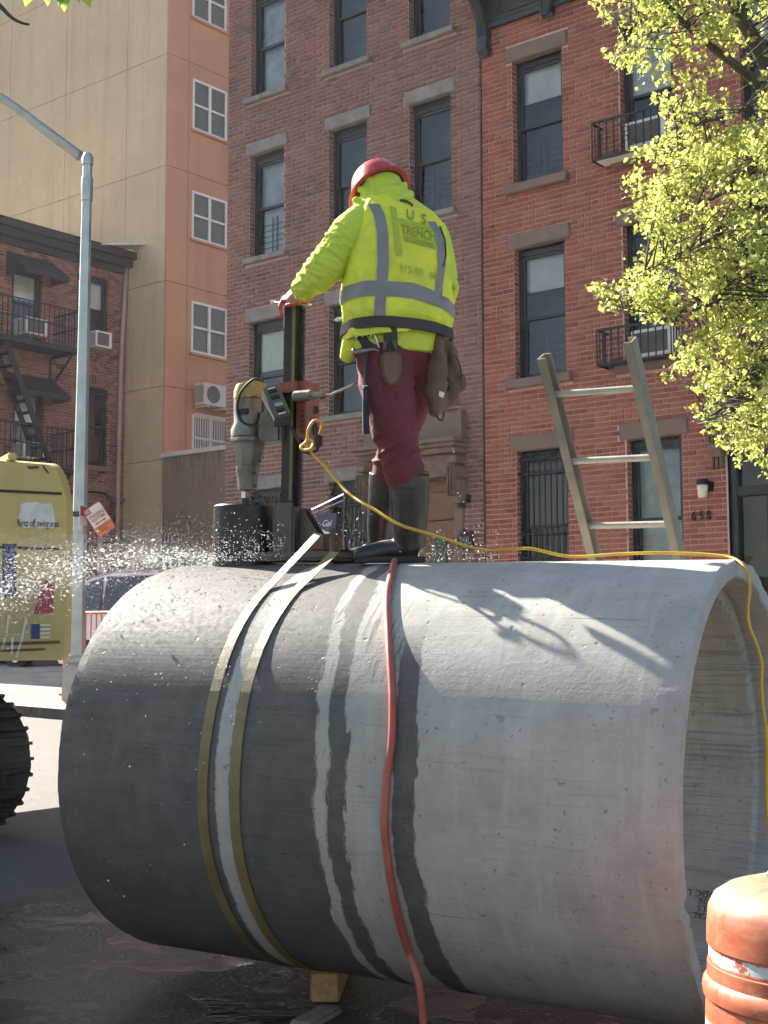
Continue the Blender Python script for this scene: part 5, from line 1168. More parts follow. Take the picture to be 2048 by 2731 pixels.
# ------------------------------------------------------------------ ladder standing behind the pipe
m_lad = mat('weathered_ladder', (.25, .225, .175), .75, var=.25, vs=7, bump=.3, bs=45, dirt=(.13, .115, .095), ds=5, da=.6); m_rung = mat('ladder_rung', (.42, .39, .33), .5, .25, var=.15, vs=9, dirt=(.25, .20, .15), ds=6, da=.5)
R1 = dep(1478, 1052, 6.15); R3 = dep(1566, 1403, 6.36); dd = (R3-R1)/2; Lr = float(np.linalg.norm(dd)); dn = dd/Lr
wv = AX*.405
nmv = np.cross(wv/np.linalg.norm(wv), dn); nmv = nmv if nmv[1] < 0 else -nmv
base_k = (R1[2]-.02)/(-dn[2]); basep = R1+dn*base_k
lad = empty('ladder', basep+wv/2); tag(lad, 'weathered extension ladder leaning on the far side of the pipe', 'ladder')
o0 = basep+wv/2
wn_ = wv/np.linalg.norm(wv)
for sd, P0, tp in ((-1, R1, dep(1468, 952, 6.09)), (1, R1+wv, None)):
    topk = .185 if sd < 0 else .225
    a = P0-dn*topk-o0; b = P0+dn*base_k-o0; P_ = wn_*(.018*sd)
    mb = MB(); mb.obox((a+b)/2+P_, wn_*.005, (b-a)/2, nmv*.042)
    for f in (-1, 1): mb.obox((a+b)/2+P_+wn_*(-.016*sd)*-1*-1+nmv*(.038*f), wn_*.020, (b-a)/2, nmv*.005)
    mb.build('rail', m_lad, lad, bevel=.002)
for k in range(int(base_k/Lr)+1):
    P0 = R1+dn*Lr*k-o0; mb = MB()
    mb.lathe([(.0185, 0), (.0185, .405)], 10, lambda p: tuple(P0+wn_*p[2]+dn*p[0]*.85+nmv*p[1])); mb.build('rung', m_rung, lad, smooth=True, sharp=45)
    

# ------------------------------------------------------------------ orange traffic drum in front of the open end
def drum_mat():
    t = NT('drum_plastic'); co = t.coord(); sp = t.new('ShaderNodeSeparateXYZ'); t.put(sp.inputs[0], co); z = sp.outputs[2]
    n = t.noise(co, 9, 5, .65); n2 = t.noise(co, 30, 4, .6); sc1 = t.noise(t.coord('Object', (6, 6, 22)), 3, 4, .65)
    o = t.mix(t.ramp(n, [(.35, 0.0), (.7, 1.0)]), (.38, .085, .038), (.48, .145, .072)); o = t.mix(t.ramp(sc1, [(.52, 0.0), (.72, .65)]), o, (.50, .23, .15))
    zz = t.math('ADD', z, t.math('MULTIPLY', t.math('SUBTRACT', n, .5), .02))
    wb = t.math('MAXIMUM', t.math('MULTIPLY', t.sstep(zz, .33, .335), t.math('SUBTRACT', 1.0, t.sstep(zz, .545, .55))), t.math('SUBTRACT', 1.0, t.sstep(zz, .10, .105)))
    wh = t.mix(t.ramp(n2, [(.5, 0.0), (.68, 1.0)]), (.66, .64, .58), (.40, .36, .30))
    tp = t.math('MULTIPLY', t.math('MULTIPLY', t.sstep(zz, .705, .712), t.math('SUBTRACT', 1.0, t.sstep(zz, .735, .742))), t.ramp(n2, [(.42, 0.0), (.47, 1.0)]))
    c = t.mix(wb, o, wh); c = t.mix(tp, c, (.55, .58, .56)); du = t.math('MULTIPLY', t.sstep(z, .80, .90), t.ramp(n, [(.30, .3), (.65, .8)]))
    c = t.mix(du, c, (.46, .29, .20))
    return t.fin(c, t.ramp(n2, [(.3, .35), (.7, .65)]), 0, t.bump(t.math('ADD', n2, sc1), .12, .003))
m_drum = drum_mat()
DP = dep(2196, 2450, 3.80); dr = empty('traffic_drum', (DP[0], DP[1], float(gz(DP[0], DP[1])))); tag(dr, 'scuffed orange and white traffic drum at the open pipe end', 'traffic drum')
rs = (DP[0]-dep(1906, 2450, 3.74)[0])
k_ = rs/.262
mb = MB(); mb.lathe([(.30*k_, .0), (.30*k_, .08), (.275*k_, .10), (.272*k_, .32), (.285*k_, .335), (.285*k_, .35), (.272*k_, .36), (.270*k_, .545), (.268*k_, .605), (.274*k_, .612), (.2765*k_, .63), (.273*k_, .650), (.264*k_, .662), (.2635*k_, .698), (.259*k_, .700), (.259*k_, .745), (.2635*k_, .747), (.2625*k_, .80), (.258*k_, .845), (.245*k_, .875), (.215*k_, .898), (.165*k_, .914), (.11*k_, .918), (0, .92)], 56); mb.build('shell', m_drum, dr, smooth=True, sharp=32)
mb = MB()
mb.tube(smoothpath([(-.10*k_, 0, .905), (-.075*k_, 0, .945), (-.055*k_, 0, 1.0), (0, 0, 1.02), (.055*k_, 0, 1.0), (.075*k_, 0, .945), (.10*k_, 0, .905)], 5), [(.022, .05)]*31, 10); mb.build('handle', m_drum, dr, smooth=True)
dr.scale = (1, 1, 1.035)
mb = MB(); mb.lathe([(.40, 0), (.42, .02), (.40, .06), (.31, .07)], 40); mb.build('rubber_base', m_rub, dr, smooth=True, sharp=40)
# ================================================================== the worker
from mathutils.bvhtree import BVHTree
from mathutils import noise as mnoise
def remesh(mb, voxel, smooth=6, subd=0):
    me = bpy.data.meshes.new('tmp'); me.from_pydata(mb.v, [], mb.f); bm = bmesh.new(); bm.from_mesh(me); bmesh.ops.recalc_face_normals(bm, faces=bm.faces[:]); bm.to_mesh(me); bm.free()
    o = bpy.data.objects.new('tmp', me); col.objects.link(o)
    r = o.modifiers.new('r', 'REMESH'); r.mode = 'VOXEL'; r.voxel_size = voxel
    s = o.modifiers.new('s', 'SMOOTH'); s.factor = .5; s.iterations = smooth
    dg = bpy.context.evaluated_depsgraph_get(); out = bpy.data.meshes.new_from_object(o.evaluated_get(dg)); bpy.data.objects.remove(o); return out
def finish(me, name, m, parent, disp=None):
    if disp is not None:
        n = len(me.vertices); V = np.empty(n*3); me.vertices.foreach_get('co', V); V = V.reshape(-1, 3); N = np.empty(n*3); me.vertices.foreach_get('normal', N); N = N.reshape(-1, 3)
        d = np.array([disp(v) for v in V]); V += N*d[:, None]; me.vertices.foreach_set('co', V.ravel())
    me.materials.clear(); me.materials.append(m); me.polygons.foreach_set('use_smooth', [True]*len(me.polygons)); me.update()
    o = bpy.data.objects.new(name, me); col.objects.link(o)
    if parent is not None: o.parent = parent
    return o
def ellipsoid(mb, c, ax, ay, az, n=20, m=12):
    c, ax, ay, az = (np.asarray(q, float) for q in (c, ax, ay, az)); vs = [c-az]; fs = []
    for j in range(1, m):
        p = -math.pi/2+math.pi*j/m
        for i in range(n): a = 2*math.pi*i/n; vs.append(c+ax*math.cos(a)*math.cos(p)+ay*math.sin(a)*math.cos(p)+az*math.sin(p))
    vs.append(c+az)
    for i in range(n): fs.append((0, 1+(i+1) % n, 1+i))
    for j in range(m-2):
        for i in range(n): a = 1+j*n+i; b = 1+j*n+(i+1) % n; fs.append((a, b, b+n, a+n))
    t_ = len(vs)-1
    for i in range(n): a = 1+(m-2)*n; fs.append((a+i, a+(i+1) % n, t_))
    mb.add(vs, fs)
ORG = cyl(-.05, 90)                                                  # where he stands, on the crown of the pipe
J = lambda x, y, d: dep(x, y, d)-ORG
FD = np.array([-.37, .93, 0]); WD = np.array([.93, .37, 0]); UP = np.array([0, 0, 1.0])
m_vest = mat('vest_fluo', (.70, .75, .050), .75, var=.08, vs=5, bump=.35, bs=24, bd=.014, dirt=(.40, .42, .08), ds=9, da=.45); m_vest2 = m_vest
m_hood = mat('hoodie_lime', (.54, .67, .065), .85, var=.10, vs=5, bump=.4, bs=22, bd=.014, dirt=(.38, .50, .08), ds=5, da=.5)
m_tape = mat('grey_tape', (.20, .195, .20), .45, var=.12, vs=9, bump=.12, bs=120); m_bind = mat('dark_binding', (.035, .055, .055), .7)
m_trou = mat('maroon_trousers', (.130, .024, .032), .85, var=.18, vs=6, bump=.4, bs=24, bd=.012); m_boot = mat('rubber_boot', (.020, .022, .020), .36, var=.2, vs=6, bump=.08, dirt=(.07, .066, .055), ds=5, da=.55)
m_leath = mat('belt_leather', (.030, .020, .016), .6, var=.25, bump=.3); m_suede = mat('suede_pouch', (.165, .105, .062), .9, var=.2, vs=10, bump=.4, bs=90, dirt=(.08, .055, .035), ds=8, da=.6)
m_skin = mat('skin', (.42, .24, .17), .5, var=.08); m_gred = mat('glove_red', (.42, .06, .035), .6, var=.15, vs=20, bump=.2); m_gcr = mat('glove_knit', (.62, .60, .50), .9, var=.1, bump=.4, bs=200)
m_helm = mat('helmet_red', (.46, .022, .030), .30, var=.12, vs=7, bump=.03, dirt=(.40, .12, .11), ds=4, da=.45)
# torso rings: (photo y, x left, x right, half thickness, depth of centre)
RINGS = [(948, 938, 1176, .146, 6.04), (928, 932, 1182, .152, 6.04), (905, 930, 1186, .152, 6.04), (880, 934, 1184, .146, 6.04), (850, 930, 1188, .150, 6.04), (800, 928, 1188, .152, 6.05), (740, 935, 1184, .148, 6.06), (690, 943, 1184, .146, 6.07), (645, 954, 1178, .140, 6.08), (605, 963, 1164, .130, 6.09), (575, 968, 1142, .115, 6.10), (550, 976, 1112, .095, 6.11), (533, 985, 1085, .075, 6.12)]
RC = []
for y, xl, xr, b, d in RINGS:
    c = J((xl+xr)/2, y, d); a = (xr-xl)/2*d/FPX/.945; RC.append((c, a, b))
def torso(t, th, off=0.0):
    q = t*(len(RC)-1); i = min(int(q), len(RC)-2); f = q-i
    f2 = f
    c = RC[i][0]*(1-f2)+RC[i+1][0]*f2; a = RC[i][1]*(1-f2)+RC[i+1][1]*f2+off; b = RC[i][2]*(1-f2)+RC[i+1][2]*f2+off
    e = 2/2.6; cs, sn = math.cos(th), math.sin(th)
    return c+WD*a*math.copysign(abs(cs)**e, cs)-FD*b*math.copysign(abs(sn)**e, sn)      # th = pi/2 is the middle of the back
def fold(t, th):
    z = t*9
    w1 = math.sin(z*1.7+math.sin(th*2.1)*1.6)*math.exp(-((t-.18)/.14)**2)*.007          # belt gathers
    dw = mnoise.noise(Vector((th*1.2, z*.6, 7.3)))
    w2 = mnoise.noise(Vector((th*1.6, z*.7, 1.3)))*.008+(1-2*abs(mnoise.noise(Vector((th*1.5+dw, z*1.5+dw*2, 4.7)))))*.0075+(1-2*abs(mnoise.noise(Vector((th*5.0+dw*2, z*1.2, 2.7)))))*.0035
    w3 = .006*math.sin(th*9+z*1.2)*math.exp(-((t-.25)/.12)**2)
    return w1+w2+w3
T0, T1 = .16, 1.0
def vest_pt(t, th, off=0.0): return torso(t, th, .016+fold(t, th)+off)
worker_parts = {}
# ---- body: one continuous figure
mb = MB()
for c_, a_, b_ in ((RC[2][0], .15, .10), (RC[5][0], .165, .11), (RC[8][0], .165, .10)): ellipsoid(mb, c_, WD*a_, FD*b_, UP*.17)
ellipsoid(mb, J(1055, 950, 6.05), WD*.16, FD*.11, UP*.13)
HEADC = J(1012, 508, 6.17)
mb.tube([RC[9][0], RC[12][0], HEADC], [.07, .058, .06], 12); ellipsoid(mb, HEADC, WD*.074, FD*.092, UP*.112); ellipsoid(mb, HEADC+FD*.095-UP*.015, WD*.016, FD*.022, UP*.025)
for sd in (-1, 1): ellipsoid(mb, HEADC+WD*.076*sd, WD*.012, FD*.02, UP*.032)
LS, LE_, LW, LH = J(972, 598, 6.06), J(852, 728, 6.02), J(795, 783, 6.10), J(772, 802, 6.14)
RS, RE_, RW_, RH_ = J(1146, 640, 6.12), J(1164, 760, 6.17), J(1130, 845, 6.33), J(1110, 860, 6.40)
mb.tube([LS, LE_, LW, LH], [.055, .045, .030, .026], 12); mb.tube([RS, RE_, RW_, RH_], [.055, .045, .030, .028], 12)
NH, NK, NA = J(1015, 960, 5.99), J(1050, 1165, 5.95), J(1090, 1440, 6.00); FH, FK, FA_ = J(1105, 960, 6.12), J(1068, 1160, 6.16), J(1016, 1425, 6.26)
mb.tube([NH, NK, NA], [.085, .058, .042], 14); mb.tube([FH, FK, FA_], [.085, .058, .042], 14)
ellipsoid(mb, NA+np.array([-.06, .02, -.03]), np.array([.12, -.02, 0]), np.array([.01, .04, 0]), UP*.035); ellipsoid(mb, FA_+np.array([-.03, .0, -.06]), np.array([.07, -.01, 0]), np.array([.01, .03, 0]), UP*.02)
ellipsoid(mb, RH_, WD*.04, FD*.05, UP*.03)
for k in range(4): mb.tube([RH_+WD*(-.024+.016*k)+FD*.03, RH_+WD*(-.024+.016*k)+FD*.075-UP*.012, RH_+WD*(-.024+.016*k)+FD*.085-UP*.045], [.0095, .009, .008], 8)
mb.tube([RH_+WD*-.035, RH_+WD*-.055+FD*.03, RH_+WD*-.05+FD*.06-UP*.01], [.011, .010, .009], 8)
person = finish(remesh(mb, .009, 8), 'person', m_skin, None); person.location = ORG
tag(person, 'worker in fluorescent vest and red helmet standing on the pipe, back turned', 'person')
# ---- hoodie: torso, sleeves, hood
mb = MB(); n = 40; vs = []; rows = 26
for j in range(rows+1):
    for i in range(n): vs.append(torso(j/rows*.97, 2*math.pi*i/n, -.004))
mb.add(vs, [(j*n+i, j*n+(i+1) % n, (j+1)*n+(i+1) % n, (j+1)*n+i) for j in range(rows) for i in range(n)]+[tuple(range(n-1, -1, -1)), tuple(rows*n+i for i in range(n))])
mb.tube(smoothpath([J(992, 590, 6.07), J(962, 606, 6.05), J(925, 640, 6.03), J(888, 690, 6.02), J(855, 728, 6.02), J(822, 757, 6.06), J(793, 781, 6.10)], 3), [.098, .098, .098, .097, .095, .093, .090, .088, .086, .084, .083, .082, .079, .074, .069, .064, .055, .048, .042], 18)
mb.tube(smoothpath([J(1140, 612, 6.09), J(1155, 650, 6.09), J(1168, 700, 6.10), J(1176, 755, 6.12), J(1152, 800, 6.24), J(1130, 840, 6.32)], 3), [.084, .087, .086, .085, .083, .081, .079, .077, .074, .072, .070, .066, .061, .055, .049, .043], 16)
HC = J(1018, 510, 6.13)
ellipsoid(mb, HC, WD*.104, FD*.100, UP*.118); ellipsoid(mb, J(1022, 545, 6.11), WD*.125, FD*.105, UP*.055); ellipsoid(mb, J(1040, 530, 6.09), WD*.100, FD*.09, UP*.07)
mb.tube(smoothpath([J(950, 537, 6.06), J(1000, 546, 6.005), J(1050, 538, 6.0), J(1092, 520, 6.05)], 4), .023, 10); mb.tube(smoothpath([J(956, 503, 6.08), J(1005, 518, 6.035), J(1050, 507, 6.035), J(1082, 490, 6.09)], 4), .018, 10); mb.tube(smoothpath([J(975, 475, 6.09), J(1012, 488, 6.05), J(1052, 478, 6.06)], 4), .013, 8)
def ridge(x, y, z): return 1.25*max(0.0, 1-3.2*abs(mnoise.noise(Vector((x, y, z)))))**1.3-.35
def hood_disp(v):
    z = v[2]; x = v[0]
    up_ = max(0, min(1, (z-(HC[2]-.12))/.05))
    a = .004*mnoise.noise(Vector((v[0]*7, v[1]*7, v[2]*7)))
    w_ = .35*mnoise.noise(Vector((v[0]*4, v[1]*4, v[2]*4)))
    crease = up_*.011*ridge(2.0, 9*(z+.45*x)+w_*3, 3+x*3)
    q = v-LS; ad = LW-LS; L = np.linalg.norm(ad); s = (q@ad)/L/L; arm = max(0, min(1, (s-.05)/.15))*(1 if x < -.05 else 0)
    r_ = q-ad*s; k = math.atan2(r_@UP, r_@FD)
    wr = arm*(.0105*ridge(s*7+w_*2, k*1.1, 5.1)*(.5+.5*mnoise.noise(Vector((s*3, k, 9))))+.0050*ridge(s*17+w_*4, k*2.2+s*4, 2.2)+.003*mnoise.noise(Vector((v[0]*40, v[1]*40, v[2]*40))))
    return a+crease+wr
hoodie = finish(remesh(mb, .0065, 4), 'hoodie', m_hood, person, hood_disp)
# sleeve corner sticking out behind the elbow
mb = MB(); mb.tube([J(1184, 715, 6.09), J(1208, 752, 6.08), J(1224, 766, 6.07)], [.045, .024, .005], 10); mb.tube([J(1224, 766, 6.07), J(1204, 790, 6.09), J(1190, 820, 6.10), J(1184, 860, 6.12)], [.005, .026, .034, .030], 10); finish(remesh(mb, .007, 3), 'sleeve_fold', m_hood, person)
# ---- vest
n, rows = 120, 90; vs = []; fs = []
def hem(th): return T0+.012*math.sin(2*th)+(.030 if math.cos(th) > 0 else -.045*abs(math.cos(th)))
for j in range(rows+1):
    for i in range(n):
        th = 2*math.pi*i/n; t_ = hem(th)+(T1-.02-hem(th))*j/rows; vs.append(vest_pt(t_, th))
fs = [(j*n+i, j*n+(i+1) % n, (j+1)*n+(i+1) % n, (j+1)*n+i) for j in range(rows) for i in range(n)]
mb = MB(); mb.add(vs, fs); vest = mb.build('vest', m_vest, person, smooth=True)
sol = vest.modifiers.new('thick', 'SOLIDIFY'); sol.thickness = .004; sol.offset = -1
bvh = BVHTree.FromPolygons([Vector(v) for v in vs], fs)
def vray(x, y, lift=.003):
    d = Vector(ray(x, y)); h = bvh.ray_cast(Vector(CAM-ORG), d)
    if h[0] is None:
        h = bvh.find_nearest(Vector(dep(x, y, 5.92)-ORG))
    nn = h[1] if h[1].dot(d) < 0 else -h[1]; return np.array(h[0]+nn*lift)
def ribbon(fn, n1, n2, name, m, parent):
    vs = [fn(i/n1, j/n2) for i in range(n1+1) for j in range(n2+1)]
    mb = MB(); mb.add(vs, [(i*(n2+1)+j, i*(n2+1)+j+1, (i+1)*(n2+1)+j+1, (i+1)*(n2+1)+j) for i in range(n1) for j in range(n2)]); o = mb.build(name, m, parent, smooth=True, recalc=False); return o
tb = lambda th: .415-.055*max(0, math.cos(th))
ribbon(lambda a, b: vest_pt(tb(2*math.pi*a)+(b-.5)*.062, 2*math.pi*a, .0035), 140, 6, 'reflective_band', m_tape, vest)
def tx(t_, lo, hi):     # param angle whose point projects nearest to x
    pass
def vstripe(pts, wpx, name):
    def fn(a, b):
        q = a*(len(pts)-1); i = min(int(q), len(pts)-2); f = q-i
        x = pts[i][0]*(1-f)+pts[i+1][0]*f; y = pts[i][1]*(1-f)+pts[i+1][1]*f; return vray(x+(b-.5)*wpx, y, .0042)
    return ribbon(fn, 50, 6, name, m_tape, vest)
vstripe([(996, 545), (1012, 575), (1020, 620), (1022, 700), (1018, 760), (1014, 800), (1012, 852)], 30, 'reflective_stripe')
vstripe([(1150, 592), (1166, 622), (1175, 660), (1177, 710), (1170, 760), (1168, 805)], 19, 'reflective_stripe')
def pxtube(pts, r, name, m, lift=.004, k=6):
    P = smoothpath([np.array([x, y, 0.0]) for x, y in pts], k); mb = MB(); mb.tube([vray(p[0], p[1], lift) for p in P], r, 6); return mb.build(name, m, vest, smooth=True)
pxtube([(948, 556), (962, 568), (974, 590), (980, 622), (978, 660), (968, 695), (955, 722), (946, 722), (940, 708)], .0045, 'armhole_binding', m_bind)
pxtube([(1172, 606), (1184, 640), (1187, 680), (1180, 712)], .0045, 'armhole_binding', m_bind)
pxtube([(1066, 538), (1080, 540), (1092, 546), (1098, 552)], .005, 'collar_tab', m_bind, .008)
# ---- printed back panel and lettering, laid on the vest
m_print = mat('print_olive', (.38, .46, .045), .7, var=.12, vs=40, bump=0); m_print2 = mat('print_dark', (.25, .31, .040), .7, var=.1, bump=0); m_printl = mat('print_light', (.46, .60, .03), .7, var=.05, bump=0)
def px_quad(pts, name, m, lift=.0034, n1=12, n2=12):
    (ax_, ay_), (bx_, by_), (cx_, cy_), (dx_, dy_) = pts
    def fn(a, b):
        x = (ax_*(1-a)+bx_*a)*(1-b)+(dx_*(1-a)+cx_*a)*b; y = (ay_*(1-a)+by_*a)*(1-b)+(dy_*(1-a)+cy_*a)*b; return vray(x, y, lift)
    return ribbon(fn, n1, n2, name, m, vest)
px_quad([(1040, 550), (1056, 556), (1074, 680), (1056, 684)], 'print_bar', m_print)
px_quad([(1056, 580), (1160, 606), (1163, 618), (1060, 592)], 'print_bar', m_print)
px_quad([(1070, 598), (1164, 622), (1168, 650), (1074, 626)], 'print_panel', m_printl, .0032)
px_quad([(1074, 629), (1168, 653), (1170, 668), (1077, 643)], 'print_bar', m_print)
def px_text(txt, x, y, h, wsc, slope, m, lift=.0052, bold=.0):
    o = text_mesh(txt, 1.0, 0, 'print_lettering', m, vest, (0, 0, 0), bold=bold); o.rotation_euler = (0, 0, 0); o.scale = (1, 1, 1)
    bm = bmesh.new(); bm.from_mesh(o.data); bmesh.ops.triangulate(bm, faces=bm.faces[:]); bmesh.ops.subdivide_edges(bm, edges=[e for e in bm.edges if e.calc_length() > .3], cuts=2); bm.to_mesh(o.data); bm.free()
    for v in o.data.vertices: v.co = Vector(vray(x+v.co.x*h*wsc, y-v.co.y*h+slope*v.co.x*h*wsc, lift))
    return o
px_text('U', 1093, 575, 36, .85, .25, m_print2, bold=.02); px_text('S', 1129, 587, 38, .85, .25, m_print2, bold=.02)
px_text('TRENCH', 1115, 623, 33, .72, .25, m_print2, bold=.03); px_text('SOLUTIONS', 1117, 647, 15, .95, .25, m_print2, bold=.0)
px_text('973-88', 1095, 722, 30, .74, .18, m_print, bold=.0); px_text('94', 1155, 738, 30, .74, .18, m_print, bold=.0)
# ---- trousers
mb = MB()
ellipsoid(mb, J(1056, 948, 6.05), WD*.195, FD*.135, UP*.13)
mb.tube(smoothpath([J(1022, 930, 6.00), J(1028, 1000, 5.97), J(1042, 1080, 5.95), J(1056, 1165, 5.95), J(1066, 1215, 5.95), J(1080, 1268, 5.97), J(1086, 1310, 5.98)], 3), [.128, .128, .126, .124, .120, .116, .112, .107, .102, .098, .094, .092, .092, .091, .090, .087, .080, .074, .070], 20)
mb.tube(smoothpath([J(1108, 930, 6.11), J(1102, 1000, 6.12), J(1084, 1080, 6.14), J(1066, 1150, 6.16), J(1050, 1215, 6.18), J(1036, 1268, 6.20), J(1030, 1310, 6.21)], 3), [.122, .122, .120, .116, .112, .108, .102, .097, .092, .088, .086, .085, .085, .084, .082, .078, .072, .066, .062], 20)
def trou_disp(v):
    w_ = mnoise.noise(Vector((v[0]*4, v[1]*4, v[2]*4)))
    a = .004*mnoise.noise(Vector((v[0]*7, v[1]*7, v[2]*7)))
    kz = math.exp(-((v[2]-(NK[2]-.06))/.085)**2); hz = math.exp(-((v[2]-(NH[2]-.12))/.12)**2)
    b = kz*.012*ridge(1.5, (v[2]-.55*v[0])*15+w_*1.5, v[0]*5); c = hz*.007*ridge(3.3, (v[2]+1.2*v[0])*9+w_, v[0]*4)
    d = .003*ridge(v[0]*9, v[1]*9, v[2]*5+w_)
    return a+b+c+d
finish(remesh(mb, .0068, 4), 'trousers', m_trou, person, trou_disp)
# ---- boots
def boot(shaft, foot, sole_z, name):
    mb = MB(); P = [J(*p[:3]) for p in shaft]; mb.tube(smoothpath(P, 3), [r for r in np.interp(np.linspace(0, len(P)-1, 3*(len(P)-1)+1), range(len(P)), [p[3] for p in shaft])], 22)
    Q = [J(*p[:3]) for p in foot]; mb.tube(smoothpath(Q, 3), [(a, b) for a, b in zip(np.interp(np.linspace(0, len(Q)-1, 3*(len(Q)-1)+1), range(len(Q)), [p[3] for p in foot]), np.interp(np.linspace(0, len(Q)-1, 3*(len(Q)-1)+1), range(len(Q)), [p[4] for p in foot]))], 20)
    o = finish(remesh(mb, .007, 5), name, m_boot, person, lambda v: .0015*mnoise.noise(Vector((v[0]*20, v[1]*20, v[2]*20)))); return o
b1 = boot([(1090, 1268, 5.98, .092), (1091, 1310, 5.98, .090), (1092, 1360, 5.985, .085), (1092, 1405, 5.99, .078), (1094, 1440, 6.0, .072), (1100, 1470, 6.0, .060)], [(1118, 1466, 6.0, .036, .040), (1090, 1462, 6.0, .052, .044), (1040, 1466, 6.0, .050, .042), (990, 1475, 5.99, .034, .044), (958, 1482, 5.98, .027, .040), (943, 1484, 5.98, .012, .02)], 0, 'boot')
b2 = boot([(1030, 1262, 6.21, .080), (1026, 1310, 6.22, .076), (1020, 1360, 6.24, .070), (1014, 1405, 6.26, .062), (1013, 1450, 6.28, .055), (1014, 1475, 6.28, .05)], [(1030, 1476, 6.28, .03, .04), (1000, 1474, 6.28, .045, .042), (960, 1480, 6.28, .036, .042), (925, 1486, 6.28, .024, .03)], 0, 'boot')
mb = MB(); c_ = J(1090, 1266, 5.98); mb.tube([c_+np.array([.093*math.cos(q), .093*math.sin(q), .006]) for q in np.linspace(0, 2*math.pi, 25)[:-1]], .005, 6, closed=True); c_ = J(1091, 1306, 5.98)+np.array([0, 0, -.002]); mb.tube([c_+np.array([.0925*math.cos(q), .0925*math.sin(q), 0]) for q in np.linspace(0, 2*math.pi, 25)[:-1]], .0025, 6, closed=True); mb.build('boot_rim', m_boot, b1, smooth=True)
sol_ = []
for P0, P1, bt in ((J(1136, 1490, 6.0), J(944, 1492, 5.98), b1), (J(1045, 1492, 6.28), J(925, 1493, 6.28), b2)):
    d_ = P1-P0; L_ = np.linalg.norm(d_); d_ /= L_; sd_ = np.cross(UP, d_); sd_ /= np.linalg.norm(sd_)
    out = [(0, .0), (.01, .032), (.06, .040), (.12, .036), (.2, .045), (L_-.06, .046), (L_-.015, .028), (L_, 0), (L_-.015, -.028), (L_-.06, -.046), (.2, -.045), (.12, -.036), (.06, -.040), (.01, -.032)]
    mb = MB(); mb.prism(out, -.016, .010, lambda p: P0+d_*p[0]+sd_*p[1]+UP*p[2]); mb.build('boot_sole', m_rub, bt, bevel=.004)
# ---- belt and pouches
n = 90; vs = []
for i in range(n):
    th = 2*math.pi*i/n; t_ = .218-.028*max(0, math.cos(th))+.012*math.sin(th)
    for dz, o_ in ((-.046, .016), (.046, .016), (.046, .025), (-.046, .025)): vs.append(torso(t_+dz, th, o_+.004+fold(t_, th)*.5))
mb = MB(); mb.add(vs, [(4*i+k, 4*i+(k+1) % 4, 4*((i+1) % n)+(k+1) % 4, 4*((i+1) % n)+k) for i in range(n) for k in range(4)]); belt = mb.build('tool_belt', m_leath, person, smooth=True, sharp=40)
def plate(pts, d0, d1, name, m, parent, bevel=.006, rem=None):
    A = [J(x, y, d0) for x, y in pts]; B = [J(x, y, d1) for x, y in pts]; nn = len(A); mb = MB(); mb.add(A+B, [tuple(range(nn)), tuple(range(2*nn-1, nn-1, -1))]+[(i, nn+i, nn+(i+1) % nn, (i+1) % nn) for i in range(nn)]); return mb.build(name, m, parent, bevel=bevel, smooth=True, sharp=50)
plate([(1022, 848), (1058, 848), (1061, 940), (1024, 940)], 5.845, 5.862, 'holster_strap', m_leath, belt, .003)
plate([(1014, 940), (1068, 936), (1072, 970), (1072, 1008), (1060, 1024), (1046, 1034), (1032, 1026), (1020, 1004), (1016, 975)], 5.82, 5.865, 'plier_pouch', m_suede, belt, .012)
for a_, b_ in (((1028, 908), (1026, 938)), ((1050, 906), (1056, 936))): mb = MB(); mb.tube([J(a_[0], a_[1], 5.835), J(b_[0], b_[1], 5.835)], .0085, 8); mb.build('plier_handle', m_cbox, belt, smooth=True)
plate([(952, 868), (1004, 862), (1006, 905), (998, 928), (968, 930), (954, 905)], 5.875, 5.905, 'hammer_holster', m_leath, belt, .006)
mb = MB(); mb.tube(smoothpath([J(950, 902, 5.865), J(958, 886, 5.86), J(968, 900, 5.86)], 4), .005, 6); mb.tube(smoothpath([J(986, 900, 5.865), J(996, 888, 5.86), J(1006, 912, 5.86), J(1012, 930, 5.865)], 4), .006, 6); mb.build('steel_loop', m_chrome, belt, smooth=True)
# big suede pouch on the right hip
mb = MB()
mb.tube(smoothpath([J(1176, 882, 6.0), J(1170, 930, 5.98), J(1166, 990, 5.96), J(1164, 1040, 5.95), J(1168, 1086, 5.95), J(1174, 1100, 5.95)], 3), [(.020, .026), (.022, .028), (.026, .030), (.030, .033), (.034, .036), (.038, .038), (.042, .040), (.045, .042), (.047, .043), (.049, .044), (.050, .044), (.050, .044), (.050, .043), (.048, .042), (.042, .036), (.03, .024)], 14)
mb.tube(smoothpath([J(1190, 905, 6.02), J(1204, 950, 6.01), J(1210, 1000, 6.0), J(1222, 1026, 5.99), J(1200, 1062, 5.98), J(1180, 1090, 5.97)], 3), [(.012, .020), (.013, .022), (.015, .024), (.017, .027), (.018, .029), (.018, .031), (.017, .032), (.018, .034), (.021, .034), (.023, .034), (.025, .034), (.027, .033), (.027, .032), (.026, .03), (.022, .026), (.014, .018)], 12)
pouch = finish(remesh(mb, .0065, 2), 'leather_pouch', m_suede, belt, lambda v: .007*math.sin(v[0]*70+v[2]*12+4*mnoise.noise(Vector((v[0]*8, v[1]*8, v[2]*8))))+.004*mnoise.noise(Vector((v[0]*22, v[1]*22, v[2]*22))))
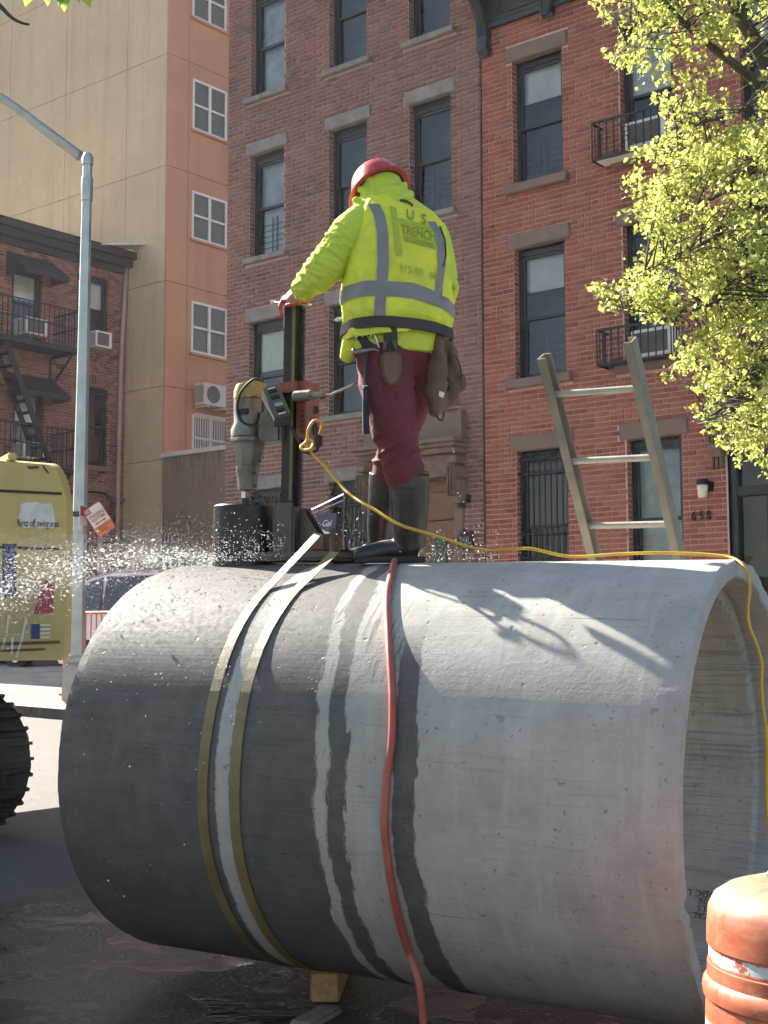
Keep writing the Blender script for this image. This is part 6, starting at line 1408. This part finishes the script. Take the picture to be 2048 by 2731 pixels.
mb = MB(); mb.tube(smoothpath([J(1162, 1102, 5.93), J(1168, 1116, 5.92), J(1178, 1122, 5.92), J(1182, 1112, 5.93), J(1184, 1098, 5.93)], 4), .004, 6); mb.tube(smoothpath([J(1215, 950, 5.96), J(1228, 980, 5.95), J(1230, 1010, 5.95)], 4), .0035, 6); mb.build('pouch_cord', m_leath, belt, smooth=True)
plate([(1172, 1042), (1186, 1048), (1182, 1062), (1170, 1056)], 5.855, 5.86, 'pouch_tag', m_white, belt, .001)
# bunched vest tail and pocket flap at the left hip
mb = MB(); mb.tube(smoothpath([J(948, 880, 5.98), J(938, 915, 5.97), J(926, 945, 5.97), J(918, 960, 5.98)], 3), [.045, .046, .046, .044, .042, .040, .037, .033, .03, .024], 12); finish(remesh(mb, .007, 3), 'vest_tail', m_vest, person, lambda v: .006*mnoise.noise(Vector((v[0]*25, v[1]*25, v[2]*14))))
plate([(905, 950), (918, 940), (932, 952), (934, 964), (916, 962), (906, 958)], 5.96, 6.0, 'side_pouch', m_leath, belt, .004)
mb = MB(); mb.tube(smoothpath([J(926, 800, 6.0), J(921, 825, 5.99), J(918, 845, 5.99), J(900, 852, 5.99)], 4), .005, 6); ellipsoid(mb, J(902, 852, 5.99), np.array([.018, 0, .003]), FD*.008, UP*.010); mb.build('loose_tape_end', m_white, vest, smooth=True)
# ---- helmet, brim to the back, head bowed away
ha = np.array([-.30, .40, .87]); ha /= np.linalg.norm(ha); hx = np.cross(ha, FD); hx /= np.linalg.norm(hx); hy = np.cross(ha, hx)
HLC = J(1008, 507, 6.175)
def HM(p): return HLC+hx*p[0]*.93+hy*p[1]*1.10+ha*p[2]
mb = MB(); mb.lathe([(.132, -.018), (.130, .0), (.126, .035), (.112, .075), (.085, .105), (.045, .122), (0, .127)], 44, HM); helm = mb.build('helmet', m_helm, person, smooth=True)
mb = MB(); mb.lathe([(.128, -.022), (.152, -.030), (.156, -.024), (.130, -.006)], 44, HM, cap=False); mb.build('brim', m_helm, helm, smooth=True)
mb = MB(); mb.lathe([(.126, -.02), (.122, .02), (.10, .07), (.05, .11), (0, .118)], 36, HM); mb.build('harness', m_leath, helm, smooth=True)
mb = MB(); mb.tube([HM((0, q, math.sqrt(max(0, .129**2-q*q))*.985)) for q in np.linspace(-.11, .11, 14)], .008, 6); mb.build('crown_ridge', m_helm, helm, smooth=True)
# ---- glove closed on the top handle of the drill
def rw(px, py, y): x, z = rl(px, py, y); return RO+RX*x+RY*y+RZ*z-ORG
mb = MB(); W_ = J(798, 780, 6.12); Hc = rw(776, 800, .0)
mb.tube([W_, W_*.5+Hc*.5+UP*.008, Hc], [(.034, .028), (.040, .026), (.036, .022)], 14); ellipsoid(mb, Hc+UP*.006, RX*.048, RY*.045, UP*.022); glove = finish(remesh(mb, .005, 3), 'glove', m_gcr, person, lambda v: .002*mnoise.noise(Vector((v[0]*60, v[1]*60, v[2]*60))))
fl = []
for k, (yy, ln) in enumerate(((-.052, .9), (-.026, 1.0), (.0, 1.02), (.026, .85))):
    b0 = rw(772, 800, yy); b1_ = rw(754, 803, yy); b2_ = rw(747, 820, yy*1.0-.01); b3 = rw(751, 838+6*ln, yy-.008)
    mb = MB(); mb.tube(smoothpath([b0, b1_, b2_, b3], 4), np.linspace(.0125, .0088, 13).tolist(), 10); mb.build('finger', m_gred, glove, smooth=True)
mb = MB(); mb.tube(smoothpath([rw(802, 792, -.06), rw(796, 806, -.075), rw(778, 812, -.075), rw(764, 814, -.07)], 4), np.linspace(.014, .0095, 13).tolist(), 10); mb.build('thumb', m_gred, glove, smooth=True)
mb = MB(); mb.tube([rw(752, 800, -.055), rw(790, 797, -.055), rw(822, 806, -.05)], [.010, .014, .009], 8); mb.tube([rw(756, 803, .04), rw(790, 803, .04), rw(820, 808, .03)], [.010, .014, .009], 8); mb.build('glove_palm', m_gred, glove, smooth=True)
# ---- hammer hanging in the belt
hm = empty('hammer', J(976, 1158, 5.86)+ORG); tag(hm, 'claw hammer with black rubber grip hanging from the worker\'s belt', 'hammer')
H0 = J(976, 1158, 5.86)
ph = lambda x, y, d=5.86: J(x, y, d)-H0
mb = MB(); mb.tube([ph(976, 1158), ph(975, 1100), ph(975, 1030)], [(.0185, .015), (.020, .0155), (.015, .013)], 12); mb.build('grip', mat('hammer_grip', (.012, .016, .028), .7, var=.2, bump=.5, bs=160), hm, smooth=True, sharp=50)
mb = MB(); mb.tube([ph(975, 1032), ph(976, 980), ph(977, 936)], [(.0115, .009), (.0105, .008), (.011, .009)], 8); mb.build('shaft', mat('hammer_shaft', (.03, .03, .032), .35, .7), hm, smooth=True, sharp=40)
mb = MB(); mb.tube([ph(974.5, 1028), ph(974.5, 1036)], .0145, 12); mb.build('ferrule', m_chrome, hm, smooth=True, sharp=40)
mb = MB(); mb.tube(smoothpath([ph(940, 940), ph(950, 939), ph(958, 938), ph(978, 934), ph(998, 932), ph(1016, 940)], 3), [.016, .0165, .016, .013, .012, .012, .014, .015, .014, .012, .010, .009, .007, .006, .005, .004], 10); mb.build('head', mat('hammer_steel', (.20, .19, .18), .3, .9, var=.2), hm, smooth=True)
# ================================================================== stoop rail and blue notice by the grey-lintel house
m_galv2 = mat('rail_steel', (.30, .31, .32), .4, .7, var=.15)
P = on_plane(920, 1400, FN, 14.7); g_ = float(gz(P[0], P[1]))+.14
sr = empty('stoop_handrail', (P[0], P[1], g_)); tag(sr, 'thin steel handrail by the stoop behind the drill', 'handrail')
q = lambda x, y, d=14.7: on_plane(x, y, FN, d)-np.array([P[0], P[1], g_])
mb = MB(); mb.tube([q(920, 1306), np.array([0, 0, 0.0])], .028, 8); mb.build('post', m_iron, sr)
for y0, y1 in ((1360, 1318), (1372, 1334)): mb = MB(); mb.tube([q(832, y0), q(918, y1)], .014, 6); mb.build('rail', m_galv2, sr)
mb = MB(); mb.tube([q(832, 1360), q(832, 1560)], .014, 6); mb.build('post', m_galv2, sr)
P2 = on_plane(872, 1400, FN, 14.55); nb = empty('notice_board', (P2[0], P2[1], float(gz(P2[0], P2[1]))+.14), ROTF); tag(nb, 'small dark blue notice with white swoosh on the fence', 'sign')
zz = float(P2[2])-(float(gz(P2[0], P2[1]))+.14)
mb = MB(); mb.box(-.19, .19, -.01, .01, zz-.20, zz+.16); bd_ = mb.build('board', mat('notice_blue', (.012, .018, .075), .4, var=.2), nb)
mb = MB(); mb.prism([(-.11, -.12), (-.13, -.07), (-.08, -.06), (.0, -.10), (.07, -.09), (.11, -.05), (.125, -.09), (.11, -.13), (0, -.13)], .0, .003, lambda p: (p[0], -.013-p[2], zz+p[1])); mb.build('swoosh', m_white, bd_)
text_mesh('Gal', .13, .001, 'notice_lettering', m_white, bd_, (.0, -.013, zz+.02), shear=.3)
for x in (-.14, .14): mb = MB(); mb.box(x-.015, x+.015, .012, .04, 0, zz-.1); mb.build('leg', m_iron, nb)

# ================================================================== trees
def leaf_mat(name, c1, c2, tr):
    t = NT(name); a = t.attr('tint').outputs['Fac']; c = t.mix(a, c1, c2)
    d = t.new('ShaderNodeBsdfDiffuse'); t.put(d.inputs[0], c); e = t.new('ShaderNodeBsdfTranslucent'); t.put(e.inputs[0], t.mix(.35, c, (.72, .74, .22)))
    g_ = t.new('ShaderNodeBsdfGlossy'); g_.inputs['Roughness'].default_value = .4
    m1 = t.new('ShaderNodeMixShader'); m1.inputs[0].default_value = tr; t.put(m1.inputs[1], d); t.put(m1.inputs[2], e)
    m2 = t.new('ShaderNodeMixShader'); m2.inputs[0].default_value = .05; t.put(m2.inputs[1], m1); t.put(m2.inputs[2], g_)
    t.t.links.new(m2.outputs[0], t.out.inputs[0]); return t.m
m_leaf = leaf_mat('spring_leaf', (.24, .30, .05), (.58, .60, .15), .55); m_leaf2 = leaf_mat('lime_leaf', (.16, .36, .02), (.30, .55, .03), .6)
m_bark = mat('bark', (.075, .062, .050), .9, var=.35, vs=12, bump=.8, bs=50, bd=.01)
LV, LF, LT = [], [], []
def leaf(p, d, n, L, wdt, t):
    d = d/np.linalg.norm(d); s = np.cross(d, n); s /= np.linalg.norm(s)+1e-9; n = np.cross(s, d); o = len(LV)
    LV.extend([tuple(p), tuple(p+d*L*.45+s*wdt*.5+n*wdt*.16), tuple(p+d*L-n*L*.1), tuple(p+d*L*.45-s*wdt*.5+n*wdt*.16), tuple(p+d*L*.5)])
    LF.extend([(o, o+1, o+4), (o+1, o+2, o+4), (o+2, o+3, o+4), (o+3, o, o+4)]); LT.extend([t]*4)
tx_, ty_ = dep(2330, 900, 11.4)[:2]; tgz = float(gz(tx_, ty_))+.15
tree = empty('street_tree', (tx_, ty_, tgz)); tag(tree, 'street tree with bright yellow-green spring leaves in front of the red house', 'tree')
TO = np.array([tx_, ty_, tgz])
limbs = [[(2330, 1000, 11.4, .17), (2230, 640, 11.3, .14), (2120, 330, 11.2, .10), (2046, 175, 11.1, .075), (1985, 62, 11.0, .06), (1930, -40, 10.9, .05)],
         [(2230, 640, 11.3, .10), (2120, 360, 11.1, .06), (2045, 248, 11.0, .045), (1950, 165, 10.9, .036), (1890, 120, 10.9, .03), (1815, 52, 10.8, .024), (1750, -20, 10.7, .018)],
         [(2320, 860, 11.4, .09), (2140, 600, 11.2, .05), (2050, 440, 11.0, .032), (2018, 540, 10.9, .026), (1985, 640, 10.8, .022), (1945, 730, 10.7, .015), (1900, 800, 10.6, .008)],
         [(2060, 430, 11.0, .03), (1990, 470, 10.8, .02), (1900, 530, 10.7, .012), (1790, 560, 10.6, .006)],
         [(2330, 960, 11.4, .09), (2150, 800, 11.2, .05), (2040, 770, 11.0, .03), (1930, 800, 10.8, .018), (1820, 832, 10.6, .011), (1700, 830, 10.5, .006), (1600, 800, 10.4, .003)],
         [(2300, 900, 11.4, .08), (2150, 880, 11.3, .045), (2060, 900, 11.1, .03), (1970, 1000, 10.9, .018), (1910, 1090, 10.8, .010), (1860, 1130, 10.7, .004)],
         [(1815, 52, 10.8, .02), (1760, 60, 10.7, .012), (1700, 110, 10.6, .008), (1640, 150, 10.5, .004)],
         [(2045, 248, 11.0, .03), (1960, 300, 10.8, .014), (1860, 330, 10.7, .008), (1800, 322, 10.6, .004)],
         [(1985, 640, 10.8, .02), (1900, 640, 10.6, .012), (1800, 690, 10.5, .007), (1720, 720, 10.4, .004)]]
mb = MB(); allp = []
for L in limbs:
    P = smoothpath([np.append(dep(x, y, d), r) for x, y, d, r in L], 6); mb.tube([p[:3]-TO for p in P], [max(.0035, p[3]) for p in P], 8)
    allp += [p[:3] for p in P]
mb.tube([np.array([0, 0, -.1]), np.array([.02, 0, 1.0]), np.array([-.03, .02, 2.2]), dep(2330, 1000, 11.4)-TO], [.24, .20, .18, .17], 12)
allp = np.array(allp)
LB = np.array([(-80, 1590), (0, 1590), (40, 1600), (80, 1660), (120, 1610), (150, 1625), (190, 1690), (250, 1720), (300, 1755), (340, 1750), (390, 1735), (420, 1700), (440, 1690), (470, 1685), (520, 1705), (560, 1690), (600, 1740), (660, 1735), (700, 1700), (740, 1620), (790, 1570), (820, 1610), (840, 1700), (860, 1790), (930, 1815), (985, 1790), (1005, 1770), (1020, 1850), (1060, 1870), (1100, 1850), (1130, 1870), (1180, 1915), (1215, 1960), (1240, 2040), (1280, 2200)], float)
def density(x, y):
    b = np.interp(y, LB[:, 0], LB[:, 1])
    if x < b: return 0
    d = .62 if y < 320 else .95
    if 1800 < x < 1985 and 130 < y < 265: d = .22
    if x > 1960 and 10 < y < 260: d *= .40
    if 1690 < x < 1800 and 60 < y < 400: d = .45
    if x < b+60: d *= .8
    return d
nr = np.random.default_rng(5); made = 0; tries = 0
while made < 1600 and tries < 45000:
    tries += 1; x = nr.uniform(1560, 2260); y = nr.uniform(-90, 1270)
    gapn = mnoise.noise(Vector((x/85, y/70, 3.1)))*.55+mnoise.noise(Vector((x/38, y/32, 8.1)))*.35
    if nr.random() > density(x, y)*np.clip(.60+gapn*1.7, .03, 1): continue
    d0 = 10.75+.9*mnoise.noise(Vector((x/160, y/160, 1.0)))+nr.normal(0, .35)
    P0 = dep(x, y, d0); j = np.argmin(((allp-P0)**2).sum(1)); br = allp[j]
    ax_ = P0-br; L_ = np.linalg.norm(ax_)+1e-6; tw = ax_/L_*.5+np.array([-.45, -.1, -.12])+nr.normal(0, .35, 3); tw /= np.linalg.norm(tw); ln = nr.uniform(.12, .26)
    A = P0-tw*ln*.6
    if nr.random() < .75: mb.tube([A-TO, P0-TO, P0+tw*ln*.5-TO], [.0045, .003, .0015], 4)
    if L_ < 1.3 and nr.random() < .45: mid = (br+A)/2+np.array([0, 0, .05]); mb.tube([br-TO, mid-TO, A-TO], [.008, .006, .004], 4)
    tone = np.clip(.55+.35*mnoise.noise(Vector((x/120, y/120, 5)))+nr.normal(0, .12), 0, 1)
    for k in range(int(nr.integers(12, 20))):
        p = A+tw*ln*nr.random()*1.15+nr.normal(0, .022, 3); d = tw*.6+nr.normal(0, .7, 3)+np.array([0, 0, -.15]); nn = nr.normal(0, 1, 3)+np.array([0, -.6, .4])
        sz = nr.uniform(.022, .062); leaf(p-TO, d, nn, sz, sz*nr.uniform(.6, .95), float(np.clip(tone+nr.normal(0, .22), 0, 1)))
    made += 1
mb.build('trunk', m_bark, tree, smooth=True)
cb_ = MB(); cb_.v, cb_.f, cb_.t, cb_.mi = LV, LF, LT, [0]*len(LF); cb_.build('crown', m_leaf, tree, recalc=False)
# near tree whose lowest twig hangs into the top corner
LV, LF, LT = [], [], []
T2 = np.array([-2.55, 3.7, float(gz(-2.55, 3.7))]); tr2 = empty('street_tree', T2); tag(tr2, 'tree whose lime leaf tips hang into the upper corner over the lamp arm', 'tree')
mb = MB(); mb.tube([np.array([0, 0, -.1]), np.array([0, 0, 1.5]), np.array([.05, .05, 3.0]), np.array([.1, .1, 4.6]), np.array([.0, .2, 6.0])], [.17, .14, .12, .09, .05], 12)
lim = smoothpath([np.array([.06, .06, 3.1]), dep(-420, -160, 4.0)-T2, dep(-160, -120, 4.1)-T2, dep(60, -70, 4.1)-T2, dep(240, -60, 4.15)-T2, dep(420, -90, 4.2)-T2], 6); mb.tube(lim, np.linspace(.05, .006, len(lim)).tolist(), 8)
mb.tube(smoothpath([dep(-120, -110, 4.1)-T2, dep(-40, -20, 4.05)-T2, dep(0, 16, 4.03)-T2, dep(30, 46, 4.02)-T2, dep(58, 61, 4.02)-T2, dep(78, 65, 4.02)-T2], 5), np.linspace(.010, .0032, 26).tolist(), 6)
for q in range(5): a = rng.uniform(0, 6.28); mb.tube([np.array([.05, .05, 3.4+q*.5]), np.array([.05+1.0*math.cos(a), .05+1.0*math.sin(a), 4.2+q*.5]), np.array([.05+1.8*math.cos(a+.2), .05+1.8*math.sin(a+.2), 4.6+q*.5])], [.05, .03, .01], 6)
mb.build('trunk', m_bark, tr2, smooth=True)
for (x, y, dx, dy, L_) in ((78, -18, -.25, -1, .038), (125, -22, .1, -1, .040), (168, -16, .12, -1, .050), (178, -30, -.4, -.9, .05), (222, -24, .45, -1, .050), (205, -30, .2, -1, .04), (60, -50, -.5, -.6, .05), (300, -70, .3, -.5, .05)):
    p = dep(x, y, 4.05)-T2; leaf(p, np.array([dx, -.1, dy]), np.array([.25, -1, .15]), L_*1.15, L_*.8, float(rng.random()))
for k in range(700):
    a = rng.uniform(0, 6.28); r = rng.uniform(.5, 2.2); p = np.array([.05+r*math.cos(a), .05+r*math.sin(a), rng.uniform(4.3, 7.0)])
    X, Y = proj(p+T2)
    if Y > -90 and X > -300: continue
    for q in range(4): leaf(p+rng.normal(0, .09, 3), rng.normal(0, 1, 3)+np.array([0, 0, -.5]), rng.normal(0, 1, 3), .06, .045, float(rng.random()))
cb_ = MB(); cb_.v, cb_.f, cb_.t, cb_.mi = LV, LF, LT, [0]*len(LF); cb_.build('crown', m_leaf2, tr2, recalc=False)

# ================================================================== water thrown off the core bit
def water_mat():
    t = NT('water_drops'); d = t.new('ShaderNodeBsdfDiffuse'); d.inputs[0].default_value = (.85, .88, .9, 1); e = t.new('ShaderNodeBsdfTranslucent'); e.inputs[0].default_value = (.97, .97, .96, 1); g_ = t.new('ShaderNodeBsdfGlossy'); g_.inputs['Roughness'].default_value = .08
    m1 = t.new('ShaderNodeMixShader'); m1.inputs[0].default_value = .75; t.put(m1.inputs[1], d); t.put(m1.inputs[2], e); m2 = t.new('ShaderNodeMixShader'); m2.inputs[0].default_value = .25; t.put(m2.inputs[1], m1); t.put(m2.inputs[2], g_)
    t.t.links.new(m2.outputs[0], t.out.inputs[0]); return t.m
m_water = water_mat()
DV, DF = [], []
def drop(p, r, v):
    v = v/np.linalg.norm(v); a = np.cross(v, [0, 0, 1.0]); a /= np.linalg.norm(a)+1e-9; b = np.cross(v, a); o = len(DV); st = rng.uniform(1.0, 3.4)
    DV.extend([tuple(p+v*r*st), tuple(p+a*r), tuple(p+b*r), tuple(p-a*r), tuple(p-b*r), tuple(p-v*r*st)])
    DF.extend([(o, o+1, o+2), (o, o+2, o+3), (o, o+3, o+4), (o, o+4, o+1), (o+5, o+2, o+1), (o+5, o+3, o+2), (o+5, o+4, o+3), (o+5, o+1, o+4)])
for k in range(6000):                                              # main jet, fanning out to the left and falling
    f = rng.random()**.85; x = 640-690*f; yc = 1497-22*math.sin(f*3.0)+95*f**2.2; sp = 10+62*f
    y = yc+rng.normal(0, sp*.62)+(abs(rng.normal(0, 40*f)) if rng.random() < .3 else 0); d0 = 6.45+.55*f+rng.normal(0, .10+.45*f)
    r = .0008+.0030*rng.random()**4
    drop(dep(x, y, d0), r, np.array([-1, rng.normal(0, .4), rng.normal(-.1, .28)]))
for k in range(1800):                                               # fine haze above the jet
    f = rng.random(); drop(dep(620-640*f, 1462+40*f-abs(rng.normal(0, 42)), 6.5+rng.normal(0, .4)), .0006+.0007*rng.random(), rng.normal(0, 1, 3))
for k in range(11000):
    f = rng.random()**.8; x = 660-720*f; yc = 1494-22*math.sin(f*3.0)+90*f**2.2; drop(dep(x, yc+rng.normal(0, 12+52*f), 6.45+.55*f+rng.normal(0, .1+.4*f)), .0004+.0005*rng.random(), np.array([-1, 0, rng.normal(0, .3)]))
for k in range(520): drop(dep(rng.uniform(565, 760), 1496-abs(rng.normal(0, 46)), 6.12+rng.normal(0, .06)), .0011+.0018*rng.random()**2, rng.normal(0, 1, 3))
for k in range(620):                                               # splashes beyond the boots
    x = rng.uniform(820, 1330); drop(dep(x, 1496-abs(rng.normal(0, 60 if x < 1000 else 42)), 6.6+rng.normal(0, .25)), .0011+.0022*rng.random()**3, rng.normal(0, 1, 3))
for k in range(60): drop(dep(rng.uniform(840, 1320), rng.uniform(1180, 1480), 6.5), .0012+.0012*rng.random(), rng.normal(0, 1, 3))
for k in range(230):                                               # stray drops in front of the wet end
    x, y = rng.uniform(60, 700), 1560+abs(rng.normal(0, 330))
    if y < 2650: drop(dep(x, y, 5.1+rng.normal(0, .15)), .0007+.0016*rng.random()**3, rng.normal(0, 1, 3))
me = bpy.data.meshes.new('water_spray'); me.from_pydata(DV, [], DF); me.materials.append(m_water); me.polygons.foreach_set('use_smooth', [True]*len(me.polygons)); o = bpy.data.objects.new('water_spray', me); col.objects.link(o); tag(o, 'sparkling water drops flung off the core bit', 'water spray', None, 'stuff')
# ================================================================== thin haze volume, added as a pale veil of light over the street
def haze():
    mb = MB(); mb.box(-46, 40, -6, 60, -3.0, 34.0); t = NT('haze_air'); t.n.remove(t.b)
    v = t.new('ShaderNodeVolumePrincipled'); v.inputs['Color'].default_value = (.93, .95, 1.0, 1); v.inputs['Density'].default_value = .0004; v.inputs['Anisotropy'].default_value = .35
    t.t.links.new(v.outputs[0], t.out.inputs['Volume']); o = mb.build('haze', t.m); o['kind'] = 'stuff'; o['label'] = 'thin haze added as a pale veil of light over the street'; return o
haze()
